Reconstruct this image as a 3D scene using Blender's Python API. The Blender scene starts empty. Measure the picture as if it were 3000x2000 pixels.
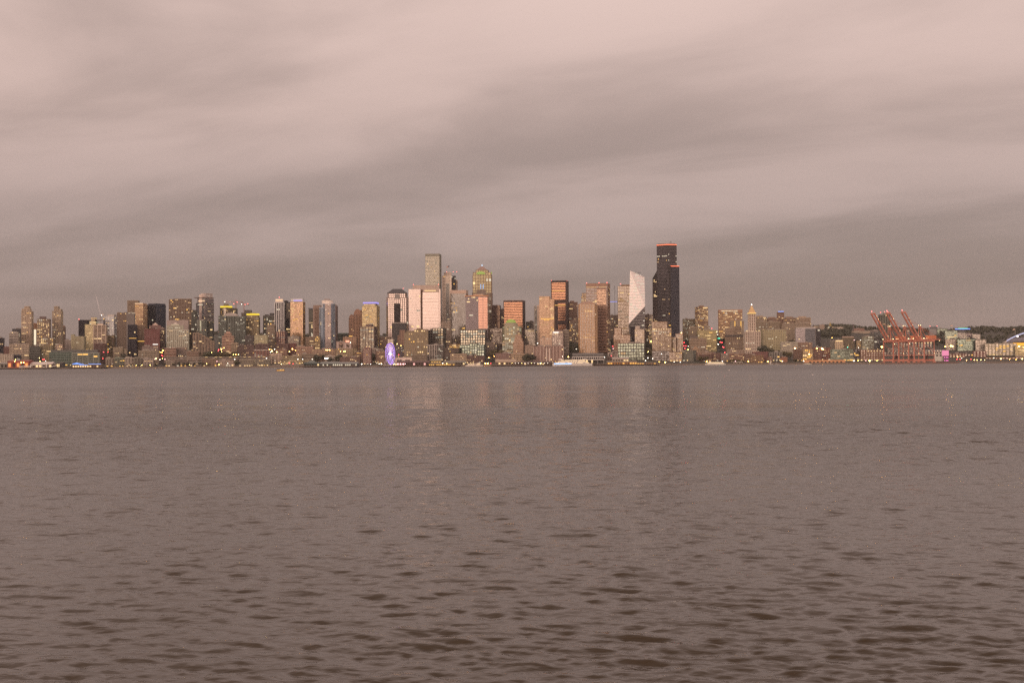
import bpy, math, random
import numpy as np
from mathutils import Matrix, Vector

# ------------------------------------------------------------------ camera
F_PX, CX, CY = 3840.0, 1500.0, 1000.0          # the photograph is 3000 x 2000
CAM_Z, PITCH, ROLL = 4.0, math.atan(67 / 3840.0), math.radians(0.34)
scene = bpy.context.scene
col = scene.collection
cf = Vector((0, math.cos(PITCH), math.sin(PITCH)))
cu0 = Vector((0, -math.sin(PITCH), math.cos(PITCH)))
cr0 = Vector((1, 0, 0))
cr = cr0 * math.cos(ROLL) - cu0 * math.sin(ROLL)
cu = cu0 * math.cos(ROLL) + cr0 * math.sin(ROLL)
cam_data = bpy.data.cameras.new('camera')
cam_data.sensor_width = 36.0
cam_data.lens = F_PX * 36.0 / 3000.0
cam_data.clip_start, cam_data.clip_end = 0.5, 60000
cam = bpy.data.objects.new('camera', cam_data)
cam.matrix_world = Matrix(((cr.x, cu.x, -cf.x, 0), (cr.y, cu.y, -cf.y, 0), (cr.z, cu.z, -cf.z, CAM_Z), (0, 0, 0, 1)))
col.objects.link(cam)
scene.camera = cam

# ------------------------------------------------------------------ sky: pink dusk overcast, sun gone down behind the camera
SUN_EL, SUN_AZ = math.radians(4.5), math.radians(197)   # azimuth clockwise from +Y
world = bpy.data.worlds.new('World')
scene.world = world
world.use_nodes = True
nt = world.node_tree
nt.nodes.clear()
def N(tree, t, **kw):
    n = tree.nodes.new(t)
    for k, v in kw.items():
        if k.startswith('i_'):
            key = k[2:]
            n.inputs[int(key) if key.isdigit() else key.replace('_', ' ')].default_value = v
        else:
            setattr(n, k, v)
    return n
def L(tree, a, b): tree.links.new(a, b)
def math_node(tree, op, a, b=None, clamp=False):
    n = N(tree, 'ShaderNodeMath', operation=op, use_clamp=clamp)
    for i, v in enumerate((a, b)):
        if v is None: continue
        if hasattr(v, 'is_output'): L(tree, v, n.inputs[i])
        else: n.inputs[i].default_value = v
    return n.outputs[0]
SK = (-1.4797, -15.3792, 8.19, 0.7663)
tc = N(nt, 'ShaderNodeTexCoord')
sep = N(nt, 'ShaderNodeSeparateXYZ'); L(nt, tc.outputs['Generated'], sep.inputs[0])
zz = math_node(nt, 'ABSOLUTE', sep.outputs[2])
den = math_node(nt, 'ADD', zz, 0.16)
px = math_node(nt, 'DIVIDE', sep.outputs[0], den)
py = math_node(nt, 'DIVIDE', sep.outputs[1], den)
comb = N(nt, 'ShaderNodeCombineXYZ'); L(nt, px, comb.inputs[0]); L(nt, py, comb.inputs[1])
def cloud(loc, rot, scl, nscale, detail, rough, dist):
    mp = N(nt, 'ShaderNodeMapping'); L(nt, comb.outputs[0], mp.inputs[0])
    mp.vector_type = 'TEXTURE'
    mp.inputs['Location'].default_value = loc
    mp.inputs['Rotation'].default_value = (0, 0, math.radians(rot))
    mp.inputs['Scale'].default_value = scl
    no = N(nt, 'ShaderNodeTexNoise', i_Scale=nscale, i_Detail=detail, i_Roughness=rough, i_Distortion=dist)
    L(nt, mp.outputs[0], no.inputs['Vector'])
    return no.outputs[0]
c1 = cloud((SK[0], SK[1], 0), 150, (1.9, 1.0, 1), 0.85, 2.0, 0.5, 0.25)
c2 = cloud((SK[2], SK[3], 0), 155, (1.6, 1.0, 1), 1.9, 6.0, 0.52, 0.35)
csum = math_node(nt, 'ADD', math_node(nt, 'MULTIPLY', c1, 0.55), math_node(nt, 'MULTIPLY', c2, 0.45))
cr_ = N(nt, 'ShaderNodeMapRange', interpolation_type='SMOOTHSTEP', i_1=0.38, i_2=0.61, i_3=0.78, i_4=1.13)
L(nt, csum, cr_.inputs[0])
grad = N(nt, 'ShaderNodeValToRGB'); L(nt, zz, grad.inputs[0])
SKY = [(0.0, (0.290, 0.226, 0.207)), (0.05, (0.312, 0.242, 0.230)), (0.11, (0.425, 0.322, 0.300)), (0.19, (0.56, 0.415, 0.372)), (0.30, (0.73, 0.545, 0.485)), (1.0, (0.58, 0.46, 0.40))]
el = grad.color_ramp.elements
el[0].position, el[0].color = SKY[0][0], SKY[0][1] + (1,)
el[1].position, el[1].color = SKY[-1][0], SKY[-1][1] + (1,)
for p_, c_ in SKY[1:-1]:
    e = el.new(p_); e.color = c_ + (1,)
# near the horizon the far cloud sheets merge into an even veil
veil = N(nt, 'ShaderNodeMapRange', interpolation_type='SMOOTHSTEP', i_1=0.01, i_2=0.13, i_3=0.35, i_4=1.15); L(nt, zz, veil.inputs[0])
shade = math_node(nt, 'ADD', math_node(nt, 'MULTIPLY', math_node(nt, 'SUBTRACT', cr_.outputs[0], 0.96), veil.outputs[0]), 0.955)
mul = N(nt, 'ShaderNodeVectorMath', operation='SCALE'); L(nt, grad.outputs[0], mul.inputs[0]); L(nt, shade, mul.inputs['Scale'])
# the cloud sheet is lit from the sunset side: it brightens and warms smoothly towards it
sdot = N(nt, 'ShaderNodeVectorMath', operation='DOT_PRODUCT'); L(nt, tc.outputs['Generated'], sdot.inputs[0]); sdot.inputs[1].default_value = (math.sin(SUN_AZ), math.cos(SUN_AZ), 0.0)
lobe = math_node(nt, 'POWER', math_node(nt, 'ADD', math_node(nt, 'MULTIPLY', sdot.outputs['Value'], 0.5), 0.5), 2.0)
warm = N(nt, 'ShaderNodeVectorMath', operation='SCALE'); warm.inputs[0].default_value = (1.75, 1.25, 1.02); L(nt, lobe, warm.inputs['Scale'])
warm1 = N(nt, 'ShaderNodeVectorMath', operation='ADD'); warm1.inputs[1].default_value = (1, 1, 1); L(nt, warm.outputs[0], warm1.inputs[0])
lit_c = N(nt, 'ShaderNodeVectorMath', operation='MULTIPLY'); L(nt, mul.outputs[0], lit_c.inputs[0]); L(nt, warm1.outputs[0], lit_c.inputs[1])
sky = N(nt, 'ShaderNodeTexSky', sky_type='NISHITA', sun_disc=False, sun_elevation=SUN_EL, sun_rotation=SUN_AZ, altitude=0, air_density=1.0, dust_density=1.0, ozone_density=1.0)
thin = N(nt, 'ShaderNodeVectorMath', operation='MULTIPLY'); thin.inputs[1].default_value = (0.16, 0.13, 0.14)       # what gets through the pink cloud
L(nt, sky.outputs[0], thin.inputs[0])
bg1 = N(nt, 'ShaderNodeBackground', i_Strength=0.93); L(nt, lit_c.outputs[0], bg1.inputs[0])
bg2 = N(nt, 'ShaderNodeBackground', i_Strength=0.08); L(nt, thin.outputs[0], bg2.inputs[0])
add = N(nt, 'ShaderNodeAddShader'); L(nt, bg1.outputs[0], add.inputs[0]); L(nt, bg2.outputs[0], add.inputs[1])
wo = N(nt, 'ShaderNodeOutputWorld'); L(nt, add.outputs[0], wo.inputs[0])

sun_data = bpy.data.lights.new('sun', 'SUN')
sun_data.energy, sun_data.angle, sun_data.color = 1.0, math.radians(16), (1.0, 0.70, 0.50)
sun = bpy.data.objects.new('sun', sun_data)
sd_ = Vector((math.sin(SUN_AZ) * math.cos(SUN_EL), math.cos(SUN_AZ) * math.cos(SUN_EL), math.sin(SUN_EL)))
sun.rotation_euler = sd_.to_track_quat('Z', 'Y').to_euler()
sun.location = sd_ * 500
col.objects.link(sun)
scene.view_settings.view_transform = 'Standard'
scene.view_settings.look = 'None'
scene.view_settings.exposure = 0.0
scene.view_settings.gamma = 1.0
scene.view_settings.use_curve_mapping = False
scene.cycles.max_bounces = 6
scene.cycles.use_denoising = False
scene.cycles.sample_clamp_indirect = 0.7

# ------------------------------------------------------------------ helpers
def P(x, y, Y):
    """the point at distance Y (world y) seen at photo pixel (x, y)"""
    d = cf * F_PX + cr * (x - CX) - cu * (y - CY)
    k = Y / d.y
    return Vector((d.x * k, Y, CAM_Z + d.z * k))
def lin(h):
    h = h.lstrip('#')
    v = [int(h[i:i + 2], 16) / 255 for i in (0, 2, 4)]
    return tuple(c / 12.92 if c <= .04045 else ((c + .055) / 1.055) ** 2.4 for c in v)
MATS = {}
def principled(name):
    m = bpy.data.materials.new(name); m.use_nodes = True
    return m, m.node_tree, m.node_tree.nodes['Principled BSDF']
LIGHT = (0.79, 0.62, 0.545)                     # rough light level on a wall, to turn seen colours into surface colours
def wall(h, rough=0.85):
    key = ('w', h, rough)
    if key in MATS: return MATS[key]
    m, t, b = principled('masonry_' + h.lstrip('#'))
    c = [min(0.8, max(0.02, a / l)) for a, l in zip(lin(h), LIGHT)]
    tcn = N(t, 'ShaderNodeTexCoord')
    mp = N(t, 'ShaderNodeMapping'); mp.inputs['Scale'].default_value = (1, 1, 0.35); L(t, tcn.outputs['Object'], mp.inputs[0])
    n1 = N(t, 'ShaderNodeTexNoise', i_Scale=0.16, i_Detail=5.0, i_Roughness=0.65); L(t, mp.outputs[0], n1.inputs['Vector'])
    oi = N(t, 'ShaderNodeObjectInfo')
    k = math_node(t, 'ADD', math_node(t, 'MULTIPLY', n1.outputs[0], 0.55), 0.70)
    k = math_node(t, 'MULTIPLY', k, math_node(t, 'ADD', math_node(t, 'MULTIPLY', oi.outputs['Random'], 0.14), 0.95))
    vm = N(t, 'ShaderNodeVectorMath', operation='SCALE'); vm.inputs[0].default_value = c; L(t, k, vm.inputs['Scale'])
    L(t, vm.outputs[0], b.inputs['Base Color'])
    b.inputs['Roughness'].default_value = rough
    MATS[key] = m
    return m
GLASS = {  # reflect tint, metallic, roughness
    'dk': ((0.085, 0.08, 0.078), 0.75, 0.12), 'bk': ((0.030, 0.032, 0.037), 0.75, 0.10), 'bl': ((0.10, 0.125, 0.16), 0.8, 0.10),
    'gr': ((0.055, 0.070, 0.063), 0.8, 0.12), 'br': ((0.09, 0.065, 0.05), 0.75, 0.14), 'pl': ((0.17, 0.165, 0.14), 0.6, 0.22),
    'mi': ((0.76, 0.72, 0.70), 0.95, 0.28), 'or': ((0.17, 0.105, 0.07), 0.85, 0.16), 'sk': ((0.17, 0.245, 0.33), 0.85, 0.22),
    'yg': ((0.27, 0.26, 0.17), 0.6, 0.25), 'sp': ((0.10, 0.10, 0.095), 0.8, 0.25), 'gy': ((0.17, 0.165, 0.19), 0.85, 0.25), 'yl': ((0.16, 0.135, 0.09), 0.6, 0.25), 'wh': ((0.66, 0.68, 0.69), 0.85, 0.3),
}
def glass(k):
    key = ('g', k)
    if key in MATS: return MATS[key]
    c, met, ro = GLASS[k]
    m, t, b = principled('facade_glass_' + k)
    tcn = N(t, 'ShaderNodeTexCoord')
    sn = N(t, 'ShaderNodeVectorMath', operation='SNAP'); sn.inputs[1].default_value = (3.1, 3.1, 3.9); L(t, tcn.outputs['Object'], sn.inputs[0])
    wn = N(t, 'ShaderNodeTexWhiteNoise'); L(t, sn.outputs[0], wn.inputs['Vector'])
    var = 0.18 if k in ('mi', 'wh', 'rose_reflect', 'sk', 'amb') else 0.55
    kf = math_node(t, 'ADD', math_node(t, 'MULTIPLY', math_node(t, 'POWER', wn.outputs['Value'], 1.6), var), 1.0 - var * 0.42)
    vm = N(t, 'ShaderNodeVectorMath', operation='SCALE'); vm.inputs[0].default_value = c; L(t, kf, vm.inputs['Scale'])
    L(t, vm.outputs[0], b.inputs['Base Color'])
    b.inputs['Metallic'].default_value = met
    b.inputs['Roughness'].default_value = ro
    # panes never sit perfectly flush: tilt each one a little
    ge = N(t, 'ShaderNodeNewGeometry')
    off = N(t, 'ShaderNodeVectorMath', operation='SUBTRACT'); L(t, wn.outputs['Color'], off.inputs[0]); off.inputs[1].default_value = (.5, .5, .5)
    sc = N(t, 'ShaderNodeVectorMath', operation='SCALE'); sc.inputs['Scale'].default_value = 0.015 if var < .5 else 0.028; L(t, off.outputs[0], sc.inputs[0])
    ad = N(t, 'ShaderNodeVectorMath', operation='ADD'); L(t, ge.outputs['Normal'], ad.inputs[0]); L(t, sc.outputs[0], ad.inputs[1])
    no = N(t, 'ShaderNodeVectorMath', operation='NORMALIZE'); L(t, ad.outputs[0], no.inputs[0]); L(t, no.outputs[0], b.inputs['Normal'])
    MATS[key] = m
    return m
def glow(name, rgb, s, sample=False):
    key = ('e', name)
    if key in MATS: return MATS[key]
    m, t, b = principled('lit_' + name)
    b.inputs['Base Color'].default_value = (0.05, 0.05, 0.05, 1)
    b.inputs['Emission Color'].default_value = rgb + (1,)
    b.inputs['Emission Strength'].default_value = s
    m.cycles.emission_sampling = 'AUTO' if sample else 'NONE'
    MATS[key] = m
    return m
def flat(name, rgb, rough=0.7, metal=0.0):
    key = ('f', name)
    if key in MATS: return MATS[key]
    m, t, b = principled(name)
    tcn = N(t, 'ShaderNodeTexCoord')
    n1 = N(t, 'ShaderNodeTexNoise', i_Scale=0.35, i_Detail=4.0); L(t, tcn.outputs['Object'], n1.inputs['Vector'])
    k = math_node(t, 'ADD', math_node(t, 'MULTIPLY', n1.outputs[0], 0.6), 0.7)
    vm = N(t, 'ShaderNodeVectorMath', operation='SCALE'); vm.inputs[0].default_value = rgb; L(t, k, vm.inputs['Scale'])
    L(t, vm.outputs[0], b.inputs['Base Color'])
    b.inputs['Roughness'].default_value = rough; b.inputs['Metallic'].default_value = metal
    MATS[key] = m
    return m
W_HI = lambda: glow('warm_bright', (1.0, 0.66, 0.30), 1.35)
W_LO = lambda: glow('warm_dim', (1.0, 0.60, 0.27), 0.6)
W_WH = lambda: glow('white_office', (1.0, 0.86, 0.62), 0.8)
W_AM = lambda: glow('amber', (1.0, 0.52, 0.10), 1.3)
W_CO = lambda: glow('pale_office', (0.93, 0.88, 0.66), 0.30)

class MB:
    def __init__(s): s.v, s.f, s.m = [], [], []
    def poly(s, pts, mi=0):
        n = len(s.v); s.v += [tuple(p) for p in pts]; s.f.append(tuple(range(n, n + len(pts)))); s.m.append(mi)
    def box(s, x0, x1, y0, y1, z0, z1, mi=0):
        n = len(s.v)
        s.v += [(x0, y0, z0), (x1, y0, z0), (x1, y1, z0), (x0, y1, z0), (x0, y0, z1), (x1, y0, z1), (x1, y1, z1), (x0, y1, z1)]
        for q in ((0, 1, 5, 4), (1, 2, 6, 5), (2, 3, 7, 6), (3, 0, 4, 7), (4, 5, 6, 7), (3, 2, 1, 0)):
            s.f.append(tuple(n + i for i in q)); s.m.append(mi)
    def prism(s, poly, z0, z1, mi=0, mt=None, top=True):
        n = len(s.v); k = len(poly)
        s.v += [(p[0], p[1], z0) for p in poly] + [(p[0], p[1], z1) for p in poly]
        for i in range(k):
            j = (i + 1) % k
            s.f.append((n + i, n + j, n + k + j, n + k + i)); s.m.append(mi)
        if top:
            s.f.append(tuple(range(n + k, n + 2 * k))); s.m.append(mi if mt is None else mt)
            s.f.append(tuple(reversed(range(n, n + k)))); s.m.append(mi if mt is None else mt)
    def loft(s, rings, mi=0, cap=True):
        n0 = len(s.v); k = len(rings[0])
        for r in rings: s.v += [tuple(p) for p in r]
        for a in range(len(rings) - 1):
            for i in range(k):
                j = (i + 1) % k
                s.f.append((n0 + a * k + i, n0 + a * k + j, n0 + (a + 1) * k + j, n0 + (a + 1) * k + i)); s.m.append(mi)
        if cap:
            s.f.append(tuple(n0 + (len(rings) - 1) * k + i for i in range(k))); s.m.append(mi)
            s.f.append(tuple(n0 + i for i in reversed(range(k)))); s.m.append(mi)
    def bar(s, a, b, w, h=None, mi=0):
        """a square bar from a to b"""
        a, b = Vector(a), Vector(b); d = (b - a).normalized()
        up = Vector((0, 0, 1)) if abs(d.z) < 0.95 else Vector((0, 1, 0))
        sx = d.cross(up).normalized() * (w / 2); sy = sx.cross(d).normalized() * ((h or w) / 2)
        s.loft([[p - sx - sy, p + sx - sy, p + sx + sy, p - sx + sy] for p in (a, b)], mi)
    def tube(s, a, b, r, n=6, mi=0, r2=None):
        a, b = Vector(a), Vector(b); d = (b - a).normalized()
        up = Vector((0, 0, 1)) if abs(d.z) < 0.95 else Vector((0, 1, 0))
        sx = d.cross(up).normalized(); sy = sx.cross(d).normalized()
        s.loft([[p + sx * (rr * math.cos(6.28318 * i / n)) + sy * (rr * math.sin(6.28318 * i / n)) for i in range(n)] for p, rr in ((a, r), (b, r if r2 is None else r2))], mi)
    def dome(s, c, rx, ry, rz, nu=14, nv=5, mi=0, full=False):
        rings = []
        lo = -0.5 * math.pi * 0.98 if full else 0
        for k in range(nv + 1):
            t = lo + (0.5 * math.pi * 0.98 - lo) * k / nv
            rings.append([(c[0] + rx * math.cos(t) * math.cos(6.28318 * i / nu), c[1] + ry * math.cos(t) * math.sin(6.28318 * i / nu), c[2] + rz * math.sin(t)) for i in range(nu)])
        s.loft(rings, mi)
    def build(s, name, mats, parent=None):
        me = bpy.data.meshes.new(name)
        me.from_pydata(s.v, [], s.f)
        for m in (mats if isinstance(mats, (list, tuple)) else [mats]): me.materials.append(m)
        if any(s.m): me.polygons.foreach_set('material_index', s.m)
        me.update()
        o = bpy.data.objects.new(name, me); col.objects.link(o)
        if parent is not None: o.parent = parent
        return o
LABELS = {}
def tag(o, label=None, cat=None, group=None, kind=None):
    if label: o['label'] = label; LABELS[label] = LABELS.get(label, 0) + 1
    if cat: o['category'] = cat
    if group: o['group'] = group
    if kind: o['kind'] = kind
    return o
def empty(name, loc, rz=0.0):
    o = bpy.data.objects.new(name, None); o.empty_display_size = 2
    o.location = loc; o.rotation_euler = (0, 0, rz); col.objects.link(o)
    return o

# ------------------------------------------------------------------ water: one sheet from the near shore to under the far quays
rng = np.random.default_rng(7)
def build_water():
    nc, half = 700, math.radians(29)
    r = np.concatenate([np.geomspace(0.6, 11.4, 14), np.geomspace(12.0, 120.0, 720, endpoint=False), np.geomspace(120.0, 2900.0, 520), np.geomspace(3000, 30000, 24)])
    fine = np.linspace(-half, half, nc)
    rest = np.linspace(half, 2 * math.pi - half, 61)[1:-1]
    th = np.concatenate([fine, rest])
    R_, T_ = np.meshgrid(r, th, indexing='ij')
    X = R_ * np.sin(T_); Yv = R_ * np.cos(T_)
    Z = np.zeros_like(X)
    n1 = 14 + 720 + 520
    Xf, Yf = X[:n1, :nc].astype(np.float32), Yv[:n1, :nc].astype(np.float32)
    Rf = r[:n1].astype(np.float32)
    cell = np.maximum(Rf * (2 * half / nc), np.gradient(Rf))
    Zf = np.zeros_like(Xf)
    nw = 150
    lam = np.exp(rng.uniform(math.log(0.11), math.log(22.0), nw))
    ang = rng.normal(0.0, 0.55, nw) + math.radians(84)     # the wind blows along the view, a little from the side
    ph = rng.uniform(0, 6.283, nw)
    for l, a, p in zip(lam, ang, ph):
        k = 2 * math.pi / l
        # ripples near the sheltered shore, longer chop only out on the open bay
        if l < 1.2: slope = 0.060 * (1.0 if l < 0.35 else (0.35 / l) ** 0.85) * np.ones_like(Rf)
        else: slope = 0.036 * np.clip((Rf - 14 * l) / (26 * l), 0.05, 1.0)
        fade = np.clip((l / cell - 2.5) / 3.0, 0, 1) * slope / k * (0.7 + 0.6 * rng.random())
        rows = np.nonzero(fade > 1e-6)[0]
        if len(rows) == 0: continue
        i0, i1 = rows[0], rows[-1] + 1
        xx, yy = Xf[i0:i1], Yf[i0:i1]
        uu, vv = np.float32(k) * (xx * math.cos(a) + yy * math.sin(a)), np.float32(k) * (xx * math.sin(a) - yy * math.cos(a))
        env = np.clip(0.5 + 0.8 * np.sin(0.13 * uu + 3.1 * p) * np.sin(0.24 * vv + 1.7 * p + 0.8 * np.sin(0.05 * uu)), 0, 1.3)     # short-crested groups
        arg = uu + np.float32(p) + 0.9 * np.sin(0.33 * vv + p * 2)
        Zf[i0:i1] += fade[i0:i1, None] * env * (np.sin(arg) + 0.30 * np.cos(2 * arg))
    # stretches of more and less ruffled water
    Zf *= np.clip(0.85 + 0.30 * np.sin(Xf * 0.045 + 1.3 * np.sin(Yf * 0.02)) * np.sin(Yf * 0.031 + 0.8) + 0.2 * np.sin(Xf * 0.13 + Yf * 0.07) - 0.0012 * np.clip(Xf, -100, 100), 0.35, 1.5)
    Zf *= np.clip((2850 - Rf) / 300, 0, 1)[:, None]
    Zf[:, 0] = 0; Zf[:, -1] = 0
    Z[:n1, :nc] = Zf
    nr, nth = R_.shape
    co = np.stack([X, Yv, Z], -1).reshape(-1, 3)
    i, j = np.meshgrid(np.arange(nr - 1), np.arange(nth), indexing='ij')
    j2 = (j + 1) % nth
    q = np.stack([i * nth + j, (i + 1) * nth + j, (i + 1) * nth + j2, i * nth + j2], -1)[..., ::-1].reshape(-1, 4)
    me = bpy.data.meshes.new('water')
    me.vertices.add(len(co)); me.vertices.foreach_set('co', co.ravel())
    me.loops.add(q.size); me.loops.foreach_set('vertex_index', q.ravel())
    me.polygons.add(len(q)); me.polygons.foreach_set('loop_start', np.arange(0, q.size, 4)); me.polygons.foreach_set('loop_total', np.full(len(q), 4))
    me.polygons.foreach_set('use_smooth', np.ones(len(q), bool))
    me.update(calc_edges=True)
    m, t, b = principled('sea_water')
    b.inputs['Base Color'].default_value = (0.038, 0.026, 0.012, 1)
    b.inputs['IOR'].default_value = 1.34
    b.inputs['Roughness'].default_value = 0.14
    tcn = N(t, 'ShaderNodeTexCoord')
    def bump_noise(scale, sx, detail, loc):
        mp = N(t, 'ShaderNodeMapping'); mp.inputs['Scale'].default_value = (sx, 1, 1); mp.inputs['Rotation'].default_value = (0, 0, math.radians(-14)); mp.inputs['Location'].default_value = loc
        L(t, tcn.outputs['Object'], mp.inputs[0])
        n = N(t, 'ShaderNodeTexNoise', i_Scale=scale, i_Detail=detail, i_Roughness=0.6); L(t, mp.outputs[0], n.inputs['Vector'])
        return n.outputs[0]
    fine_n = bump_noise(3.2, 0.55, 3.0, (0, 0, 0))
    mid_n = bump_noise(1.5, 0.7, 4.0, (31, 5, 0))
    big_n = bump_noise(0.010, 0.25, 4.0, (11, 50, 0))
    bp = N(t, 'ShaderNodeBump', i_Strength=0.55, i_Distance=0.05); L(t, fine_n, bp.inputs['Height'])
    # long slicks and cat's-paws: the wind roughens some stretches more than others
    k = N(t, 'ShaderNodeMapRange', i_1=0.35, i_2=0.65, i_3=0.35, i_4=1.0); L(t, big_n, k.inputs[0])
    bp2 = N(t, 'ShaderNodeBump', i_Distance=0.34); L(t, mid_n, bp2.inputs['Height']); L(t, bp.outputs[0], bp2.inputs['Normal'])
    geo = N(t, 'ShaderNodeNewGeometry'); ln = N(t, 'ShaderNodeVectorMath', operation='LENGTH'); L(t, geo.outputs['Position'], ln.inputs[0])
    far = N(t, 'ShaderNodeMapRange', i_1=15.0, i_2=90.0, i_3=0.0, i_4=1.0); L(t, ln.outputs['Value'], far.inputs[0])
    L(t, math_node(t, 'MULTIPLY', k.outputs[0], far.outputs[0]), bp2.inputs['Strength'])
    L(t, bp2.outputs[0], b.inputs['Normal'])
    ro = N(t, 'ShaderNodeMapRange', i_1=40.0, i_2=900.0, i_3=0.08, i_4=0.30); L(t, ln.outputs['Value'], ro.inputs[0]); L(t, ro.outputs[0], b.inputs['Roughness'])
    me.materials.append(m)
    o = bpy.data.objects.new('water', me); col.objects.link(o)
    tag(o, 'wide grey brown bay rippled by small waves', 'water', kind='structure')
build_water()

# ------------------------------------------------------------------ ground: the far shore rising to the hills
SHORE = 2960.0
def px_of(X, Y): return CX + F_PX * X / Y
def sstep(a, b, x):
    t = min(1.0, max(0.0, (x - a) / (b - a))); return t * t * (3 - 2 * t)
def zg(X, Y):
    x = px_of(X, max(Y, 1000))
    prof = [(2900, 3.2), (3020, 4.0), (3150, 11), (3300, 24), (3500, 40), (3800, 62), (4200, 92), (4600, 116), (5000, 128), (5600, 130), (7000, 70), (9000, 20), (40000, 10)]
    z = prof[-1][1]
    for (a, za), (b, zb) in zip(prof, prof[1:]):
        if Y <= b:
            z = za + (zb - za) * max(0, (Y - a) / (b - a)); break
    crest = 0.50 + 0.42 * sstep(200, 640, x) + 0.04 * math.sin(x * 0.011) + 0.03 * math.sin(x * 0.031 + 1)
    crest += 0.10 * sstep(1900, 2300, x) - 0.06 * sstep(2500, 2800, x)
    flat_ = sstep(3000, 3300, Y)
    return 3.2 + (z - 3.2) * (1 - flat_ + flat_ * crest)
def build_ground():
    ys = [SHORE, 2990, 3020] + [3060 + 60 * i for i in range(34)] + [5250, 5500, 5800, 6300, 7000, 8000, 10000, 16000, 30000]
    xs = [-16000, -9000, -5000] + [-3000 + 75 * i for i in range(81)] + [5000, 9000, 16000]
    mb = MB()
    n = len(xs)
    for y in ys:
        for x in xs: mb.v.append((x, y, zg(x, y) - (0.0 if y > SHORE else 0.0)))
    for j in range(len(ys) - 1):
        for i in range(n - 1):
            mb.f.append((j * n + i, j * n + i + 1, (j + 1) * n + i + 1, (j + 1) * n + i)); mb.m.append(0)
    m, t, b = principled('city_ground')
    tcn = N(t, 'ShaderNodeTexCoord')
    n1 = N(t, 'ShaderNodeTexNoise', i_Scale=0.012, i_Detail=6.0, i_Roughness=0.7); L(t, tcn.outputs['Object'], n1.inputs['Vector'])
    rp = N(t, 'ShaderNodeValToRGB'); L(t, n1.outputs[0], rp.inputs[0])
    rp.color_ramp.elements[0].position, rp.color_ramp.elements[0].color = 0.42, (0.035, 0.045, 0.028, 1)
    rp.color_ramp.elements[1].position, rp.color_ramp.elements[1].color = 0.58, (0.065, 0.060, 0.055, 1)
    L(t, rp.outputs[0], b.inputs['Base Color']); b.inputs['Roughness'].default_value = 0.95
    o = mb.build('ground', m); tag(o, 'dark city ground rising from the quays to the hills', 'ground', kind='structure')
    sw = MB()                                          # the quay wall under the promenade
    step = 40
    for i in range(-56, 56):
        x0, x1 = i * step, (i + 1) * step - 0.6
        sw.box(x0, x1, SHORE - 1.2, SHORE + 1.5, -2.0, 3.35 + 0.25 * ((i * 7) % 3))
    tag(sw.build('seawall', wall('#6a5a50')), 'dark stained concrete seawall along the far waterfront', 'seawall', kind='structure')
build_ground()

# ------------------------------------------------------------------ buildings
ST = {  # floor height, bay width, pier share, spandrel share, pier depth, spandrel depth
    'off': (3.9, 3.4, .32, .42, .45, .30), 'res': (3.1, 3.8, .44, .44, .35, .25), 'band': (3.9, 9.0, .05, .50, .20, .40),
    'ver': (3.9, 2.6, .52, .14, .60, .15), 'cur': (3.9, 3.0, .10, .16, .18, .12), 'bal': (3.1, 6.0, .28, .22, .40, 1.3),
    'sol': (4.2, 6.5, .70, .62, .20, .14), 'big': (4.2, 6.0, .26, .30, .55, .45), 'fin': (3.3, 2.0, .40, .26, .50, .20),
    'blank': (5, 40, .96, .94, .2, .1), 'ware': (5.2, 7.5, .5, .5, .35, .2),
}
BUILT = []
R_ = lambda r: 2975.0 + 55.0 * r
def bevel_ring(poly, t):
    cx = sum(p[0] for p in poly) / len(poly); cy = sum(p[1] for p in poly) / len(poly)
    out = []
    for x, y in poly:
        d = math.hypot(x - cx, y - cy) or 1; out.append((cx + (x - cx) * (1 + 1.35 * t / d), cy + (y - cy) * (1 + 1.35 * t / d)))
    return out
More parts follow.
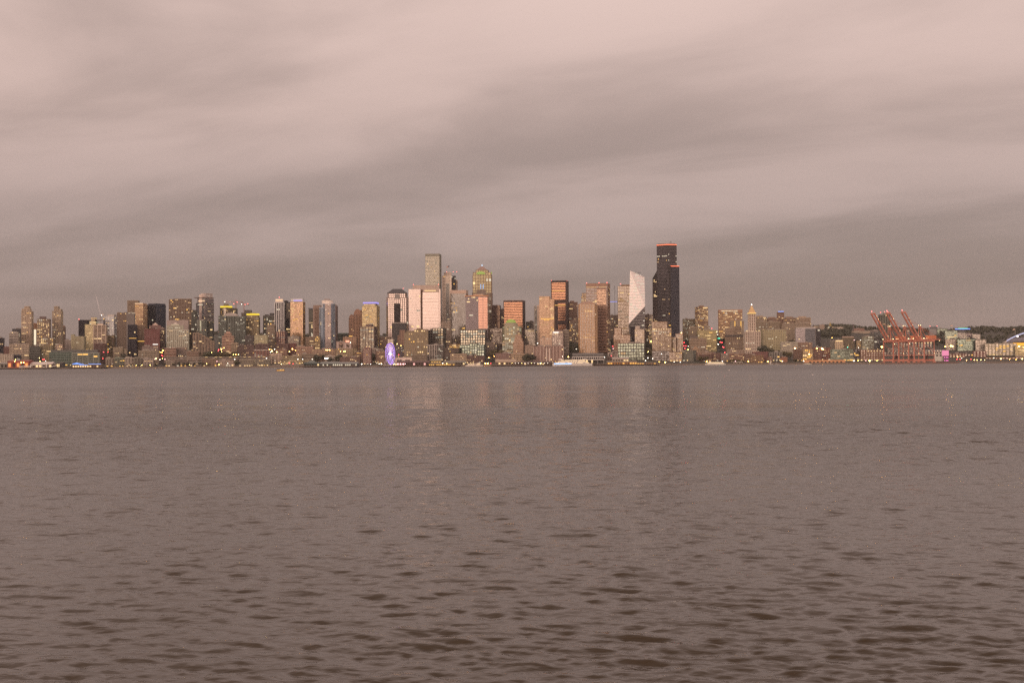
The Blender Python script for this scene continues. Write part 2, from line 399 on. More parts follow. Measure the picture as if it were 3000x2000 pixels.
def block(root, poly, z0, z1, st, wm, gm, lit, rnd, rz, name='tower_block', ph=1.6, lits=None, runs=0.0, roof=True):
    """one prism of storeys: glazing core, cladding of piers and spandrels, lit panes, parapet"""
    fh, bw, pf, sf, pd, sdp = ST[st] if isinstance(st, str) else st
    core = MB(); core.prism(poly, z0, z1 - 0.3, 0, 1)
    o = core.build(name, [gm, flat('roof_felt', (0.10, 0.09, 0.085))], root)
    cl, li = MB(), MB()
    H = z1 - ph - z0; nf = max(1, int(round(H / fh))); fz = H / nf
    for a, b in zip(poly, poly[1:] + poly[:1]):
        ex, ey = b[0] - a[0], b[1] - a[1]; Ln = math.hypot(ex, ey)
        if Ln < 0.8: continue
        ex, ey = ex / Ln, ey / Ln; nx, ny = ey, -ex
        if nx * math.sin(rz) + ny * math.cos(rz) > 0.3: continue     # back walls stay plain
        nb = max(1, int(round(Ln / bw))); w = Ln / nb
        def pt(s, o_, z): return (a[0] + ex * s + nx * o_, a[1] + ey * s + ny * o_, z)
        hw = pf * w / 2
        if pf > 0:
            for i in range(nb + 1):
                s0, s1 = max(0, i * w - hw), min(Ln, i * w + hw)
                cl.poly([pt(s0, pd, z0), pt(s1, pd, z0), pt(s1, pd, z1 - ph), pt(s0, pd, z1 - ph)])
                cl.poly([pt(s0, 0, z0), pt(s0, pd, z0), pt(s0, pd, z1 - ph), pt(s0, 0, z1 - ph)])
                cl.poly([pt(s1, pd, z0), pt(s1, 0, z0), pt(s1, 0, z1 - ph), pt(s1, pd, z1 - ph)])
        if sf > 0:
            for k in range(nf):
                za, zb = z0 + k * fz, z0 + k * fz + sf * fz
                cl.poly([pt(0, sdp, za), pt(Ln, sdp, za), pt(Ln, sdp, zb), pt(0, sdp, zb)])
                cl.poly([pt(0, sdp, zb), pt(Ln, sdp, zb), pt(Ln, 0, zb), pt(0, 0, zb)])
                cl.poly([pt(0, 0, za), pt(Ln, 0, za), pt(Ln, sdp, za), pt(0, sdp, za)])
        if lit > 0:
            run = 0; mi = 0
            for k in range(nf):
                fl = lit * (0.2 + 0.95 * rnd.random())
                if runs and rnd.random() < runs: fl = 0.75
                for i in range(nb):
                    if run > 0 and i > 0: run -= 1; on = True
                    else:
                        on = rnd.random() < fl
                        if on:
                            run = rnd.choice((0, 0, 0, 1, 2) if not runs else (0, 1, 2, 4)); mi = rnd.choices(range(5), lits)[0]
                    if not on: continue
                    s0, s1 = i * w + hw * 1.02, (i + 1) * w - hw * 1.02
                    if rnd.random() < .4: s1 = s0 + (s1 - s0) * rnd.uniform(.45, .95)
                    za, zb = z0 + k * fz + sf * fz + .05, z0 + (k + 1) * fz - .05
                    if rnd.random() < .3: zb = za + (zb - za) * rnd.uniform(.5, .9)
                    li.poly([pt(s0, .06, za), pt(s1, .06, za), pt(s1, .06, zb), pt(s0, .06, zb)], mi)
    if cl.f: cl.build('cladding', wm, o)['kind'] = 'stuff'
    if li.f: li.build('lit_windows', [W_LO(), W_HI(), W_WH(), W_AM(), W_CO()], o)['kind'] = 'stuff'
    if roof:
        pr = MB(); pr.prism(bevel_ring(poly, max(pd, sdp) + 0.12), z1 - ph, z1, 0); pr.build('parapet', wm, o)
    return o
LITS = {'w': (5, 4, 1, 1, 1), 'o': (3, 2, 3, 1, 3), 'a': (3, 3, 1, 4, 0), 'c': (1, 1, 3, 0, 6), 'x': (1, 6, 4, 1, 0)}
def B(name, label, x0, x1, yt, Y, st='off', w='#8a7160', g='dk', sd=None, d=30.0, lit=.10, lc='w', runs=0.0, blocks=None, ph=1.6, cat='building', roofs=None, units=2, shape=None, group=None, yb=None):
    """a building seen between photo columns x0 and x1, its roof at row yt, its front at distance Y"""
    xm = (x0 + x1) / 2
    pc = P(xm, yt, Y); s = Y / F_PX
    tw = (x1 - x0) * s
    if sd is None: sd = 0.13 * (x1 - x0) * (1 if xm < 1500 else -1)
    sm = abs(sd) * s
    d = max(d, sm * 1.02)
    th = math.asin(min(.95, sm / d))
    fw = max(3.0, (tw - sm) / math.cos(th))
    phi = math.atan2(pc.x, Y)
    rz = -phi + (-th if sd > 0 else th)              # sd > 0: the right-hand wall shows
    # centre of the footprint, so that the nearest corner stands at distance Y
    cyo = (d * math.cos(th) + fw * math.sin(th)) / 2
    cen = Vector((pc.x, Y + cyo, 0)); cen.x = pc.x * (Y + cyo) / Y
    k2 = (Y + cyo * 0.35) / Y; fw *= k2
    gz = min(zg(cen.x, Y), zg(cen.x, Y + 2 * cyo)) - 1.0
    root = empty(name, (cen.x, cen.y, gz), rz)
    tag(root, label, cat, group)
    root['px'] = [x0, x1, yt, Y]
    rnd = random.Random(label)
    Yr = cen.y - cyo * 0.6
    def zy(y): return P(xm, y, Yr).z - gz
    wm, gm = wall(w), glass(g)
    info = dict(root=root, fw=fw, d=d, zy=zy, wm=wm, gm=gm, rnd=rnd, rz=rz, gz=gz, s=Yr / F_PX, Y=Yr)
    def uv(fu, fv): return (-fw / 2 + fu * fw, -d / 2 + fv * d)
    info['uv'] = uv
    for n_, bl in enumerate(blocks or [(0, 1, 0, 1, yt)]):
        a0, a1, b0, b1, y1 = bl[:5]; ov = bl[5] if len(bl) > 5 else {}
        z1 = zy(y1); z0 = 0.0 if 'yb' not in ov else zy(ov['yb'])
        sh = ov.get('shape', shape)
        if sh is None: poly = [uv(a0, b0), uv(a1, b0), uv(a1, b1), uv(a0, b1)]
        elif sh == 'oct':
            c_ = ov.get('cut', .22)
            poly = [uv(a0 + (a1 - a0) * p, b0 + (b1 - b0) * q) for p, q in ((c_, 0), (1 - c_, 0), (1, c_), (1, 1), (0, 1), (0, c_))]
        elif sh == 'bow':
            poly = [uv(a0 + (a1 - a0) * (0.5 - 0.5 * math.cos(math.pi * i / 8)), b0 + (b1 - b0) * 0.42 * (1 - math.sin(math.pi * i / 8))) for i in range(9)] + [uv(a1, b1), uv(a0, b1)]
        elif sh == 'round':
            poly = [uv(a0 + (a1 - a0) * (0.5 - 0.5 * math.cos(2 * math.pi * i / 16)), b0 + (b1 - b0) * (0.5 - 0.5 * math.sin(2 * math.pi * i / 16))) for i in range(16)]
        else: poly = [uv(p, q) for p, q in sh]
        block(root, poly, z0, z1, ov.get('st', st), wall(ov['w']) if 'w' in ov else wm, glass(ov['g']) if 'g' in ov else gm,
              ov.get('lit', lit), rnd, rz, ov.get('name', 'tower_block' if n_ == 0 else 'setback_block'), ov.get('ph', ph), LITS[ov.get('lc', lc)], ov.get('runs', runs), ov.get('roof', True))
    if not units and not roofs and not blocks: units = 2
    if units:
        top = (blocks or [(0, 1, 0, 1, yt)])[0]
        for i in range(units):
            bx = MB(); zt = zy(top[4]); uw, ud, uh = fw * rnd.uniform(.10, .26), d * rnd.uniform(.2, .4), rnd.uniform(1.6, 3.6)
            u0 = -fw / 2 + fw * (top[0] + (top[1] - top[0]) * rnd.uniform(.1, .72)); v0 = -d / 2 + d * (top[2] + (top[3] - top[2]) * rnd.uniform(.25, .5))
            u1 = min(u0 + uw, -fw / 2 + fw * top[1] - .5)
            if u1 - u0 > 1.0:
                bx.box(u0, u1, v0, v0 + ud, zt - .3, zt + uh); bx.build('rooftop_unit', wall('#7c6c62'), root)
    if Y < R_(2.7) and name not in ('pier_shed', 'port_shed'):           # shopfronts and lobbies lit at street level
        n_ = max(2, int(fw / 7))
        for i in range(n_):
            if rnd.random() < .72:
                u0 = -fw / 2 + fw * (i + rnd.uniform(.05, .4)) / n_; sh = MB(); sh.box(u0, u0 + rnd.uniform(1.6, 4.0), -d / 2 - 1.5, -d / 2 - .2, 1.6, 1.6 + rnd.uniform(1.2, 2.4))
                sh.build('shopfront', rnd.choice((W_AM, W_AM, W_HI, W_HI, W_WH))(), root)
    if roofs: roofs(info)
    BUILT.append((label, cen.x, cen.y, fw, d, rz))
    return info
def strip(info, fu0, fu1, y0, y1, mat, name='light_strip', fv=0.0, out=0.9, thick=0.5):
    """a glowing band on the front face"""
    a, b = info['uv'](fu0, fv), info['uv'](fu1, fv)
    mb = MB(); mb.box(a[0], b[0], a[1] - out, a[1] - out + thick, info['zy'](y1), info['zy'](y0)); return mb.build(name, mat, info['root'])
def hip(info, y0, y1, inset=.3, w=None, fu=(0, 1), fv=(0, 1), over=.6, name='hipped_roof', mat=None, par=None):
    (ua, va), (ub, vb) = info['uv'](fu[0], fv[0]), info['uv'](fu[1], fv[1])
    ua -= over; ub += over; va -= over; vb += over
    za, zb = info['zy'](y0), info['zy'](y1)
    du, dv = (ub - ua) * inset, (vb - va) * inset
    mb = MB(); mb.loft([[(ua, va, za), (ub, va, za), (ub, vb, za), (ua, vb, za)], [(ua + du, va + dv, zb), (ub - du, va + dv, zb), (ub - du, vb - dv, zb), (ua + du, vb - dv, zb)]])
    return mb.build(name, mat or wall(w or '#4a4140'), par or info['root'])
def slab(info, fu0, fu1, fv0, fv1, y0, y1, mat, name, extra=0.0):
    (ua, va), (ub, vb) = info['uv'](fu0, fv0), info['uv'](fu1, fv1)
    mb = MB(); mb.box(ua - extra, ub + extra, va - extra, vb + extra, info['zy'](y1), info['zy'](y0)); return mb.build(name, mat, info['root'])
def beacon(info, fu, y, mat=None, r=0.9, fv=0.1, post=3.0):
    u, v = info['uv'](fu, fv); z = info['zy'](y)
    mb = MB(); mb.tube((u, v, z - post), (u, v, z), .18, 5); o = mb.build('beacon_post', flat('dark_steel', (0.05, 0.045, 0.045)), info['root'])
    m2 = MB(); m2.dome((u, v, z), r, r, r, 8, 4, full=True); m2.build('beacon_light', mat or glow('red_beacon', (1.0, 0.16, 0.14), 6.0), o)
def vault(info, fu0, fu1, y0, y1, w, n=10, fv=(0, 1), name='barrel_roof'):
    (ua, va), (ub, vb) = info['uv'](fu0, fv[0]), info['uv'](fu1, fv[1])
    z0, z1 = info['zy'](y0), info['zy'](y1); c = (ua + ub) / 2; r = (ub - ua) / 2
    fr, bk = [], []
    for i in range(n + 1):
        t = math.pi * i / n
        fr.append((c + r * math.cos(t), va - .6, z0 + (z1 - z0) * math.sin(t))); bk.append((c + r * math.cos(t), vb, z0 + (z1 - z0) * math.sin(t)))
    mb = MB(); mb.loft([fr, bk]); return mb.build(name, wall(w), info['root'])

R = lambda r: 2975.0 + 55.0 * r
RED = lambda: glow('red_beacon', (1.0, 0.16, 0.14), 6.0)
WHT = lambda: glow('white_lamp', (1.0, 0.90, 0.75), 6.0)
YEL = lambda: glow('yellow_crown', (1.0, 0.72, 0.02), 1.1)
VIO = lambda: glow('violet_crown', (0.42, 0.36, 1.0), 0.95)
BLU = lambda: glow('blue_led', (0.16, 0.36, 1.0), 1.5)
CRM = lambda: glow('cream_sign', (1.0, 0.86, 0.55), 1.3)
ORG = lambda: glow('orange_lamp', (1.0, 0.36, 0.08), 0.9)
def MURAL():
    key = ('mural',)
    if key in MATS: return MATS[key]
    m, t, b = principled('printed_mural')
    tcn = N(t, 'ShaderNodeTexCoord')
    n1 = N(t, 'ShaderNodeTexNoise', i_Scale=0.28, i_Detail=3.0, i_Distortion=1.2); L(t, tcn.outputs['Object'], n1.inputs['Vector'])
    rp = N(t, 'ShaderNodeValToRGB'); L(t, n1.outputs[0], rp.inputs[0])
    rp.color_ramp.elements[0].position, rp.color_ramp.elements[0].color = 0.47, (0.03, 0.02, 0.018, 1)
    rp.color_ramp.elements[1].position, rp.color_ramp.elements[1].color = 0.55, (0.36, 0.27, 0.22, 1)
    L(t, rp.outputs[0], b.inputs['Base Color']); b.inputs['Roughness'].default_value = 0.6
    MATS[key] = m
    return m
# ---------------- the left end, from the edge of the picture to the white-framed tower
B('office_tower', 'dark navy glass slab cut by the left edge of the view', -30, 13, 990, R(6), 'cur', '#2b2c33', 'bk', sd=2, lit=.04, units=0)
B('brick_building', 'small dark red brick block just right of the navy slab', 12, 31, 1015, R(5), 'res', '#6b4a42', lit=.08, units=1)
B('office_building', 'pale banded office with roof lights below the twin beige towers', 28, 58, 976, R(7), 'band', '#9c8b7e', 'dk', sd=5, lit=.06, blocks=[(0, 1, 0, 1, 976), (.12, .85, 0.02, .9, 971, {'lit': .5, 'st': 'off', 'lc': 'x'})])
B('office_building', 'plain dark box behind the pale banded office', 37, 66, 963, R(9), 'blank', '#413c3d', 'bk', sd=3, lit=0, units=0)
def twin(lbl, x0, x1, ya, blocks, w, ex=None): return B('apartment_tower', lbl, x0, x1, ya, R(8), 'res', w, 'dk', sd=6, d=28, lit=.15, blocks=blocks, units=0, roofs=ex)
twin('stepped beige apartment tower, left one of the twin towers', 64, 97, 911, [(0, 1, 0, 1, 911), (.04, .82, .02, .9, 904), (.28, .74, .1, .8, 897, {'lit': .02})], '#a58a74')
B('apartment_building', 'brown block with a bright stair strip between the twin towers', 97, 110, 950, R(10), 'sol', '#7a5640', 'br', sd=2, lit=.1, units=0, roofs=lambda I: (strip(I, .25, .8, 965, 1010, glow('stair_light', (1.0, .85, .6), 1.0), 'stair_window'), vault(I, 0, 1, 950, 946, '#7a5640')))
B('apartment_building', 'brown apartment block with a full grid of lit windows', 110, 148, 934, R(7), (3.6, 4.6, .40, .40, .35, .3), '#6e5a4e', 'yl', sd=4, lit=.62, lc='w', units=0, blocks=[(0, 1, 0, 1, 934), (.18, .66, .15, .7, 927, {'lit': 0, 'w': '#5d4a46', 'st': 'blank'})])
B('apartment_building', 'low wing of lit windows in front of the grid block', 116, 158, 990, R(5), (3.4, 4.0, .40, .40, .35, .3), '#74604f', 'yl', sd=3, lit=.6, units=1, roofs=lambda I: strip(I, .1, .5, 1004.5, 1006, W_HI()))
twin('stepped beige apartment tower, right one of the twin towers', 154, 184, 911, [(0, 1, 0, 1, 911), (.62, .97, .1, .9, 905), (.2, .62, .05, .9, 897, {'lit': .05})], '#98816c')
B('apartment_building', 'brown curved-roof annex behind the right twin tower', 180, 192, 957, R(10), 'res', '#6a5347', 'dk', sd=2, lit=.1, units=0, roofs=lambda I: vault(I, 0, 1, 957, 953, '#6b4c38'))
B('office_building', 'low cream office with a regular window grid under the twin towers', 30, 88, 1008, R(4), 'off', '#9d8672', 'dk', sd=5, lit=.05, units=3)
B('apartment_building', 'low white block with dark square windows beside the red pier shed', -20, 40, 1037, R(1.6), 'res', '#a08b7a', 'dk', sd=3, lit=.06, units=2)
B('office_building', 'small blue-black block beside the low white building', 40, 64, 1039, R(1.9), 'cur', '#3b3b44', 'bk', sd=2, lit=.08, units=1)
B('office_building', 'dark slate roofed office above the blue-black block', 88, 120, 1014, R(3.2), 'band', '#57504a', 'gr', sd=3, lit=.1, units=1)
B('office_building', 'olive low block with a glowing yellow eaves line', 118, 155, 1012, R(3.5), 'res', '#7b6a50', 'dk', sd=3, lit=.12, units=1, roofs=lambda I: strip(I, .55, 1.0, 1028, 1030, W_HI()))
B('apartment_building', 'small salmon house lit under its eaves below the right twin tower', 164, 184, 1009, R(3.7), 'res', '#a08371', 'dk', sd=2, lit=.3, lc='x', units=0)
B('glass_office', 'long green glass office near the water with a white column grid', 148, 290, 1034, R(1.9), (4.6, 12.0, .08, .34, .7, .35), '#8f8a7c', 'gr', sd=4, d=45, lit=.10, lc='a', units=0, blocks=[(.46, 1, 0, 1, 1034), (0, .46, .12, 1, 1031, {'st': 'band', 'w': '#5f665c', 'lit': .04, 'name': 'west_wing'}), (0.02, .97, .4, .98, 1024, {'st': 'blank', 'w': '#554f4a', 'lit': 0, 'name': 'roof_storey'})])
B('apartment_building', 'pale mid-rise apartments in the gap right of the twin towers', 191, 209, 996, R(7), 'res', '#958276', 'dk', sd=2, lit=.14)
B('apartment_building', 'plain sage slab with a narrow stair tower', 209, 251, 985, R(5), (3.2, 3.2, .5, .35, .3, .2), '#8f8066', 'dk', sd=6, lit=.07, units=0, blocks=[(.2, 1, 0, 1, 985), (0, .2, .1, .8, 979, {'st': 'sol', 'name': 'stair_tower'})])
B('office_tower', 'near-black slab with one column of yellow windows', 231, 262, 937, R(10), 'cur', '#2e2f37', 'bk', sd=3, lit=.0, units=0, roofs=lambda I: [strip(I, .62, .84, 950 + 4.6 * i, 952.4 + 4.6 * i, W_HI(), 'lit_window') for i in range(8)] and beacon(I, .03, 935))
B('office_tower', 'olive mid-rise with a wide flat canopy and lit top floors', 250, 293, 950, R(8), 'fin', '#8d7f60', 'yl', sd=10, lit=.05, units=0, blocks=[(0, 1, 0, 1, 950), (.35, .9, .1, .8, 941, {'lit': .8, 'lc': 'x', 'st': 'band'}), (.45, .78, .2, .7, 929, {'lit': .1, 'st': 'band', 'w': '#6d5f55'})], roofs=lambda I: slab(I, -.02, 1.25, -.05, .9, 937, 938.5, wall('#5b4c46'), 'canopy'))
B('apartment_tower', 'white framed apartment tower with rust balcony bands', 275, 313, 952, R(6), (3.1, 9.0, .16, .36, .9, .5), '#b59a86', 'br', sd=4, lit=.06, blocks=[(0, 1, 0, 1, 952), (.28, .72, .2, .8, 948, {'st': 'blank', 'lit': 0})], units=0)
B('condo_tower', 'blue and white striped tower behind the white framed one', 303, 342, 927, R(9), (3.4, 5.2, .30, .16, .5, .3), '#a49a98', 'bk', sd=9, lit=.16, lc='o', units=1, blocks=[(0, 1, 0, 1, 927), (.38, .97, .1, .9, 921, {'st': 'blank', 'lit': 0, 'w': '#a8968a'})])
B('office_building', 'tan low office with yellow windows under the striped tower', 311, 338, 983, R(7.4), 'off', '#796650', 'dk', sd=3, lit=.2, lc='a')
B('apartment_tower', 'tall brown slab tower with few orange lights', 343, 375, 916, R(7), 'res', '#6f5b4e', 'dk', sd=5, lit=.05, lc='a', blocks=[(0, 1, 0, 1, 916), (.05, .3, .1, .9, 914.5, {'st': 'blank', 'lit': 0}), (.72, .98, .1, .9, 914.5, {'st': 'blank', 'lit': 0})], units=0)
B('brick_building', 'dark maroon brick walk-up below the white framed tower', 276, 311, 1006, R(4), 'res', '#543b36', 'dk', sd=3, lit=.06)
B('apartment_building', 'tan walk-up with two wings beside the dark street trees', 332, 373, 1017, R(4.2), 'res', '#86735f', 'dk', sd=3, lit=.07, blocks=[(0, .7, 0, 1, 1017), (.7, 1, .2, 1, 1022)])
for i, (a, b, y, w, l) in enumerate(((311, 337, 1049, '#94806f', 'beige waterfront condo at the far left end of the quay row'), (337, 367, 1048, '#6e6c5d', 'sage green waterfront condo, second of the quay row'), (367, 394, 1047, '#a08c7c', 'cream waterfront condo with a white gable front, third of the quay row'), (394, 422, 1048, '#75695c', 'drab olive waterfront condo behind small quay trees'), (422, 450, 1050, '#98857a', 'pale pink waterfront condo at the end of the first quay row'))):
    B('waterfront_condo', l, a, b, y, R(0.6), 'bal', w, 'dk', sd=2, d=22, lit=.07, group='low condos along the left quay', units=1, blocks=[(0, 1, 0, 1, y), (.1, .45, 0.02, .8, y - 3)])
# ---------------- Belltown: brown grid tower, green twin, yellow crowns
B('office_tower', 'plain brown box tower behind the gold lit tower', 374, 408, 880, R(10), 'fin', '#84705f', 'br', sd=4, lit=.05, lc='o', units=0, roofs=lambda I: strip(I, .0, .8, 917.0, 918.5, W_WH()))
B('apartment_tower', 'gold lit apartment tower with glowing right hand balconies', 396, 431, 889, R(9), 'res', '#a78164', 'yl', sd=12, lit=.28, lc='w', units=0, blocks=[(0, 1, 0, 1, 891), (.0, .95, .1, .9, 888, {'st': 'blank', 'lit': 0})], roofs=lambda I: strip(I, .0, .95, 888.2, 889.8, glow('peach_line', (1, .66, .38), 1.2)))
B('office_tower', 'tall blue-black glass tower with a vertical notch', 431, 485, 890, R(9.6), 'cur', '#34363f', 'bk', sd=30, d=40, lit=.03, lc='o', units=0, blocks=[(0, 1, 0, 1, 892), (.1, 1, .05, .95, 889, {'st': 'blank', 'lit': 0, 'w': '#34363f'})])
B('office_building', 'blank grey box above a navy glass block', 371, 396, 918, R(6), 'blank', '#6a5d56', 'dk', sd=3, lit=0, units=1)
B('office_tower', 'navy glass block with one row of yellow windows', 375, 402, 951, R(5), 'cur', '#2c2b36', 'bk', sd=2, lit=.02, units=0, roofs=lambda I: strip(I, .15, .95, 990, 991.3, W_AM()))
B('office_building', 'tan slab with a glowing yellow line near its foot', 402, 426, 951, R(6), 'fin', '#866b55', 'dk', sd=2, lit=.02, units=0, roofs=lambda I: strip(I, .1, .95, 998.6, 1000.2, W_AM()))
B('brick_building', 'big maroon block with faint window rows', 424, 470, 963, R(5), (3.4, 4.0, .55, .55, .15, .12), '#653f3c', 'br', sd=3, d=34, lit=.02, units=1, roofs=lambda I: strip(I, .55, .88, 1007.5, 1009.5, glow('white_sign', (1, .95, .85), 1.6), 'lit_sign'))
B('brick_building', 'pink brick hotel with a white crown behind the maroon block', 438, 472, 953, R(7), 'res', '#836059', 'dk', sd=3, lit=.08, units=0, blocks=[(0, 1, 0, 1, 953), (.3, .72, .2, .8, 949, {'st': 'blank', 'w': '#a98c7d', 'lit': 0})], roofs=lambda I: hip(I, 949, 945, .4, '#a98c7d', (.38, .64), (.3, .7)))
B('apartment_building', 'narrow beige block tucked right of the maroon block', 470, 484, 960, R(6), 'res', '#7d675c', 'dk', sd=3, lit=.12)
B('office_tower', 'wide brown grid tower with scattered lit windows', 496, 561, 875, R(9), (3.7, 4.2, .22, .24, .6, .5), '#7e6a5b', 'br', sd=2, d=36, lit=.13, units=0, blocks=[(.2, 1, 0, 1, 875), (0, .2, .06, 1, 877)])
B('apartment_tower', 'pale cream hotel slab behind the stepped white hotel', 490, 554, 938, R(7.6), 'blank', '#907b72', 'dk', sd=3, lit=.0, units=0)
B('apartment_building', 'stepped white hotel with a peaked roof lantern', 490, 553, 966, R(5.6), (3.2, 4.6, .34, .40, .8, .9), '#a29683', 'pl', sd=2, d=38, lit=.16, lc='c', units=0, blocks=[(0, 1, 0, 1, 966), (0, .74, .1, .9, 953), (.2, .56, .2, .8, 949, {'st': 'blank', 'lit': 0})], roofs=lambda I: hip(I, 949, 944, .45, '#b09a8b', (.28, .5), (.25, .7)))
B('condo_tower', 'slim dark tower wedged between the grid tower and the canopy tower', 561, 578, 908, R(8), 'cur', '#5b5550', 'gr', sd=3, lit=.14, lc='o')
B('condo_tower', 'tower with a flat oversailing canopy and pale roof cabin', 572, 626, 887, R(9), (3.2, 3.6, .22, .24, .45, .4), '#5d5450', 'bl', sd=26, d=38, lit=.10, lc='o', units=0, blocks=[(0, 1, 0, 1, 887, {'shape': 'oct', 'cut': .12}), (.2, 1, .03, .97, 874, {'st': 'band', 'w': '#86736a', 'lit': .06}), (.5, .96, .1, .9, 859, {'st': 'sol', 'w': '#a58f84', 'lit': .2}), (.42, .7, .0, .8, 863, {'st': 'blank', 'w': '#c4a797', 'lit': 0})], roofs=lambda I: (slab(I, -.05, 1.0, -.08, 1.0, 870.5, 872.5, wall('#65504a'), 'canopy'), strip(I, .35, 1.0, 881, 883, glow('peach_line', (1, .66, .38), 1.2)), strip(I, .3, .8, 891.5, 893.5, W_WH())))
B('condo_tower', 'pale green glass tower in front of the canopy tower', 577, 606, 938, R(7), 'bal', '#8c8578', 'gr', sd=3, lit=.10, lc='c', units=1, shape='bow')
B('condo_tower', 'dark green glass slab right of the pale green tower', 603, 626, 940, R(7.6), 'cur', '#4d4c48', 'gr', sd=4, lit=.09, lc='o')
def terraces(I): pass
B('apartment_building', 'beige terraced apartments stepping down to the right', 566, 628, 976, R(4.6), 'bal', '#937a67', 'dk', sd=2, d=32, lit=.10, units=0, blocks=[(i / 7, (i + 1) / 7, .03 * i, 1, 975 + (0, 0, 3, 8, 13, 18, 24)[i]) for i in range(7)])
B('condo_tower', 'round tower with a glowing yellow crown, taller of two', 644, 682, 901, R(10), (3.2, 3.4, .36, .32, .4, .5), '#655648', 'dk', sd=2, lit=.16, units=0, blocks=[(0, 1, 0, 1, 901, {'shape': 'bow'}), (.3, .68, .2, .8, 890, {'st': 'sol', 'lit': 0})], roofs=lambda I: slab(I, .06, .94, .0, .9, 896.6, 900.2, YEL(), 'crown_light', .6))
B('condo_tower', 'grey glass slab just right of the taller yellow crown', 680, 696, 903, R(11), 'cur', '#6d625a', 'gr', sd=3, lit=.05)
B('condo_tower', 'wide green glass twin tower with a low domed roof', 641, 720, 925, R(8), (3.1, 4.0, .18, .24, .4, .7), '#6d6a62', 'gr', sd=3, d=36, lit=.09, lc='c', units=0, blocks=[(0, .28, 0, 1, 925), (.28, .64, .08, 1, 926, {'st': 'bal'}), (.64, 1, 0, 1, 927)], roofs=lambda I: (vault(I, .2, .74, 925.5, 916, '#9c8a80', fv=(.1, .9)),))
B('condo_tower', 'half built grey tower under two red tower cranes', 708, 738, 910, R(11), 'bal', '#5c544f', 'dk', sd=4, lit=.05, blocks=[(0, 1, 0, 1, 916), (.3, 1, .1, .9, 908, {'st': 'fin'})], units=2)
B('condo_tower', 'flared tower with a glowing yellow crown, shorter of two', 718, 763, 923, R(9), (3.2, 3.8, .34, .30, .4, .6), '#76664f', 'yl', sd=4, lit=.22, lc='w', units=0, blocks=[(0, .96, 0, 1, 930), (.12, .92, .04, .95, 923), (.35, .7, .3, .8, 916, {'st': 'blank', 'lit': 0})], roofs=lambda I: slab(I, .12, .92, .02, .9, 918.6, 922.6, YEL(), 'crown_light', .6))
B('brick_building', 'stepped red brick block with white floor bands', 651, 686, 984, R(5), 'band', '#a07d6b', 'br', sd=3, lit=.08, units=0, blocks=[(0, 1, 0, 1, 984), (.2, .8, .1, .9, 976), (.35, .68, .2, .8, 971, {'st': 'blank', 'lit': 0})])
B('apartment_building', 'small tan block with punched windows beside the brick steps', 678, 699, 1004, R(4.4), 'res', '#8b745f', 'dk', sd=2, lit=.08)
B('office_building', 'dark ribbed low block under the green twin tower', 718, 746, 983, R(6), 'fin', '#4f4744', 'dk', sd=3, lit=.10, units=2)
B('apartment_building', 'pale yellow block with many small lit panes', 746, 785, 982, R(5.4), 'res', '#9a8b6c', 'pl', sd=3, lit=.3, lc='c')
B('brick_building', 'low brown shop row above the viaduct', 696, 722, 1010, R(4.2), 'res', '#57453f', 'dk', sd=2, lit=.1)
B('brick_building', 'dark brick loft with a pale roof edge beside the shop row', 721, 746, 1011, R(4), 'off', '#5b4540', 'dk', sd=2, lit=.12)
B('brick_building', 'dark maroon brick loft below the pale yellow block', 748, 790, 1007, R(4), 'res', '#56403c', 'dk', sd=3, lit=.1, units=2)
B('market_hall', 'long red-brown market shed with a white ridge line', 744, 790, 1025, R(3), 'ware', '#6b4a42', 'dk', sd=2, lit=.05, units=0, roofs=lambda I: strip(I, 0, 1, 1025, 1026.3, wall('#cbb5a6'), 'ridge_line'))
B('office_building', 'brick office with white spandrel bands left of the overpass', 481, 517, 1019, R(3.2), 'band', '#8c6d5f', 'br', sd=2, lit=.05)
B('office_building', 'lower banded brick office right of the taller banded one', 548, 583, 1029, R(3), 'band', '#856c5d', 'br', sd=2, lit=.06)
B('office_building', 'long beige office low on the slope below the maroon block', 407, 465, 1026, R(2.6), 'off', '#887563', 'dk', sd=2, d=26, lit=.04, units=3)
B('apartment_building', 'pinkish low block on top of the long beige office row', 418, 464, 1014, R(3.7), 'res', '#7d675f', 'dk', sd=2, lit=.1)
B('apartment_building', 'plain beige block between the two banded brick offices', 517, 548, 1018, R(3.9), 'res', '#7c685c', 'dk', sd=2, lit=.08)
for i, (a, b, y, w, l) in enumerate(((484, 513, 1056, '#8a7768', 'tan quay building right behind the line of small trees'), (516, 553, 1052, '#6e5d52', 'grey brown quay building amid the dark waterfront trees'), (556, 592, 1058, '#89796c', 'drab quay building with trees on both sides'), (594, 638, 1051, '#7c6250', 'warm lit brown quay building with a pitched parapet'), (641, 688, 1055, '#9a8272', 'pinkish quay building with white ground floor lights'), (702, 745, 1053, '#80705f', 'olive tan quay condo with amber windows'), (745, 792, 1053, '#75695a', 'grey quay condo at the foot of the lit ramp'))):
    B('quay_building', l, a, b, y, R(0.5), 'off', w, 'dk', sd=2, d=22, lit=.12, group='buildings along the quay', units=1)
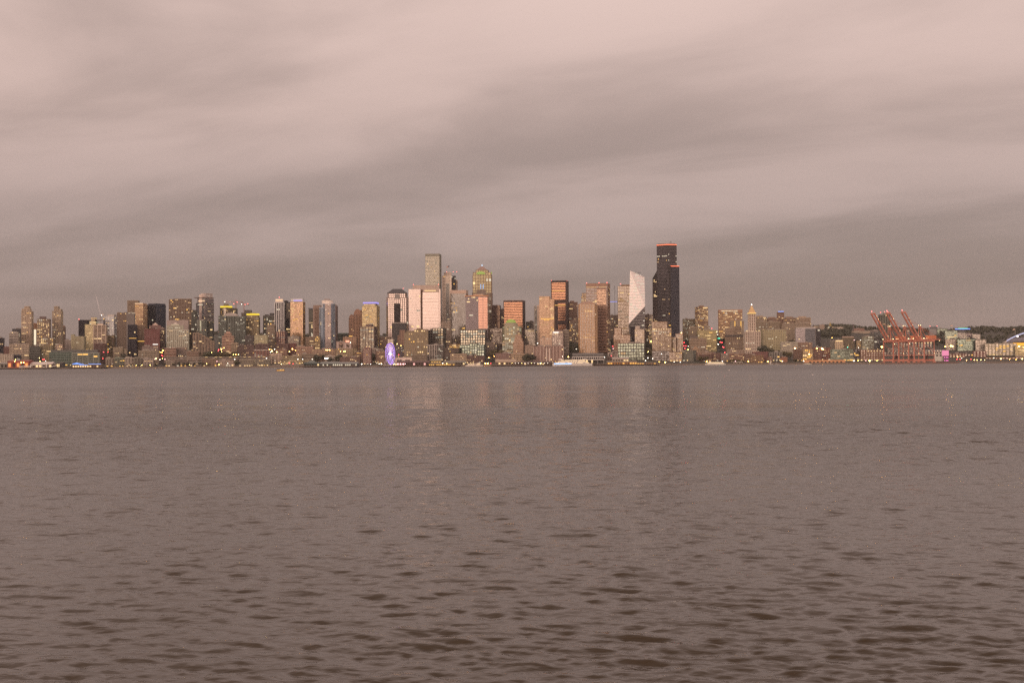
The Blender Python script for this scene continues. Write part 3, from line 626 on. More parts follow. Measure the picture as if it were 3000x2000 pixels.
# ---------------- between the white striped tower and the Ferris wheel
B('office_tower', 'dark speckled office block with a darker roof box', 771, 808, 924, R(10), 'cur', '#665b57', 'gr', sd=3, lit=.14, lc='o', units=0, blocks=[(0, 1, 0, 1, 924), (.56, 1, .1, .9, 917, {'st': 'blank', 'w': '#3c3838', 'lit': .0}), (.15, .42, .1, .9, 921, {'st': 'blank', 'w': '#3c3838', 'lit': 0})])
B('condo_tower', 'tower of white vertical stripes with a lit cream crown', 805, 834, 885, R(9), (3.3, 4.6, .42, .06, .7, .2), '#b3a69f', 'bk', sd=3, lit=.10, lc='o', units=0, blocks=[(0, 1, 0, 1, 885), (.08, .9, .05, .95, 876, {'st': 'blank', 'w': '#c7ad9c', 'lit': 0})], roofs=lambda I: (strip(I, .1, .88, 878.5, 880.5, glow('peach_line', (1, .66, .38), 1.2)), beacon(I, .5, 871)))
B('condo_tower', 'near-black glass tower with a white balcony strip', 832, 857, 885, R(9.8), 'cur', '#373434', 'bk', sd=5, lit=.07, units=0, blocks=[(0, 1, 0, 1, 885), (0, .4, .1, .9, 880, {'st': 'blank', 'lit': 0})], roofs=lambda I: [strip(I, .36, .82, 889 + 3.2 * i, 890.8 + 3.2 * i, wall('#a5917f'), 'balcony') for i in range(14)])
B('condo_tower', 'orange tan glass tower with a pale blue lit crown', 851, 894, 884, R(8.6), (3.1, 3.4, .34, .26, .35, .4), '#987352', 'br', sd=7, d=32, lit=.16, units=0, blocks=[(.0, 1, 0, 1, 884), (.05, .97, .05, .95, 875, {'st': 'blank', 'w': '#b7a9a0', 'lit': 0})], roofs=lambda I: strip(I, .25, .95, 879.5, 882, VIO(), 'crown_light'))
B('office_building', 'tan lower tower left of the white striped tower', 782, 807, 951, R(7.4), 'off', '#7f6b5a', 'dk', sd=3, lit=.12)
B('brick_building', 'plain maroon brick slab with a grey side wall', 809, 843, 971, R(6.6), 'sol', '#5c433f', 'br', sd=8, lit=.04, units=0)
B('office_building', 'grey beige block with small square windows below the orange tower', 844, 880, 985, R(6), 'res', '#837264', 'dk', sd=5, lit=.06)
B('condo_tower', 'slim glass tower with a blue tinted roof edge', 905, 920, 905, R(9), 'bal', '#70665d', 'gr', sd=3, lit=.12, lc='o', units=0, roofs=lambda I: slab(I, -.1, 1, -.1, .9, 903, 905, flat('blue_roof', (0.06, 0.08, 0.16)), 'roof_edge'))
B('office_tower', 'brown concrete tower with dark slot windows and octagonal cap', 918, 942, 894, R(8), (3.6, 14, .34, .42, .8, .5), '#83695c', 'br', sd=3, lit=.05, units=0, blocks=[(0, 1, 0, 1, 901), (.0, 1, 0, 1, 894, {'yb': 901, 'st': 'blank', 'lit': 0})])
B('office_tower', 'brown twin of the slot window tower seen right of the blue glass tower', 972, 989, 895, R(9), (3.6, 14, .34, .42, .8, .5), '#6f5a52', 'br', sd=4, lit=.03, units=0)
B('condo_tower', 'rounded blue and pale pink glass tower with a white crown', 934, 982, 890, R(7), (3.2, 3.0, .10, .14, .3, .4), '#9b9698', 'sk', sd=3, d=36, lit=.04, lc='o', units=0, blocks=[(.0, .5, 0.02, 1, 900, {'shape': 'bow'}), (.2, 1, 0, 1, 889, {'shape': 'bow'}), (.42, .78, -.06, .5, 890, {'w': '#bca197', 'g': 'pl', 'st': (3.2, 3.6, .3, .34, .4, .6), 'name': 'balcony_bay'}), (.18, .88, .1, .95, 880, {'st': 'blank', 'w': '#cdb4a3', 'lit': 0, 'shape': 'bow'}), (.34, .66, .3, .8, 875.5, {'st': 'fin', 'w': '#8b7265', 'lit': 0})])
B('office_building', 'brown mid-rise office with yellow windows beside the blue tower', 896, 925, 987, R(6), 'off', '#7b6350', 'dk', sd=3, lit=.10)
B('office_building', 'small yellow lit office at the foot of the blue tower', 923, 938, 985, R(5.4), 'off', '#8d7454', 'dk', sd=2, lit=.4, lc='a')
B('office_building', 'flat building with a pale green roof edge in the hill gap', 989, 1024, 977, R(11), 'band', '#5c5a50', 'gr', sd=3, lit=.04, units=0, roofs=lambda I: slab(I, 0, 1, 0, 1, 975, 977, wall('#8d958a'), 'roof_edge', 1))
def arches(I):
    vault(I, .34, .86, 921, 905, '#8b6552'); vault(I, 0.0, .36, 932, 921, '#7d5b4b', fv=(.05, .95))
    slab(I, .82, 1.0, .0, .9, 908, 930, wall('#7b5949'), 'side_block')
B('office_tower', 'brown stone tower with two stepped rounded arch tops', 1022, 1064, 921, R(8.6), (3.8, 4.0, .42, .46, .45, .35), '#85624f', 'bk', sd=-1, d=34, lit=.02, units=0, blocks=[(.34, 1, 0, 1, 921), (0, .36, .05, 1, 932)], roofs=arches)
B('condo_tower', 'beige tower with a violet lit crown', 1061, 1112, 896, R(8), (3.2, 3.2, .36, .34, .35, .3), '#988160', 'yl', sd=9, d=34, lit=.20, lc='w', units=0, blocks=[(0, 1, 0, 1, 896), (.1, .88, .1, .9, 889.5, {'lit': .4}), (.1, .92, .08, .9, 884.5, {'st': 'blank', 'yb': 889.5, 'lit': 0})], roofs=lambda I: slab(I, .08, .94, .05, .92, 885, 889.3, VIO(), 'crown_light', 1.0))
B('office_building', 'tan mid-rise block in front of the arch topped tower', 1005, 1047, 987, R(6), 'sol', '#8a6a55', 'dk', sd=3, lit=.06, roofs=lambda I: strip(I, .45, .7, 983.5, 985.5, W_AM()))
B('condo_tower', 'dark brick condo tower ruled with cream window bands', 1055, 1106, 956, R(5.6), (3.2, 7.0, .20, .30, .5, .3), '#5f4b45', 'pl', sd=10, d=30, lit=.14, lc='c', units=0, blocks=[(0, 1, 0, 1, 956), (.35, .75, .2, .8, 950, {'st': 'blank', 'lit': 0})])
B('office_building', 'billboard building with a large dark printed mural', 986, 1010, 1000, R(5), 'blank', '#9b8276', 'dk', sd=1, lit=.0, units=2, roofs=lambda I: strip(I, .3, .85, 1002, 1020, MURAL(), 'mural'))
B('office_building', 'small block with a second printed mural and an orange roof sign', 1010, 1029, 1004, R(5), 'blank', '#a38a80', 'dk', sd=1, lit=.0, units=0, roofs=lambda I: (strip(I, .25, .75, 1007, 1018, MURAL(), 'mural'), strip(I, .15, .75, 997, 1002, glow('orange_sign', (1, .35, .22), 1.8), 'roof_sign')))
B('apartment_building', 'white striped low block beside the lamp cluster', 791, 826, 1035, R(2.6), (3.4, 3.2, .55, .2, .5, .2), '#a88d7c', 'dk', sd=2, lit=.06)
B('market_hall', 'maroon market hall with lit upper windows', 808, 846, 1006, R(4.4), 'res', '#5b413b', 'dk', sd=2, lit=.16, units=1)
B('market_hall', 'plain dark red market block beside the maroon hall', 846, 869, 1005, R(4.6), 'sol', '#5e3b35', 'dk', sd=2, lit=.06, units=1)
B('market_hall', 'pink tan market building with amber eaves lights', 868, 918, 1015, R(4), 'res', '#92705e', 'dk', sd=2, lit=.08)
B('market_hall', 'small block with a red lit facade sign', 808, 842, 1024, R(3.4), 'res', '#7f604f', 'dk', sd=2, lit=.2, lc='a')
B('hotel_building', 'long tan inn on the slope above the aquarium piers', 915, 985, 1023, R(3.6), 'res', '#8b6f5c', 'dk', sd=2, lit=.08, units=3)
B('office_building', 'cream low office stretching below the market', 828, 884, 1042, R(2.2), 'off', '#8f7a60', 'dk', sd=2, lit=.10, lc='a')
B('office_building', 'tan garage block right of the cream office', 882, 930, 1036, R(2.6), 'band', '#85705e', 'dk', sd=2, lit=.05)
B('office_building', 'brown low row under the billboards', 985, 1035, 1020, R(3.4), 'res', '#88715b', 'dk', sd=2, lit=.12, lc='a', units=1)
B('apartment_building', 'yellowish stucco block below the billboards', 1016, 1046, 1022, R(4.2), 'sol', '#9a8263', 'dk', sd=2, lit=.08)
B('apartment_building', 'white flat roofed building with bright ground lights amid trees', 952, 1000, 1042, R(2.2), 'band', '#a48f80', 'dk', sd=2, lit=.06, roofs=lambda I: strip(I, -.02, .25, 1048, 1050.5, WHT()))
B('brick_building', 'long brown brick terrace low behind the pier sheds', 996, 1056, 1046, R(1.8), 'res', '#6d5349', 'dk', sd=2, lit=.08)
B('brick_building', 'brick building with lit windows left of the maroon condo', 1040, 1070, 1031, R(2.8), 'res', '#6b5044', 'dk', sd=2, lit=.12)
B('condo_tower', 'slim maroon condo standing close to the waterfront', 1064, 1089, 1020, R(1.4), 'res', '#71504a', 'pl', sd=3, d=22, lit=.12, units=1, blocks=[(0, 1, 0, 1, 1020), (.2, .8, .2, .8, 1016, {'st': 'blank', 'lit': 0})])
B('brick_building', 'orange brick block just left of the Ferris wheel', 1101, 1131, 1029, R(2), 'res', '#80604f', 'dk', sd=3, lit=.14)
B('apartment_building', 'grey low block behind the orange brick block', 1088, 1124, 1021, R(3.2), 'res', '#7d6a5e', 'dk', sd=2, lit=.06)
B('office_building', 'low brown terrace in the gap behind the Ferris wheel', 1110, 1146, 987, R(7), 'off', '#7d6353', 'dk', sd=3, lit=.10)
B('apartment_building', 'narrow cream block right behind the Ferris wheel', 1136, 1157, 993, R(5.4), 'band', '#8e7a6e', 'dk', sd=5, lit=.12)
# ---------------- first rows of downtown above the piers
B('apartment_building', 'large olive tan apartment house with a stepped roof above the piers', 1184, 1255, 972, R(3.6), (6.2, 5.4, .46, .44, .4, .3), '#7a654e', 'pl', sd=2, d=34, lit=.17, lc='w', units=2, blocks=[(0, 1, 0, 1, 974), (.42, 1, .05, 1, 965), (.1, .4, .1, .9, 969), (.52, .72, .2, .8, 961, {'st': 'blank', 'lit': 0})])
B('apartment_tower', 'black framed tower with white window grid above the piers', 1254, 1306, 961, R(5), (6.4, 6.0, .32, .30, .5, .4), '#4a413a', 'pl', sd=8, d=30, lit=.16, lc='c', units=2, blocks=[(0, .3, .1, 1, 966, {'g': 'bk', 'lit': .06}), (.3, 1, 0, 1, 961)])
B('office_tower', 'slim beige tower with a punched grid beside the black framed one', 1292, 1322, 943, R(6.4), (3.9, 4.2, .46, .46, .45, .35), '#8d7767', 'bk', sd=3, lit=.02, units=0)
B('apartment_tower', 'dark framed apartment block with many pale lit panes', 1349, 1427, 966, R(5.4), (6.4, 6.4, .30, .30, .5, .4), '#4d433b', 'pl', sd=6, d=32, lit=.28, lc='c', units=3)
B('apartment_building', 'green glass lower block in front of the dark framed one', 1346, 1424, 1008, R(3.4), (6.2, 6.0, .26, .30, .4, .4), '#55574e', 'gr', sd=6, d=28, lit=.20, lc='c', units=2, blocks=[(0, .42, 0, 1, 1010), (.42, .72, -.05, 1, 1006), (.72, 1, .02, 1, 1009)])
B('apartment_building', 'white balcony apartments with a dark right side', 1252, 1297, 1009, R(2.6), 'bal', '#a29084', 'dk', sd=17, d=26, lit=.10, lc='c', units=2)
B('brick_building', 'stepped reddish brick block left of the olive apartment house', 1165, 1188, 967, R(5.6), 'res', '#7f6050', 'dk', sd=2, lit=.05, blocks=[(.3, 1, 0, 1, 967), (0, .3, .1, 1, 982)], units=0)
B('office_building', 'amber lit office peeping between the two framed apartment blocks', 1317, 1350, 1008, R(4.2), (3.4, 3.2, .24, .30, .3, .3), '#6a5138', 'yl', sd=2, lit=.62, lc='a', units=1)
B('brick_building', 'dark brown row in the notch below the slim beige tower', 1298, 1346, 1019, R(3.2), 'res', '#574840', 'dk', sd=2, lit=.08, units=1)
B('office_building', 'low beige office with a punched facade by the viaduct', 1320, 1368, 1036, R(1.9), 'off', '#9a8069', 'dk', sd=2, lit=.08, units=1)
B('brick_building', 'dark maroon brick row right of the low beige office', 1366, 1421, 1042, R(1.9), 'res', '#573f3a', 'dk', sd=2, lit=.07, units=2)
B('brick_building', 'shadowy brown block with yellow windows behind the street trees', 1436, 1474, 962, R(7), 'off', '#55463d', 'dk', sd=3, lit=.06, lc='a', units=1)
B('brick_building', 'mid brown block filling the foot of the pyramid topped tower', 1424, 1452, 1002, R(5), 'off', '#5f5046', 'dk', sd=2, lit=.08, units=1)
B('office_building', 'dim low block left of the white balcony apartments', 1206, 1252, 1040, R(1.9), 'band', '#7d6a58', 'dk', sd=2, lit=.10, units=1)
B('office_building', 'grey low block with red lamps right of the Ferris wheel', 1156, 1186, 1012, R(4.4), 'res', '#5d5049', 'dk', sd=2, lit=.14, lc='a', units=1)
# ---------------- downtown core
def chamfer(I):
    hip(I, 859, 846, .28, '#454040', (.04, .96), (.02, .98), name='hipped_roof'); beacon(I, .78, 845, r=.7)
    slab(I, .37, .63, -.05, .1, 889, 1010, glass('bk'), 'glass_bay', 0)
    slab(I, .38, .62, -.03, .2, 862, 876, wall('#7d7068'), 'louvre_bay', 0)
B('office_tower', 'brown grid tower with a dark chamfered roof and a black glass centre bay', 1132, 1197, 867, R(8.6), (5.6, 5.4, .30, .22, .5, .4), '#6b584e', 'mi', sd=2, d=40, lit=.02, units=0, blocks=[(0, 1, 0, 1, 872, {'shape': 'oct', 'cut': .07}), (.06, .94, .03, .97, 859, {'shape': 'oct', 'cut': .07})], roofs=chamfer)
B('office_building', 'black glass box in front of the chamfered tower', 1149, 1191, 946, R(7), 'blank', '#3e3836', 'bk', sd=2, lit=.03, units=0, roofs=lambda I: (slab(I, -.01, 1.01, -.02, 1, 944.8, 947, wall('#8d7c70'), 'roof_edge')))
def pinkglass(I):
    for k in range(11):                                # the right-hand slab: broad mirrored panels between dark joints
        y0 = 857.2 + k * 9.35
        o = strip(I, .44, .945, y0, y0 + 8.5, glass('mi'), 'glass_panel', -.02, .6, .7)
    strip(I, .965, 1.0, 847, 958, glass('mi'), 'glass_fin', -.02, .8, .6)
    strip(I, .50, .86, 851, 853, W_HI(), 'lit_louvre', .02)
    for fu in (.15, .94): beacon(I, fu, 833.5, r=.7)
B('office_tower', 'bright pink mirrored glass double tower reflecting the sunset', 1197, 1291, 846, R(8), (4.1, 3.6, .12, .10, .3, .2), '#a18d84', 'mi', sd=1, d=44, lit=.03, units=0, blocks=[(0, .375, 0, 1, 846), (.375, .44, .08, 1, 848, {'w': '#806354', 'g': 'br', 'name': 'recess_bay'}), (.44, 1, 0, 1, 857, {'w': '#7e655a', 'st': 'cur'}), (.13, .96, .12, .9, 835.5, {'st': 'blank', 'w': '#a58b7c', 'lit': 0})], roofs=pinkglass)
def rainier(I):
    # patterned skin and the curve that sweeps out at the foot
    a = I['uv'](1, .0); mb = MB(); n = 9
    prof = [(I['zy'](870 + i * 14), (i / 8) ** 2 * 9.0) for i in range(n)]
    mb.loft([[(a[0] - .5, a[1], z), (a[0] + .3 + o, a[1], z), (a[0] + .3 + o, a[1] + 26, z), (a[0] - .5, a[1] + 26, z)] for z, o in reversed(prof)])
    mb.build('flared_skirt', glass('bk'), I['root'])
B('office_tower', 'very tall slim speckled glass tower with a plain dark cap', 1246, 1293, 744, R(11), (3.9, 2.4, .30, .26, .3, .22), '#7c7264', 'sp', sd=6, d=40, lit=.05, lc='c', units=0, ph=7.5, roofs=rainier)
def union(I):
    slab(I, .12, .62, .08, .8, 799, 808, wall('#a89080'), 'crown_drum', 0)
    mb = MB(); u, v = I['uv'](.42, .4); mb.dome((u, v, I['zy'](800)), 9.5, 9.5, 4, 16, 4); mb.build('crown_dome', wall('#a89080'), I['root'])
    for fu in (.3, .75, .98): beacon(I, fu, 796.5, r=.7)
    u, v = I['uv'](.3, .3); z0, z1 = I['zy'](800), I['zy'](779)
    mb = MB(); mb.tube((u, v, z0), (u, v, z1), .22, 6); mb.build('flagpole', flat('white_paint', (0.55, 0.52, 0.5)), I['root'])
    for nm, a, b, c, m in (('flag_stripes', 0, 4.2, 0, wall('#c58a76')), ('flag_canton', 4.2, 7.5, 1.6, wall('#4c3f46'))):
        mb = MB(); mb.box(u + a, u + b, v - .1, v + .1, z1 - 4.4 + c, z1 - .6 + c); mb.build(nm, m, I['root'])
B('office_tower', 'curved pale stone tower with a rounded crown and a flag', 1295, 1340, 822, R(12), (3.9, 6.2, .40, .44, .5, .5), '#ab9181', 'dk', sd=1, d=36, lit=.03, units=0, blocks=[(0, .62, 0, 1, 808, {'st': (3.9, 16, .5, .66, .4, .3), 'w': '#d6b49f', 'g': 'pl'}), (.27, .47, -.02, .5, 831, {'w': '#a59a92', 'g': 'pl', 'st': 'fin', 'name': 'glass_bay'}), (.55, .9, .1, 1, 808, {'w': '#3f3c3e', 'g': 'bk', 'st': 'cur', 'lit': .05, 'name': 'glass_wing'}), (.86, 1, .2, 1, 820, {'st': 'bal', 'w': '#a38b7c', 'name': 'balcony_wing'})], roofs=union)
B('office_tower', 'brown tower of thin vertical ribs under a plain pinkish cap', 1320, 1371, 850, R(9.6), (3.9, 2.9, .36, .05, .8, .12), '#86705f', 'bk', sd=6, d=36, lit=.05, lc='a', units=0, ph=.5, blocks=[(0, 1, 0, 1, 860), (-.01, 1.01, -.01, 1.01, 850, {'yb': 860, 'st': 'blank', 'w': '#ae8f7d', 'lit': 0})])
def wamu(I):
    hip(I, 791, 778.5, .46, '#86695d', (.2, .74), (.12, .88), name='pyramid_roof')
    u, v = I['uv'](.47, .5); z = I['zy'](778)
    mb = MB(); mb.tube((u, v, z - 1), (u, v, z + 4), .8, 6, r2=.3); mb.build('spire', glow('blue_white_tip', (.5, .75, 1), 3), I['root'])
    a, b = I['uv'](.19, -.02), I['uv'](.66, -.02)
    c, r = (a[0] + b[0]) / 2, (b[0] - a[0]) / 2; z0, h = I['zy'](803.5), I['zy'](796) - I['zy'](803.5)
    mb = MB(); fr = [(c + r * math.cos(math.pi * i / 10), a[1] - .9, z0 + h * math.sin(math.pi * i / 10)) for i in range(11)]
    mb.loft([fr, [(p[0], p[1] + .6, p[2]) for p in fr]]); mb.build('arched_window', glow('green_arch', (.50, .70, .10), .55), I['root'])
    for fu in (.40, .53): strip(I, fu, fu + .035, 833, 847, glow('blue_fin', (.32, .58, 1.0), .95), 'light_fin', -.02, 1.0)
    slab(I, .2, .66, -.02, .3, 849, 866, wall('#756257'), 'stone_panel', .3)
    slab(I, .97, 1.0, .02, .12, 797, 803, glow('green_arch', (.50, .70, .10), .55), 'corner_light', .2)
B('office_tower', 'tall postmodern tower with a pyramid roof and a green lit arch', 1385, 1443, 806, R(11), (8.5, 7.4, .20, .16, .7, .5), '#7c6554', 'yg', sd=2, d=42, lit=.14, lc='c', units=0, blocks=[(0, .97, 0, 1, 806), (.02, .94, .04, .96, 798), (.16, .80, .06, .94, 791, {'lit': .1}), (-.03, 1.0, .0, 1, 858, {'w': '#6d5b50', 'g': 'dk', 'st': 'off', 'lit': .03, 'name': 'lower_shaft'})], roofs=wamu)
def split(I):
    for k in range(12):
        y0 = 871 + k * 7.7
        strip(I, .585, .785, y0, y0 + 7.1, glass('rose_reflect'), 'glass_panel', -.01, .5, .6)
        strip(I, .80, 1.0, y0, y0 + 7.1, glass('rose_reflect'), 'glass_panel', -.01, .5, .6)
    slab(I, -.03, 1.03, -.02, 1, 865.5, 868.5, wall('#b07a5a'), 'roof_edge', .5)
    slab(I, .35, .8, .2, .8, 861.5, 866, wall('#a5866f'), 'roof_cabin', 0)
GLASS['rose_reflect'] = ((0.54, 0.355, 0.29), 0.95, 0.3)  # sky reflection put into the tint: salmon panes here, lilac grey half below
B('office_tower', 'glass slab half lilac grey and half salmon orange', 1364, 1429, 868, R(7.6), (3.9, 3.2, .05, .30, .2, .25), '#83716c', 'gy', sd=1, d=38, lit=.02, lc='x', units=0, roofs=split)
B('office_tower', 'plain dark brown slab right of the pyramid topped tower', 1442, 1467, 894, R(10), 'ver', '#5a463f', 'br', sd=3, lit=.02, units=0)
B('office_tower', 'dim narrow brown tower peeping left of the orange banded tower', 1466, 1478, 905, R(13), 'off', '#6a564c', 'dk', sd=2, lit=.06)
def bands(I, fu0, fu1, y0, y1, n, g='or', extra=0.0):
    h = (y1 - y0) / n
    for k in range(n): strip(I, fu0, fu1, y0 + k * h, y0 + k * h + h * .46, glass(g), 'window_band', 0.0, .75 + extra, .5)
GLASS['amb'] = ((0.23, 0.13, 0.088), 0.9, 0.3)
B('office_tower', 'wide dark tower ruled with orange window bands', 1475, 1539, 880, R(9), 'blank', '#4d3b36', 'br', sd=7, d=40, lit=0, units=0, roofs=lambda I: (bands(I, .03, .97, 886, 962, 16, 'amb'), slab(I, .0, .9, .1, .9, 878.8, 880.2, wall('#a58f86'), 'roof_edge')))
def tan_dome(I):
    u, v = I['uv'](.44, .5); r = 13.0; z0 = I['zy'](956)
    mb = MB(); mb.tube((u, v, z0 - 1), (u, v, I['zy'](945)), r + 4, 20); mb.build('dome_drum', wall('#8f806c'), I['root'])
    mb = MB(); mb.dome((u, v, I['zy'](945)), r, r, I['zy'](934.5) - I['zy'](945), 18, 6); mb.build('lit_dome', glow('green_dome', (.62, .78, .10), .42), I['root'])
    mb = MB()
    for i in range(12):
        t = 6.283 * i / 12
        mb.bar((u + r * 1.02 * math.cos(t), v + r * 1.02 * math.sin(t), I['zy'](945)), (u + r * .5 * math.cos(t), v + r * .5 * math.sin(t), I['zy'](936.2)), .5)
    mb.build('dome_ribs', wall('#8b8a62'), I['root'])
B('office_tower', 'pale lit grid office crowned by a glowing green dome', 1471, 1530, 956, R(6.6), (4.0, 5.2, .24, .26, .4, .35), '#8e8468', 'pl', sd=2, d=38, lit=.5, lc='c', units=0, blocks=[(.03, .97, 0, 1, 956, {'shape': 'oct', 'cut': .1}), (0, 1, 0, 1, 1002, {'st': 'band', 'w': '#92806c', 'lit': .35})], roofs=tan_dome)
def deco(I): hip(I, 973, 967, .5, '#6a5549', (.36, .64), (.3, .7), name='roof_lantern')
B('office_tower', 'small art deco tower stepping up to a dark lantern', 1504, 1534, 990, R(4.6), (3.6, 3.0, .55, .40, .6, .2), '#a07c65', 'dk', sd=2, d=24, lit=.05, units=0, blocks=[(0, 1, 0, 1, 1001), (.1, .9, .05, .95, 992), (.22, .78, .1, .9, 980), (.32, .68, .2, .8, 973, {'w': '#6f5a4c', 'lit': .2})], roofs=deco)
B('office_building', 'tan podium with rows of square windows below the deco tower', 1497, 1541, 1036, R(2.4), 'off', '#9c7f66', 'dk', sd=2, lit=.03, units=1)
B('brick_building', 'rosy brick low building left of the tan podium', 1452, 1497, 1034, R(2.8), 'res', '#7c5f57', 'dk', sd=2, lit=.06)
B('office_tower', 'dark olive office slab between the dome and the tan grid tower', 1538, 1571, 965, R(6), 'fin', '#5b5046', 'dk', sd=3, lit=.04, runs=.06)
B('apartment_building', 'low cream rowhouse block behind the street trees', 1538, 1564, 1011, R(4), 'res', '#8a705f', 'dk', sd=2, lit=.08)
B('condo_tower', 'slender white and black checkered condo tower', 1565, 1583, 897, R(9), 'bal', '#8e8178', 'bk', sd=2, lit=.18, lc='o', blocks=[(0, 1, 0, 1, 897), (0.02, .2, 0, .5, 894, {'st': 'blank', 'lit': 0}), (.55, 1, 0, .6, 894.5, {'st': 'blank', 'w': '#c29c86', 'lit': 0})], units=0)
B('office_building', 'small dark office low in the gap right of the orange banded tower', 1541, 1566, 942, R(12), 'off', '#575049', 'dk', sd=2, lit=.10)
B('office_tower', 'tan stone grid tower with a stepped right shoulder', 1580, 1626, 868, R(7), (3.9, 3.6, .34, .36, .45, .35), '#a37f63', 'br', sd=3, d=34, lit=.06, lc='w', runs=.04, units=0, blocks=[(0, .68, 0, 1, 868), (.68, .98, .02, 1, 876)], roofs=lambda I: strip(I, .1, .98, 933, 934.6, W_AM()))
def safeco(I):
    bands(I, .05, .90, 829, 880, 11, 'amb'); bands(I, .43, .90, 889, 941, 11, 'amb'); bands(I, .43, .90, 952, 966, 3, 'amb')
    strip(I, .06, .86, 852, 853.2, W_AM(), 'lit_floor', 0, .9); strip(I, .2, .9, 893.5, 894.8, W_AM(), 'lit_floor', 0, .9)
    beacon(I, .02, 821.5, r=.8); beacon(I, 1.0, 823, r=.8)
B('office_tower', 'black framed tower with orange window bands in three panels', 1614, 1666, 822, R(11), 'blank', '#3f302d', 'br', sd=5, d=42, lit=0, units=0, roofs=safeco)
B('office_building', 'flat pinkish block with two floor stripes below the tan grid tower', 1582, 1618, 989, R(5), 'sol', '#b08e78', 'dk', sd=2, lit=.04)
B('condo_tower', 'condo with white piers and a glowing white top line', 1618, 1650, 970, R(5), (3.2, 5.0, .34, .26, .8, .6), '#9c8478', 'dk', sd=2, d=26, lit=.10, units=0, blocks=[(0, 1, 0, 1, 970), (.2, .95, .1, .9, 966, {'st': 'blank', 'w': '#6c534a', 'lit': 0})], roofs=lambda I: strip(I, .1, .62, 972.3, 974.8, glow('white_sign', (1, .95, .85), 1.6)))
B('condo_tower', 'narrow banded condo right beside the white pier condo', 1650, 1667, 966, R(6), 'band', '#95806f', 'bk', sd=1, lit=.06)
def pilasters(I):
    for i in range(10): strip(I, i / 9 - .008 + .004, i / 9 + .012, 1015, 1056, wall('#ab9182'), 'pilaster', 0, 1.0, .8)
    for fu in (.44, .54): slab(I, fu - .025, fu + .025, -.06, .02, 1020, 1066, wall('#ae9586'), 'stair_tower', 0)
B('warehouse', 'large brown brick warehouse with pale pilasters by the ferry dock', 1563, 1652, 1014, R(2.2), (4.6, 4.4, .42, .42, .3, .2), '#8a6a5f', 'dk', sd=2, d=44, lit=.06, units=3, roofs=pilasters)
B('office_tower', 'brown square tower right of the black framed tower', 1666, 1692, 885, R(12), 'off', '#77594b', 'dk', sd=-1, lit=.10, blocks=[(0, 1, 0, 1, 885), (.15, .6, .2, .8, 881, {'st': 'blank', 'lit': 0})], units=0)
B('condo_tower', 'striped lower block in front of the brown square tower', 1667, 1696, 931, R(11), 'fin', '#7a6154', 'pl', sd=-1, lit=.14, blocks=[(0, 1, 0, 1, 940), (.42, 1, .1, 1, 931)])
def tanhip(I): hip(I, 891.5, 882.5, .30, '#8a6b5a', (-.0, 1), (0, 1), name='hipped_roof')
B('office_tower', 'tan tower with a shallow hipped roof and round of small windows', 1694, 1751, 891, R(6), (3.9, 4.0, .46, .44, .45, .35), '#ae8564', 'bk', sd=5, d=40, lit=.04, lc='w', runs=.03, units=0, blocks=[(0, 1, 0, 1, 891, {'shape': 'oct', 'cut': .08})], roofs=tanhip)
B('office_tower', 'little tower of bright lights behind the tan hipped tower', 1703, 1719, 868, R(12), 'res', '#84695c', 'yl', sd=2, lit=.6, lc='x', units=0, blocks=[(0, 1, 0, 1, 868), (.12, .95, .1, .9, 858, {'lit': .1})])
def third(I):
    for fu in (.01, .6, .97): beacon(I, fu, 828.5, r=.9)
    slab(I, .5, .96, -.045, .02, 845, 1030, wall('#8a6756'), 'front_bay', 0)
    bands(I, .51, .95, 850, 1028, 40, 'br', 1.5)
B('office_tower', 'massive red brown banded tower behind the tan hipped tower', 1717, 1787, 830, R(8), (3.9, 12, .04, .50, .3, .5), '#8c6a58', 'bk', sd=8, d=44, lit=.06, lc='w', runs=.05, units=0, ph=9, roofs=third)
B('office_tower', 'dim brown tower far back left of the antenna mast', 1786, 1812, 923, R(14), 'off', '#6f5b50', 'dk', sd=2, lit=.14)
def steps(I): beacon(I, .25, 832, r=.9)
B('office_tower', 'brown ribbed tower left of the white faceted tower', 1808, 1849, 837, R(10.6), (3.9, 5.5, .16, .46, .4, .5), '#80644f', 'dk', sd=2, d=36, lit=.06, lc='w', runs=.04, units=0, blocks=[(0.05, 1, 0, 1, 880, {'w': '#84664f', 'st': 'off'}), (0.05, .98, .02, .98, 838), (.3, .98, .1, .9, 834, {'st': 'blank', 'lit': 0})], roofs=steps)
B('office_tower', 'warm art deco setback building at the foot of the ribbed tower', 1798, 1847, 981, R(6), (3.7, 3.4, .5, .44, .5, .25), '#8b6b56', 'dk', sd=2, d=30, lit=.08, units=0, blocks=[(0, 1, 0, 1, 981), (.05, .46, .1, .9, 960), (.0, .42, 0, .3, 996)])
B('office_tower', 'grey ribbed old tower below the white faceted tower', 1860, 1889, 962, R(6.4), 'fin', '#88705e', 'dk', sd=2, d=28, lit=.08, units=0, blocks=[(0, 1, 0, 1, 964), (.05, .5, .1, .9, 955, {'st': 'blank', 'w': '#a18c7f', 'lit': 0})])
B('glass_office', 'low speckled glass office facing the ferry lots', 1810, 1890, 1005, R(3.4), (6.6, 6.2, .24, .32, .3, .3), '#5d554c', 'gr', sd=3, d=34, lit=.34, lc='c', units=2)
B('brick_building', 'dark brick row left of the speckled glass office', 1780, 1812, 1030, R(3.4), 'res', '#54403b', 'dk', sd=2, lit=.06)
B('office_building', 'lit office block between the faceted tower and the black skyscraper', 1890, 1914, 921, R(12), 'off', '#80695c', 'dk', sd=1, lit=.45, lc='w', units=1)
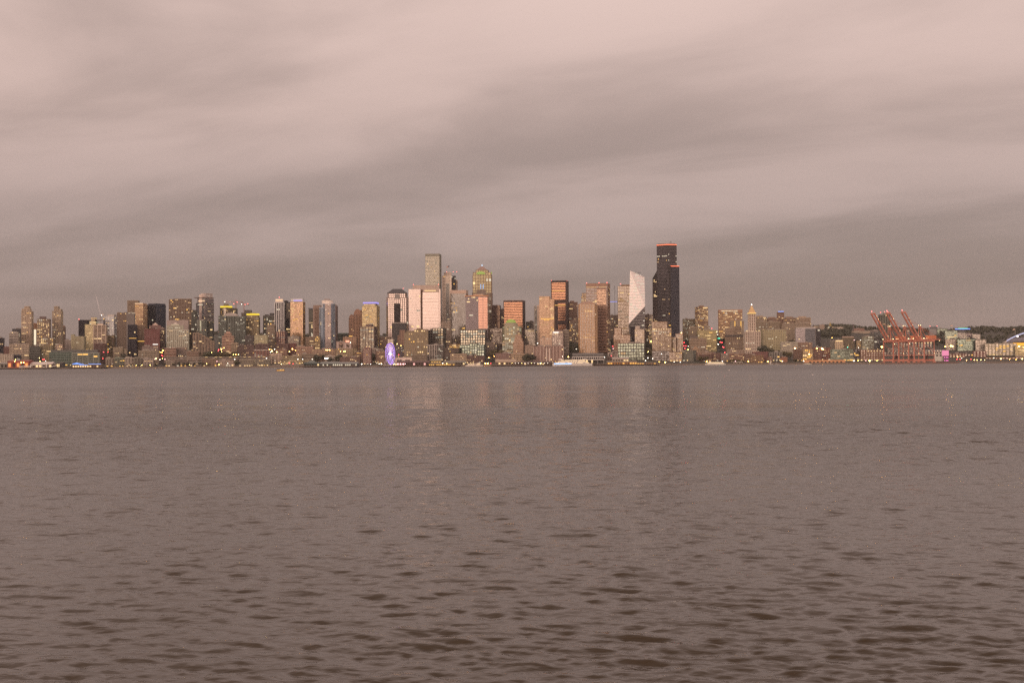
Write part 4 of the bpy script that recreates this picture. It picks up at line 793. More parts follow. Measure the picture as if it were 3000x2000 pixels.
B('office_building', 'tan concrete office with a ribbed upper storey below the black skyscraper', 1911, 1967, 961, R(6), (3.9, 4.2, .34, .36, .35, .3), '#8a7059', 'dk', sd=1, d=38, lit=.14, lc='w', units=0, blocks=[(0, 1, 0, 1, 961), (.0, .78, .1, .9, 942, {'st': 'ver', 'w': '#8f7059', 'lit': 0})], roofs=lambda I: [strip(I, .08 + .13 * i, .11 + .13 * i, 963.5, 966, W_HI(), 'eaves_lamp') for i in range(6)])
B('parking_garage', 'dark open parking garage below the tan concrete office', 1911, 1963, 1028, R(3), 'band', '#68564c', 'bk', sd=2, lit=.04, units=0)
B('brick_building', 'tan old office right of the concrete office', 1965, 1982, 988, R(6.6), 'res', '#826753', 'dk', sd=2, lit=.10)
B('brick_building', 'reddish old office with lit windows beside the steep street', 1979, 2002, 977, R(7), 'res', '#7f6352', 'dk', sd=2, lit=.16)
B('brick_building', 'brown low block with one lit floor below the old offices', 1961, 2000, 1031, R(2.6), 'res', '#7a604d', 'dk', sd=2, lit=.2, lc='a')
B('brick_building', 'plain greenish grey warehouse beside the steep street', 1999, 2039, 1026, R(2.6), 'sol', '#605a50', 'dk', sd=8, lit=.08)
# ---------------- right half: First Hill, the old town and the port
B('apartment_building', 'olive slab with a lit top floor left of the lit condo tower', 2000, 2039, 934, R(16), 'off', '#77664f', 'dk', sd=-2, lit=.35, lc='c')
B('condo_tower', 'reddish condo tower glowing with lit windows on the hill', 2036, 2074, 897, R(15), (3.1, 3.8, .34, .30, .4, .5), '#80614d', 'yl', sd=-8, d=28, lit=.50, lc='w', units=0, blocks=[(0, 1, 0, 1, 899), (.3, .65, .2, .8, 895, {'st': 'blank', 'lit': 0})], roofs=lambda I: strip(I, .5, .95, 900.5, 902.5, W_HI()))
B('apartment_building', 'low white annex at the foot of the lit condo tower', 2062, 2080, 955, R(13.5), 'res', '#927c6a', 'dk', sd=-2, lit=.12)
B('office_building', 'plain ribbed tan block under the olive slab', 2017, 2044, 957, R(10), 'ver', '#85705c', 'dk', sd=-2, lit=.06)
B('office_building', 'pale yellow county office with lit lower floors', 2043, 2099, 967, R(9), (3.8, 5.0, .14, .48, .3, .35), '#98865f', 'yl', sd=-2, d=36, lit=.22, lc='a', units=1)
B('office_building', 'beige low office in front of the pale yellow one', 2019, 2069, 987, R(7), 'off', '#8d7460', 'dk', sd=-2, lit=.12, lc='c', units=1, blocks=[(0, 1, 0, 1, 991), (.0, .5, .2, .9, 983, {'st': 'blank', 'w': '#5d5049', 'lit': 0})])
def gable(I):
    (ua, va), (ub, vb) = I['uv'](0, 0), I['uv'](1, 1); z0, z1 = I['zy'](1023), I['zy'](1013); c = (ua + ub) / 2
    mb = MB(); mb.loft([[(ua, va - .3, z0), (ub, va - .3, z0), (c, va - .3, z1)], [(ua, vb, z0), (ub, vb, z0), (c, vb, z1)]]); mb.build('gable', wall('#8d7059'), I['root'])
B('brick_building', 'narrow tan building with a steep pointed gable', 2026, 2048, 1023, R(5), 'res', '#8d7059', 'dk', sd=-2, lit=.04, units=0, roofs=gable)
def medical(I):
    strip(I, .03, .97, 908, 914, wall('#8f6a55'), 'sign_band', 0, .8)
    a = I['uv'](.10, 0)
    cu_ = bpy.data.curves.new('sign_lettering', 'FONT'); cu_.body = 'HARBORVIEW MEDICAL CENTER'; cu_.size = 4.9; cu_.extrude = .15
    tmp = bpy.data.objects.new('sign_text', cu_); col.objects.link(tmp); bpy.context.view_layer.update()
    me = bpy.data.meshes.new_from_object(tmp.evaluated_get(bpy.context.evaluated_depsgraph_get())); bpy.data.objects.remove(tmp)
    me.materials.clear(); me.materials.append(CRM())
    t = bpy.data.objects.new('sign_lettering', me); col.objects.link(t); t.parent = I['root']; t['kind'] = 'stuff'
    wd = max(v.co.x for v in me.vertices)
    t.scale = ((I['uv'](.80, 0)[0] - a[0]) / wd, 1, 1)
    t.rotation_euler = (math.pi / 2, 0, 0); t.location = (a[0], a[1] - 1.3, I['zy'](912.6))
B('hospital', 'red brown slab hospital block with a lit roof sign', 2104, 2174, 907, R(17), (4.0, 4.4, .22, .46, .3, .35), '#8d664f', 'yl', sd=-2, d=34, lit=.42, lc='w', units=0, ph=8, roofs=medical)
B('office_building', 'tan block with two tall strips of yellow light', 2139, 2179, 940, R(14), 'sol', '#84705e', 'dk', sd=-2, lit=.02, units=1, roofs=lambda I: [strip(I, fu, fu + .07, 941 + 2.9 * i, 943 + 2.9 * i, W_AM(), 'stair_window') for fu in (.28, .74) for i in range(7)])
B('office_building', 'beige grid office in front of the yellow strip block', 2124, 2171, 961, R(11), 'off', '#8b725f', 'dk', sd=-2, lit=.03, blocks=[(0, .52, 0, 1, 961), (.5, 1, .1, 1, 956)])
def columns(I):
    for i in range(8): strip(I, .38 + .075 * i, .405 + .075 * i, 997, 1020, wall('#8a7364'), 'column', 0, 1.2, .9)
    slab(I, -.02, 1.02, -.03, 1, 981, 986.5, wall('#453b38'), 'cornice', .4)
B('office_building', 'dark classical building with a heavy cornice and columns', 2127, 2181, 983, R(8), (4.4, 5.0, .5, .46, .4, .3), '#77604f', 'dk', sd=-2, d=36, lit=.06, units=1, roofs=columns)
def smith(I):
    hip(I, 918, 894, .47, '#b38d62', (.28, .72), (.2, .75), over=1.2, name='pyramid_roof')
    slab(I, .265, .735, .17, .78, 916.3, 918.2, glow('gold_eaves', (1.0, .62, .18), 1.1), 'lit_eaves', 1.0)
    u, v = I['uv'](.5, .475); z = I['zy'](892.5)
    mb = MB(); mb.tube((u, v, I['zy'](895)), (u, v, z), .35, 6); mb.build('finial', wall('#b38d62'), I['root'])
    mb = MB(); mb.dome((u, v, z + .8), 1.3, 1.3, 1.3, 10, 6, full=True); mb.build('glass_ball', glow('white_ball', (1, .8, .68), 6), I['root'])
    for fu in (.1, .92): strip(I, fu - .06, fu + .06, 968, 969.6, W_HI(), 'cornice_lamp', 0, 1.6)
B('office_tower', 'white terracotta tower with a lit pyramid top on a square block', 2178, 2227, 971, R(6.6), (3.9, 5.0, .40, .44, .5, .45), '#ad9584', 'br', sd=-6, d=40, lit=.04, lc='a', runs=.03, units=0, blocks=[(0, 1, 0, 1, 971), (.28, .72, .2, .75, 918, {'name': 'slender_tower'})], roofs=smith)
HB = [('tan ribbed hospital wing right of the terracotta tower', 2208, 2246, 928, 15, '#8d7763', []), ('brown hospital hall with a lit window row', 2243, 2280, 932, 15.6, '#7c6050', []), ('tall brown central hospital tower with a blue roof light', 2276, 2297, 914, 16, '#795a4a', []), ('brown stepped hospital wing right of the central tower', 2294, 2332, 931, 15.6, '#7e6352', []), ('tan hospital wing with a roof box at the right end', 2330, 2374, 930, 15, '#917864', [])]
for l, a, b, y, r, w, _ in HB:
    cen = l.startswith('tall')
    B('hospital', l, a, b, y, R(r), 'off' if '#7' in w else 'ver', w, 'dk', sd=-2, d=30, lit=.16 if '#7' in w else .05, units=0 if cen else 2, group='hospital blocks on the hill crest', blocks=[(0, 1, 0, 1, y), (.2, .7, .2, .8, y - 3.5, {'st': 'blank', 'lit': 0})] if not cen else None, roofs=(lambda I: (strip(I, .1, .95, 911.8, 913.6, BLU()), beacon(I, .5, 905, flat('dark_steel', (0.05, 0.045, 0.045)), .4, .4, 8))) if cen else None)
B('office_building', 'long tan lower hospital terrace with ribbed walls', 2208, 2285, 942, R(13.6), 'ver', '#84705c', 'dk', sd=-2, lit=.10, lc='c')
B('office_building', 'pale long terrace below the right hospital wing', 2290, 2375, 946, R(13), 'fin', '#8d7764', 'dk', sd=-2, lit=.05, units=1)
B('office_building', 'square olive beige courthouse-like block with a window grid', 2230, 2302, 966, R(8.4), (4.1, 4.6, .46, .50, .35, .3), '#8f7e61', 'pl', sd=-5, d=40, lit=.12, lc='c', units=2)
B('hotel_building', 'white old hotel with many slim windows', 2286, 2337, 1001, R(6), (3.4, 3.2, .52, .36, .35, .25), '#988877', 'dk', sd=-4, d=30, lit=.06, units=1)
B('brick_building', 'brown cornice building right of the white old hotel', 2336, 2379, 1003, R(6.6), 'res', '#826554', 'dk', sd=-3, lit=.05, units=1)
B('glass_office', 'blue grey glass office block with a dark vertical slot', 2329, 2403, 961, R(9), (4.0, 3.4, .10, .14, .2, .2), '#77706f', 'bl', sd=-3, d=40, lit=.03, lc='o', units=1, blocks=[(0.0, .38, 0, 1, 962, {'g': 'gy', 'w': '#8b7c76'}), (.38, .78, .03, 1, 962), (.78, 1, .1, 1, 964, {'g': 'bk', 'w': '#4a474b'}), (.03, .8, .1, .9, 958, {'st': 'blank', 'w': '#9a8980', 'lit': 0})])
for a, b, y, r, w, l, lit in ((2040, 2090, 1031, 3.2, '#8b6f5e', 'pinkish low block left of the brake lights', .08), (2048, 2085, 1038, 2.2, '#5f443c', 'dark red low brick block right at the quay road', .05), (2085, 2112, 1034, 2.6, '#664a42', 'brown brick warehouse beside the brake lights', .06), (2112, 2140, 1034, 2.0, '#7e6a60', 'grey stucco block in the old brick quarter', .1), (2136, 2180, 1036, 1.8, '#745648', 'long brick block with a lit white cornice line', .2), (2180, 2205, 1036, 1.6, '#6d5348', 'brick loft with white sash windows', .12), (2204, 2250, 1030, 2.4, '#6b4540', 'wide maroon brick loft below the terracotta tower', .06), (2130, 2180, 1025, 4.4, '#8c7464', 'pale brick block behind the old brick quarter', .06), (2198, 2236, 1040, 0.9, '#765944', 'low brick block with amber shopfronts', .25), (2246, 2262, 1046, 1.2, '#7a5b4b', 'small salmon brick house at the right of the old quarter', .1)):
    B('brick_building', l, a, b, y, R(r), 'res', w, 'dk', sd=-2, d=28, lit=lit, group='old brick quarter', units=1)
B('office_building', 'grey modern block with two tall dark windows', 2253, 2291, 1031, R(2.2), 'big', '#80756b', 'bk', sd=-2, lit=.04)
B('brick_building', 'orange lit brick gable house by the quay road', 2286, 2306, 1046, R(1.2), 'res', '#8a5a44', 'dk', sd=-2, lit=.1)
B('brick_building', 'dark brick loft left of the yellow lit glass front', 2324, 2353, 1023, R(2.2), 'res', '#5f453b', 'dk', sd=-2, lit=.06)
B('glass_office', 'yellow lit glass fronted loft building', 2350, 2381, 1022, R(1.8), (4.2, 5.0, .20, .24, .4, .3), '#6d5442', 'yl', sd=-2, lit=.6, lc='a', units=1)
B('brick_building', 'dark red brick warehouse right of the yellow lit loft', 2380, 2407, 1017, R(2.2), 'res', '#60403a', 'dk', sd=-2, lit=.05)
B('brick_building', 'red brick block with a bright orange wash of light', 2403, 2434, 1019, R(2.6), 'res', '#6e4238', 'dk', sd=-2, lit=.14)
def terminal(I):
    for i in range(9): strip(I, .12 + .095 * i, .165 + .095 * i, 1058.5, 1064, flat('dark_opening', (0.02, 0.016, 0.014)), 'loading_door', 0, .4)
B('pier_shed', 'long low orange lit cargo shed with square doors', 2356, 2474, 1054, 2978, 'blank', '#b07a56', 'dk', sd=-2, d=26, lit=0, units=0, roofs=terminal)
B('glass_office', 'low green glass office above the orange cargo shed', 2433, 2498, 1023, R(2), (4.2, 7.5, .14, .30, .4, .3), '#77786a', 'gr', sd=-2, d=34, lit=.16, lc='a', units=1)
B('office_building', 'near-black cube right of the green glass office', 2496, 2522, 1022, R(2.4), 'cur', '#3a3234', 'bk', sd=-2, lit=.10, lc='a')
B('brick_building', 'long brown brick warehouse with lamps along its eaves', 2520, 2587, 1024, R(2), (4.8, 6.0, .6, .5, .3, .2), '#6d4f41', 'dk', sd=-2, d=40, lit=.08, lc='a', units=0, roofs=lambda I: [strip(I, .32 + .13 * i, .35 + .13 * i, 1026.5, 1029.5, W_HI(), 'eaves_lamp', 0, 1.2) for i in range(6)])
B('office_building', 'white block with arched windows lit from below', 2446, 2469, 996, R(7), (4, 4.2, .5, .3, .5, .2), '#b09478', 'dk', sd=-2, lit=.06, roofs=lambda I: strip(I, .05, .95, 997.5, 999.5, W_HI()))
B('apartment_building', 'drab grey block left of the arched white block', 2430, 2447, 997, R(7.6), 'res', '#655a51', 'dk', sd=-2, lit=.06)
B('apartment_building', 'tan slab block right of the arched white block', 2466, 2502, 986, R(8), 'fin', '#71624f', 'dk', sd=-3, lit=.05, blocks=[(0, 1, 0, 1, 988), (0, .96, .1, .9, 985, {'st': 'blank', 'w': '#94796b', 'lit': 0})])
B('apartment_building', 'small cream house block with square windows', 2508, 2522, 998, R(8), 'res', '#9a7f62', 'dk', sd=-2, lit=.1)
B('condo_tower', 'grid glass apartment block left of the red cranes', 2525, 2559, 985, R(7), (3.2, 3.4, .24, .26, .35, .3), '#7d7060', 'gr', sd=-2, lit=.28, lc='c')
B('condo_tower', 'dark glass apartment block behind the grid one', 2557, 2590, 976, R(8), 'cur', '#4c4b49', 'bk', sd=-2, lit=.08, blocks=[(0, 1, 0, 1, 980), (.1, .6, .1, .9, 974)])
B('condo_tower', 'unfinished concrete tower behind the cranes with red corner lights', 2574, 2607, 919, R(14), 'bal', '#776e63', 'gr', sd=-6, lit=.04, units=0, blocks=[(0, 1, 0, 1, 921), (.4, 1, .2, .8, 916, {'st': 'blank', 'lit': 0})], roofs=lambda I: (beacon(I, .05, 915), beacon(I, .45, 913), beacon(I, .8, 914)))
for a, b, y, r, w, l, st in ((2401, 2415, 951, 24, '#9a8170', 'cream block with a roof crane on the hill crest', 'res'), (2380, 2402, 955, 26, '#7d6a5e', 'brown flat block on the hill crest right of the hospital', 'res'), (2412, 2441, 956, 25, '#45453c', 'dark green clad apartments on the crest', 'cur'), (2440, 2470, 958, 27, '#a08a7a', 'white rendered block with one yellow window on the crest', 'sol'), (2468, 2502, 965, 26, '#766660', 'grey terrace left of the brick chimney', 'fin'), (2502, 2531, 962, 25, '#8a675a', 'red and white striped row on the crest', 'ver'), (2480, 2548, 970, 23.5, '#9c8674', 'long beige punched window block on the hillside', 'res'), (2424, 2443, 967, 23.5, '#8d7f58', 'small yellowish house row among the hillside trees', 'res'), (2530, 2575, 967, 27, '#7b6b63', 'pale lilac apartment rows on the crest near the cranes', 'res'), (2556, 2580, 974, 22, '#776a60', 'grey hillside block just left of the crane booms', 'res')):
    B('apartment_building', l, a, b, y, R(r), st, w, 'dk', sd=-2, d=24, lit=.04, group='buildings on the hill crest', units=1)
B('hospital', 'grey box with aerials on the far hill behind the cranes', 2722, 2746, 959, R(24), 'blank', '#7a6f6a', 'dk', sd=-2, lit=0, blocks=[(0, 1, 0, 1, 963), (.1, .95, .1, .9, 957, {'st': 'blank', 'w': '#585352', 'lit': 0})], roofs=lambda I: (beacon(I, .05, 955), beacon(I, .95, 955)), units=0)
B('office_building', 'dark green grey tower block right of the grey hill box', 2745, 2775, 962, R(22), 'cur', '#4b4c47', 'gr', sd=-2, lit=.03)
B('office_building', 'broad dark block with two lit floors on the hill', 2768, 2804, 968, R(16), 'cur', '#4d4a46', 'gr', sd=-2, lit=.03, lc='a', units=1, roofs=lambda I: (strip(I, .15, .75, 986, 987.5, W_HI()), strip(I, .2, .5, 991, 992.5, W_HI())))
def ledroof(I):
    strip(I, -.22, 1.6, 962.3, 964.6, BLU(), 'blue_light_line'); strip(I, .15, 1.3, 960.6, 962.2, glow('green_led', (.16, .8, .25), 1.1), 'green_light_line', 0, 1.1)
    slab(I, -.2, 1.55, .0, .6, 960.8, 964.4, wall('#58504c'), 'roof_deck', 0); slab(I, .2, .9, .1, .5, 964, 975, wall('#58504c'), 'roof_support', 0)
B('office_building', 'pale block under a blue and green neon roof line', 2802, 2827, 974, R(17), 'res', '#7c7069', 'dk', sd=-2, lit=.06, units=0, roofs=ledroof)
B('brick_building', 'dark brown block right below the neon roof line', 2825, 2849, 976, R(18), 'res', '#57474a', 'dk', sd=-2, lit=.12, lc='x')
B('apartment_building', 'white checked block on the hill right of the neon roof', 2848, 2871, 979, R(16), 'res', '#94857a', 'dk', sd=-2, lit=.06)
B('glass_office', 'dark green glass office with lit upper floor near the stadium', 2804, 2862, 993, R(8), (4.2, 4.0, .10, .22, .2, .25), '#30463f', 'gr', sd=-3, d=40, lit=.05, lc='a', runs=.06, units=1)
B('office_building', 'banded beige office right of the dark green glass office', 2857, 2888, 995, R(7), 'band', '#7f7063', 'dk', sd=-2, lit=.04)
B('office_building', 'brown slab left of the dark green glass office', 2769, 2806, 993, R(9), 'fin', '#645448', 'dk', sd=-2, lit=.04)
B('office_building', 'long beige stadium garage with vertical green fins', 2886, 2975, 1006, R(5), (4.4, 8.0, .30, .42, .5, .4), '#84755f', 'dk', sd=-2, d=46, lit=.12, lc='a', units=2)
B('office_building', 'tan lit block at the right edge below the stadium', 2974, 3030, 1012, R(4), 'off', '#8b7757', 'yl', sd=-2, lit=.4, lc='w', units=1)
for a, b, y, r, w, l in ((2780, 2826, 1035, 4, '#5f3f38', 'dark red brick warehouse behind the pink lit tank'), (2824, 2852, 1036, 4.4, '#5b4842', 'small brown shed row amid red lamps'), (2850, 2888, 1028, 4, '#633f3a', 'maroon brick warehouse below the banded office'), (2888, 3030, 1046, 2.7, '#6a4a36', 'long low rust coloured port shed at the right edge'), (2590, 2760, 1030, 5, '#5a4a45', 'long dim port warehouse seen through the crane legs'), (2600, 2700, 1018, 7, '#6c5f58', 'grey warehouse row behind the crane legs'), (2700, 2766, 1024, 7.4, '#6f6663', 'pale roofed transit shed right of the cranes'), (2612, 2660, 1000, 9, '#6b564d', 'brown office behind the first two cranes'), (2660, 2730, 990, 11, '#4a423f', 'dark block filling the gap behind the cranes')):
    B('port_shed', l, a, b, y, R(r), 'ware', w, 'dk', sd=-2, d=40, lit=.09, lc='w', group='warehouses of the port', units=1)
B('port_shed', 'white gabled workshop with two dark windows', 2737, 2762, 1036, R(1.4), 'blank', '#b0a392', 'dk', sd=-2, d=20, lit=0, units=0, roofs=lambda I: [strip(I, fu, fu + .24, 1038.5, 1043, flat('dark_opening', (0.02, 0.016, 0.014)), 'window', 0, .4) for fu in (.16, .58)])
# ---------------- the black skyscraper: three dark shafts of different height
def columbia(I):
    zt, zs = I['zy'](792), I['zy'](814)
    (ua, va), (ub, vb) = I['uv'](0, .34), I['uv'](.165, .95); v2 = I['uv'](.165, .28)[1]
    mb = MB(); mb.loft([[(ua, va, zs - 1), (ub, v2, zs - 1), (ub, vb, zs - 1), (ua, vb, zs - 1)], [(ua, va, zs), (ub, v2, zt), (ub, vb, zt), (ua, vb, zs)]])
    mb.build('sloped_shoulder', glass('bk'), I['root'])
    rl = glow('red_roof_line', (1.0, .17, .07), 2.2)
    def line(p, q, y0, y1, nm):
        mb = MB(); a, b = I['uv'](*p), I['uv'](*q)
        for (x, y, z) in ((0, 0, 0),): mb.loft([[(a[0], a[1] - 1.2, z_), (b[0], b[1] - 1.2, z_), (b[0], b[1] + .2, z_), (a[0], a[1] + .2, z_)] for z_ in (I['zy'](y1), I['zy'](y0))])
        mb.build(nm, rl, I['root'])
    line((.16, .3), (.55, .0), 716.4, 718.4, 'roof_light_line'); line((.55, .0), (.905, .25), 716.4, 718.4, 'roof_light_line'); line((.68, -.06), (.995, .11), 779.6, 781.4, 'roof_light_line')
    slab(I, .22, .84, .3, .9, 713.5, 716, wall('#3f3536'), 'roof_plant', 0)
    u, v = I['uv'](.68, .5); mb = MB()
    for dx, h in ((0, 10), (2.5, 7), (-3, 6)): mb.tube((u + dx, v, I['zy'](714)), (u + dx, v, I['zy'](714) + h), .25, 5)
    mb.tube((u - 2, v, I['zy'](714) + 5), (u + 2, v, I['zy'](714) + 5), .8, 6); mb.build('roof_antennas', wall('#5f5552'), I['root'])['kind'] = 'stuff'
CS = (3.9, 3.2, .16, .36, .3, .24)
B('skyscraper', 'tallest black glass skyscraper with red lit roof edges', 1911, 1990, 715, R(10), CS, '#544a4a', 'bk', sd=.5, d=46, lit=.016, lc='a', runs=.012, units=0, ph=4.0, blocks=[
    (0, 1, 0, 1, 715, {'shape': [(.165, .3), (.55, .0), (.90, .25), (.90, 1), (.165, 1)], 'name': 'main_shaft'}),
    (0, 1, 0, 1, 779.8, {'shape': [(.68, -.05), (.99, .12), (.99, .9), (.68, .9)], 'w': '#3d3b42', 'name': 'right_shaft'}),
    (0, 1, 0, 1, 814, {'shape': [(0, .34), (.165, .28), (.165, .95), (0, .95)], 'w': '#4b3d3a', 'name': 'left_shaft', 'roof': False, 'ph': .5})], roofs=columbia)
# ---------------- the white faceted tower
def faceted():
    Y = R(9); g0 = zg(P(1866, 1000, Y).x, Y) - 1
    c = P(1866, 1000, Y); root = empty('skyscraper', (c.x, Y, g0)); tag(root, 'bright white faceted glass tower with a slanted roof', 'building')
    def q(x, y, dy):
        p = P(x, y, Y + dy); return Vector((p.x - c.x, dy, p.z - g0))
    TL, TR, RM, BL = q(1846, 793, 12), q(1888, 812, 15), q(1890, 896, 3), q(1842, 949, 0)
    B0, B1 = q(1846, 1040, 10), q(1889, 1040, 13)
    TLb, TRb, B0b, B1b = q(1847, 800, 46), q(1887, 812, 46), q(1846, 1040, 46), q(1889, 1040, 46)
    fac = [('upper_facet', [TL, RM, TR], 'wh'), ('main_facet', [TL, BL, RM], 'wh'), ('lower_facet', [BL, B0, B1, RM], 'gy'), ('left_facet', [TLb, B0b, B0, BL, TL], 'gy'), ('right_facet', [TR, RM, B1, B1b, TRb], 'bk'), ('slanted_roof', [TL, TR, TRb, TLb], 'wh')]  # reflections put into the glass colours: sky-bright upper facets, darker lower one
    rnd = random.Random(4)
    for nm, pts, g in fac:
        mb = MB(); mb.poly(pts); o = mb.build(nm, glass(g), root)
        if nm in ('main_facet', 'upper_facet', 'lower_facet'):
            zs = [p.z for p in pts]; z = min(zs) + 3; li = MB(); fr = MB()
            while z < max(zs) - 2:
                xs = []
                for a, b in zip(pts, pts[1:] + pts[:1]):
                    if (a.z - z) * (b.z - z) < 0:
                        t = (z - a.z) / (b.z - a.z); xs.append(a.lerp(b, t))
                if len(xs) >= 2:
                    xs.sort(key=lambda p: p.x); a, b = xs[0], xs[-1]; off = Vector((0, -.25, 0))
                    fr.poly([a + off, b + off, b + off + Vector((0, 0, .9)), a + off + Vector((0, 0, .9))])
                    s = 0.03
                    while s < .95:
                        ln = rnd.uniform(.03, .2)
                        if rnd.random() < (.34 if nm != 'lower_facet' else .16):
                            e = min(.97, s + ln); p0, p1 = a.lerp(b, s) + off * 1.4, a.lerp(b, e) + off * 1.4
                            li.poly([p0 + Vector((0, 0, 1)), p1 + Vector((0, 0, 1)), p1 + Vector((0, 0, 3.1)), p0 + Vector((0, 0, 3.1))], rnd.choice((0, 1)))
                        s += ln + .04
                z += 4.1
            fr.build('floor_bands', wall('#a3968c'), o)['kind'] = 'stuff'
            if li.f: li.build('lit_windows', [glow('white_office', (1.0, 0.86, 0.62), 1.05), glow('white_dim', (1, .88, .7), .75)], o)['kind'] = 'stuff'
    for a, b in ((TL, RM), (RM, BL), (TL, TR)):
        mb = MB(); off = Vector((0, -.4, 0)); mb.bar(a + off, b + off, .7); mb.build('edge_rib', wall('#d2c0b4'), root)
    p = q(1868, 800, 24); mb = MB(); mb.bar((p.x - 8, p.y, p.z + 2), (p.x + 8, p.y, p.z + 1), 1.0); mb.bar((p.x - 4, p.y, p.z - 6), (p.x - 4, p.y, p.z + 2), 1.0); mb.build('window_cleaning_rig', flat('dark_steel', (0.05, 0.045, 0.045)), root)
    BUILT.append(('faceted', c.x, Y + 23, 40, 46, 0))
faceted()
# ---------------- stadium at the right edge
def stadium():
    Y = R(9); c = P(2985, 1040, Y); g0 = zg(c.x, Y); root = empty('stadium', (c.x, Y, g0)); tag(root, 'stadium with a white arched roof glowing orange inside', 'stadium')
    def q(x, y, dy=0):
        p = P(x, y, Y + dy); return Vector((p.x - c.x, dy, p.z - g0))
    xs = [2949 + i * 12.5 for i in range(20)]
    def arch(x): t = (x - 2949) / 237; return 997 - 34 * max(0.0, math.sin(math.pi * t)) ** .8
    for dy, nm in ((0, 'roof_arch'), (60, 'roof_arch')):
        mb = MB(); rings = []
        for x in xs: rings.append([q(x, arch(x) + 3.4, dy), q(x, arch(x), dy), q(x, arch(x), dy + 3), q(x, arch(x) + 3.4, dy + 3)])
        mb.loft(rings); mb.build(nm, glow('violet_white_roof', (.66, .64, .90), .85) if dy == 0 else wall('#c9bfc0'), root)
    mb = MB(); rings = []
    for x in xs:
        y = 1000 - 4.0 * math.sin(math.pi * (x - 2949) / 237)
        rings.append([q(x, y + 3, 2), q(x, y - 2, 2), q(x, y - 9, 40), q(x, y - 6, 40)])
    mb.loft(rings); mb.build('roof_canopy', wall('#6f6467'), root)
    mb = MB()
    for i, x in enumerate(xs[:-1]): mb.bar(q(x, arch(x) + 3, 1.5), q(x + 12.5 * (i % 2), 1000 - 3, 4), .5)
    mb.build('truss_web', wall('#8d8384'), root)['kind'] = 'stuff'
    mb = MB(); a, b = q(2952, 1004, 6), q(3180, 1013, 50); mb.box(a.x, b.x, 6, 8, b.z, a.z); mb.build('lit_stand', glow('orange_stand', (1.0, .42, .03), 1.3), root)
    mb = MB(); a, b = q(2944, 1013, 4), q(3186, 1050, 60); mb.box(a.x, b.x, 4, 62, 0, a.z); mb.build('stand_wall', wall('#7d6a55'), root)
    mb = MB()
    for i in range(16): p = q(2953 + 14 * i, 1004, 3); mb.bar((p.x, 3, q(0, 1013).z), (p.x + 4, 4.5, p.z + 3), .7)
    mb.build('roof_struts', wall('#9c7440'), root)['kind'] = 'stuff'
    p = q(2981, 985, -3); mb = MB(); mb.dome(p, 2.2, 2.2, 2.4, 10, 6, full=True); o = mb.build('floodlight', glow('pink_flood', (1, .82, .8), 4), root)
    mb = MB(); mb.tube((p.x, p.y, q(0, 1012).z), (p.x, p.y, p.z - 2), .4, 6); mb.build('floodlight_mast', flat('dark_steel', (0.05, 0.045, 0.045)), root)
    mb = MB(); a = q(2936, 1004, 0); b = q(2949, 1001, 0); mb.loft([[q(2935, 1004, 0), q(2949, 997, 0), q(2949, 1004, 0)], [q(2935, 1004, 30), q(2949, 997, 30), q(2949, 1004, 30)]]); mb.build('roof_abutment', wall('#a79487'), root)
stadium()

# ---------------- quays, piers and sheds on the water
def pier(label, x0, x1, depth=52.0, cat='pier'):
    Y = SHORE - depth; a, b = P(x0, 1075, Y + depth / 2), P(x1, 1075, Y + depth / 2); c = (a.x + b.x) / 2
    root = empty('pier', (c, Y + depth / 2, 0)); tag(root, label, cat, 'timber piers on the far shore')
    w = (b.x - a.x) / 2
    mb = MB(); mb.box(-w, w, -depth / 2, depth / 2 - 1.5, 1.9, 3.05); mb.build('pier_deck', wall('#6b574c'), root)
    mb = MB(); n = int(2 * w / 5)
    for i in range(n + 1):
        for j in range(4): mb.tube((-w + .6 + (2 * w - 1.2) * i / n, -depth / 2 + .8 + j * depth / 4, -2), (-w + .6 + (2 * w - 1.2) * i / n, -depth / 2 + .8 + j * depth / 4, 1.95), .28, 5)
    mb.build('piles', flat('wet_timber', (0.03, 0.024, 0.02)), root)['kind'] = 'stuff'
    return Y
def shed(name, label, x0, x1, yt, ye, Y, w, roofw, d=34, doors=8, lit=None, glow_m=None, cat='building', gable_end=False):
    """a long pier shed: low walls, a pitched roof and a row of openings"""
    a, b = P(x0, ye, Y), P(x1, ye, Y); c = (a.x + b.x) / 2; hw = (b.x - a.x) / 2; z0 = 3.05 if Y < SHORE else zg(c, Y)
    root = empty(name, (c, Y, z0)); tag(root, label, cat)
    ze, zr = max(2.5, P((x0 + x1) / 2, ye, Y).z - z0), max(3.4, P((x0 + x1) / 2, yt, Y + d / 2).z - z0)
    mb = MB(); mb.box(-hw, hw, 0, d, -.3, ze); mb.build('shed_wall', wall(w), root)
    mb = MB(); o = .7
    if gable_end: mb.loft([[(-hw - o, -o, ze), (hw + o, -o, ze), (0, -o, zr)], [(-hw - o, d + o, ze), (hw + o, d + o, ze), (0, d + o, zr)]])
    else: mb.loft([[(-hw - o, -o, ze), (-hw - o, d + o, ze), (-hw - o, d / 2, zr)], [(hw + o, -o, ze), (hw + o, d + o, ze), (hw + o, d / 2, zr)]])
    mb.build('pitched_roof', wall(roofw), root)
    rnd = random.Random(label)
    for i in range(doors):
        u = -hw + 2 * hw * (i + .5) / doors; dw = 2 * hw / doors * .30
        mb = MB(); mb.box(u - dw, u + dw, -.25, .1, ze * .12, ze * .72)
        on = lit and rnd.random() < lit
        mb.build('window', (glow_m or W_HI()) if on else flat('dark_opening', (0.02, 0.016, 0.014)), root)
    return root
PY = {}
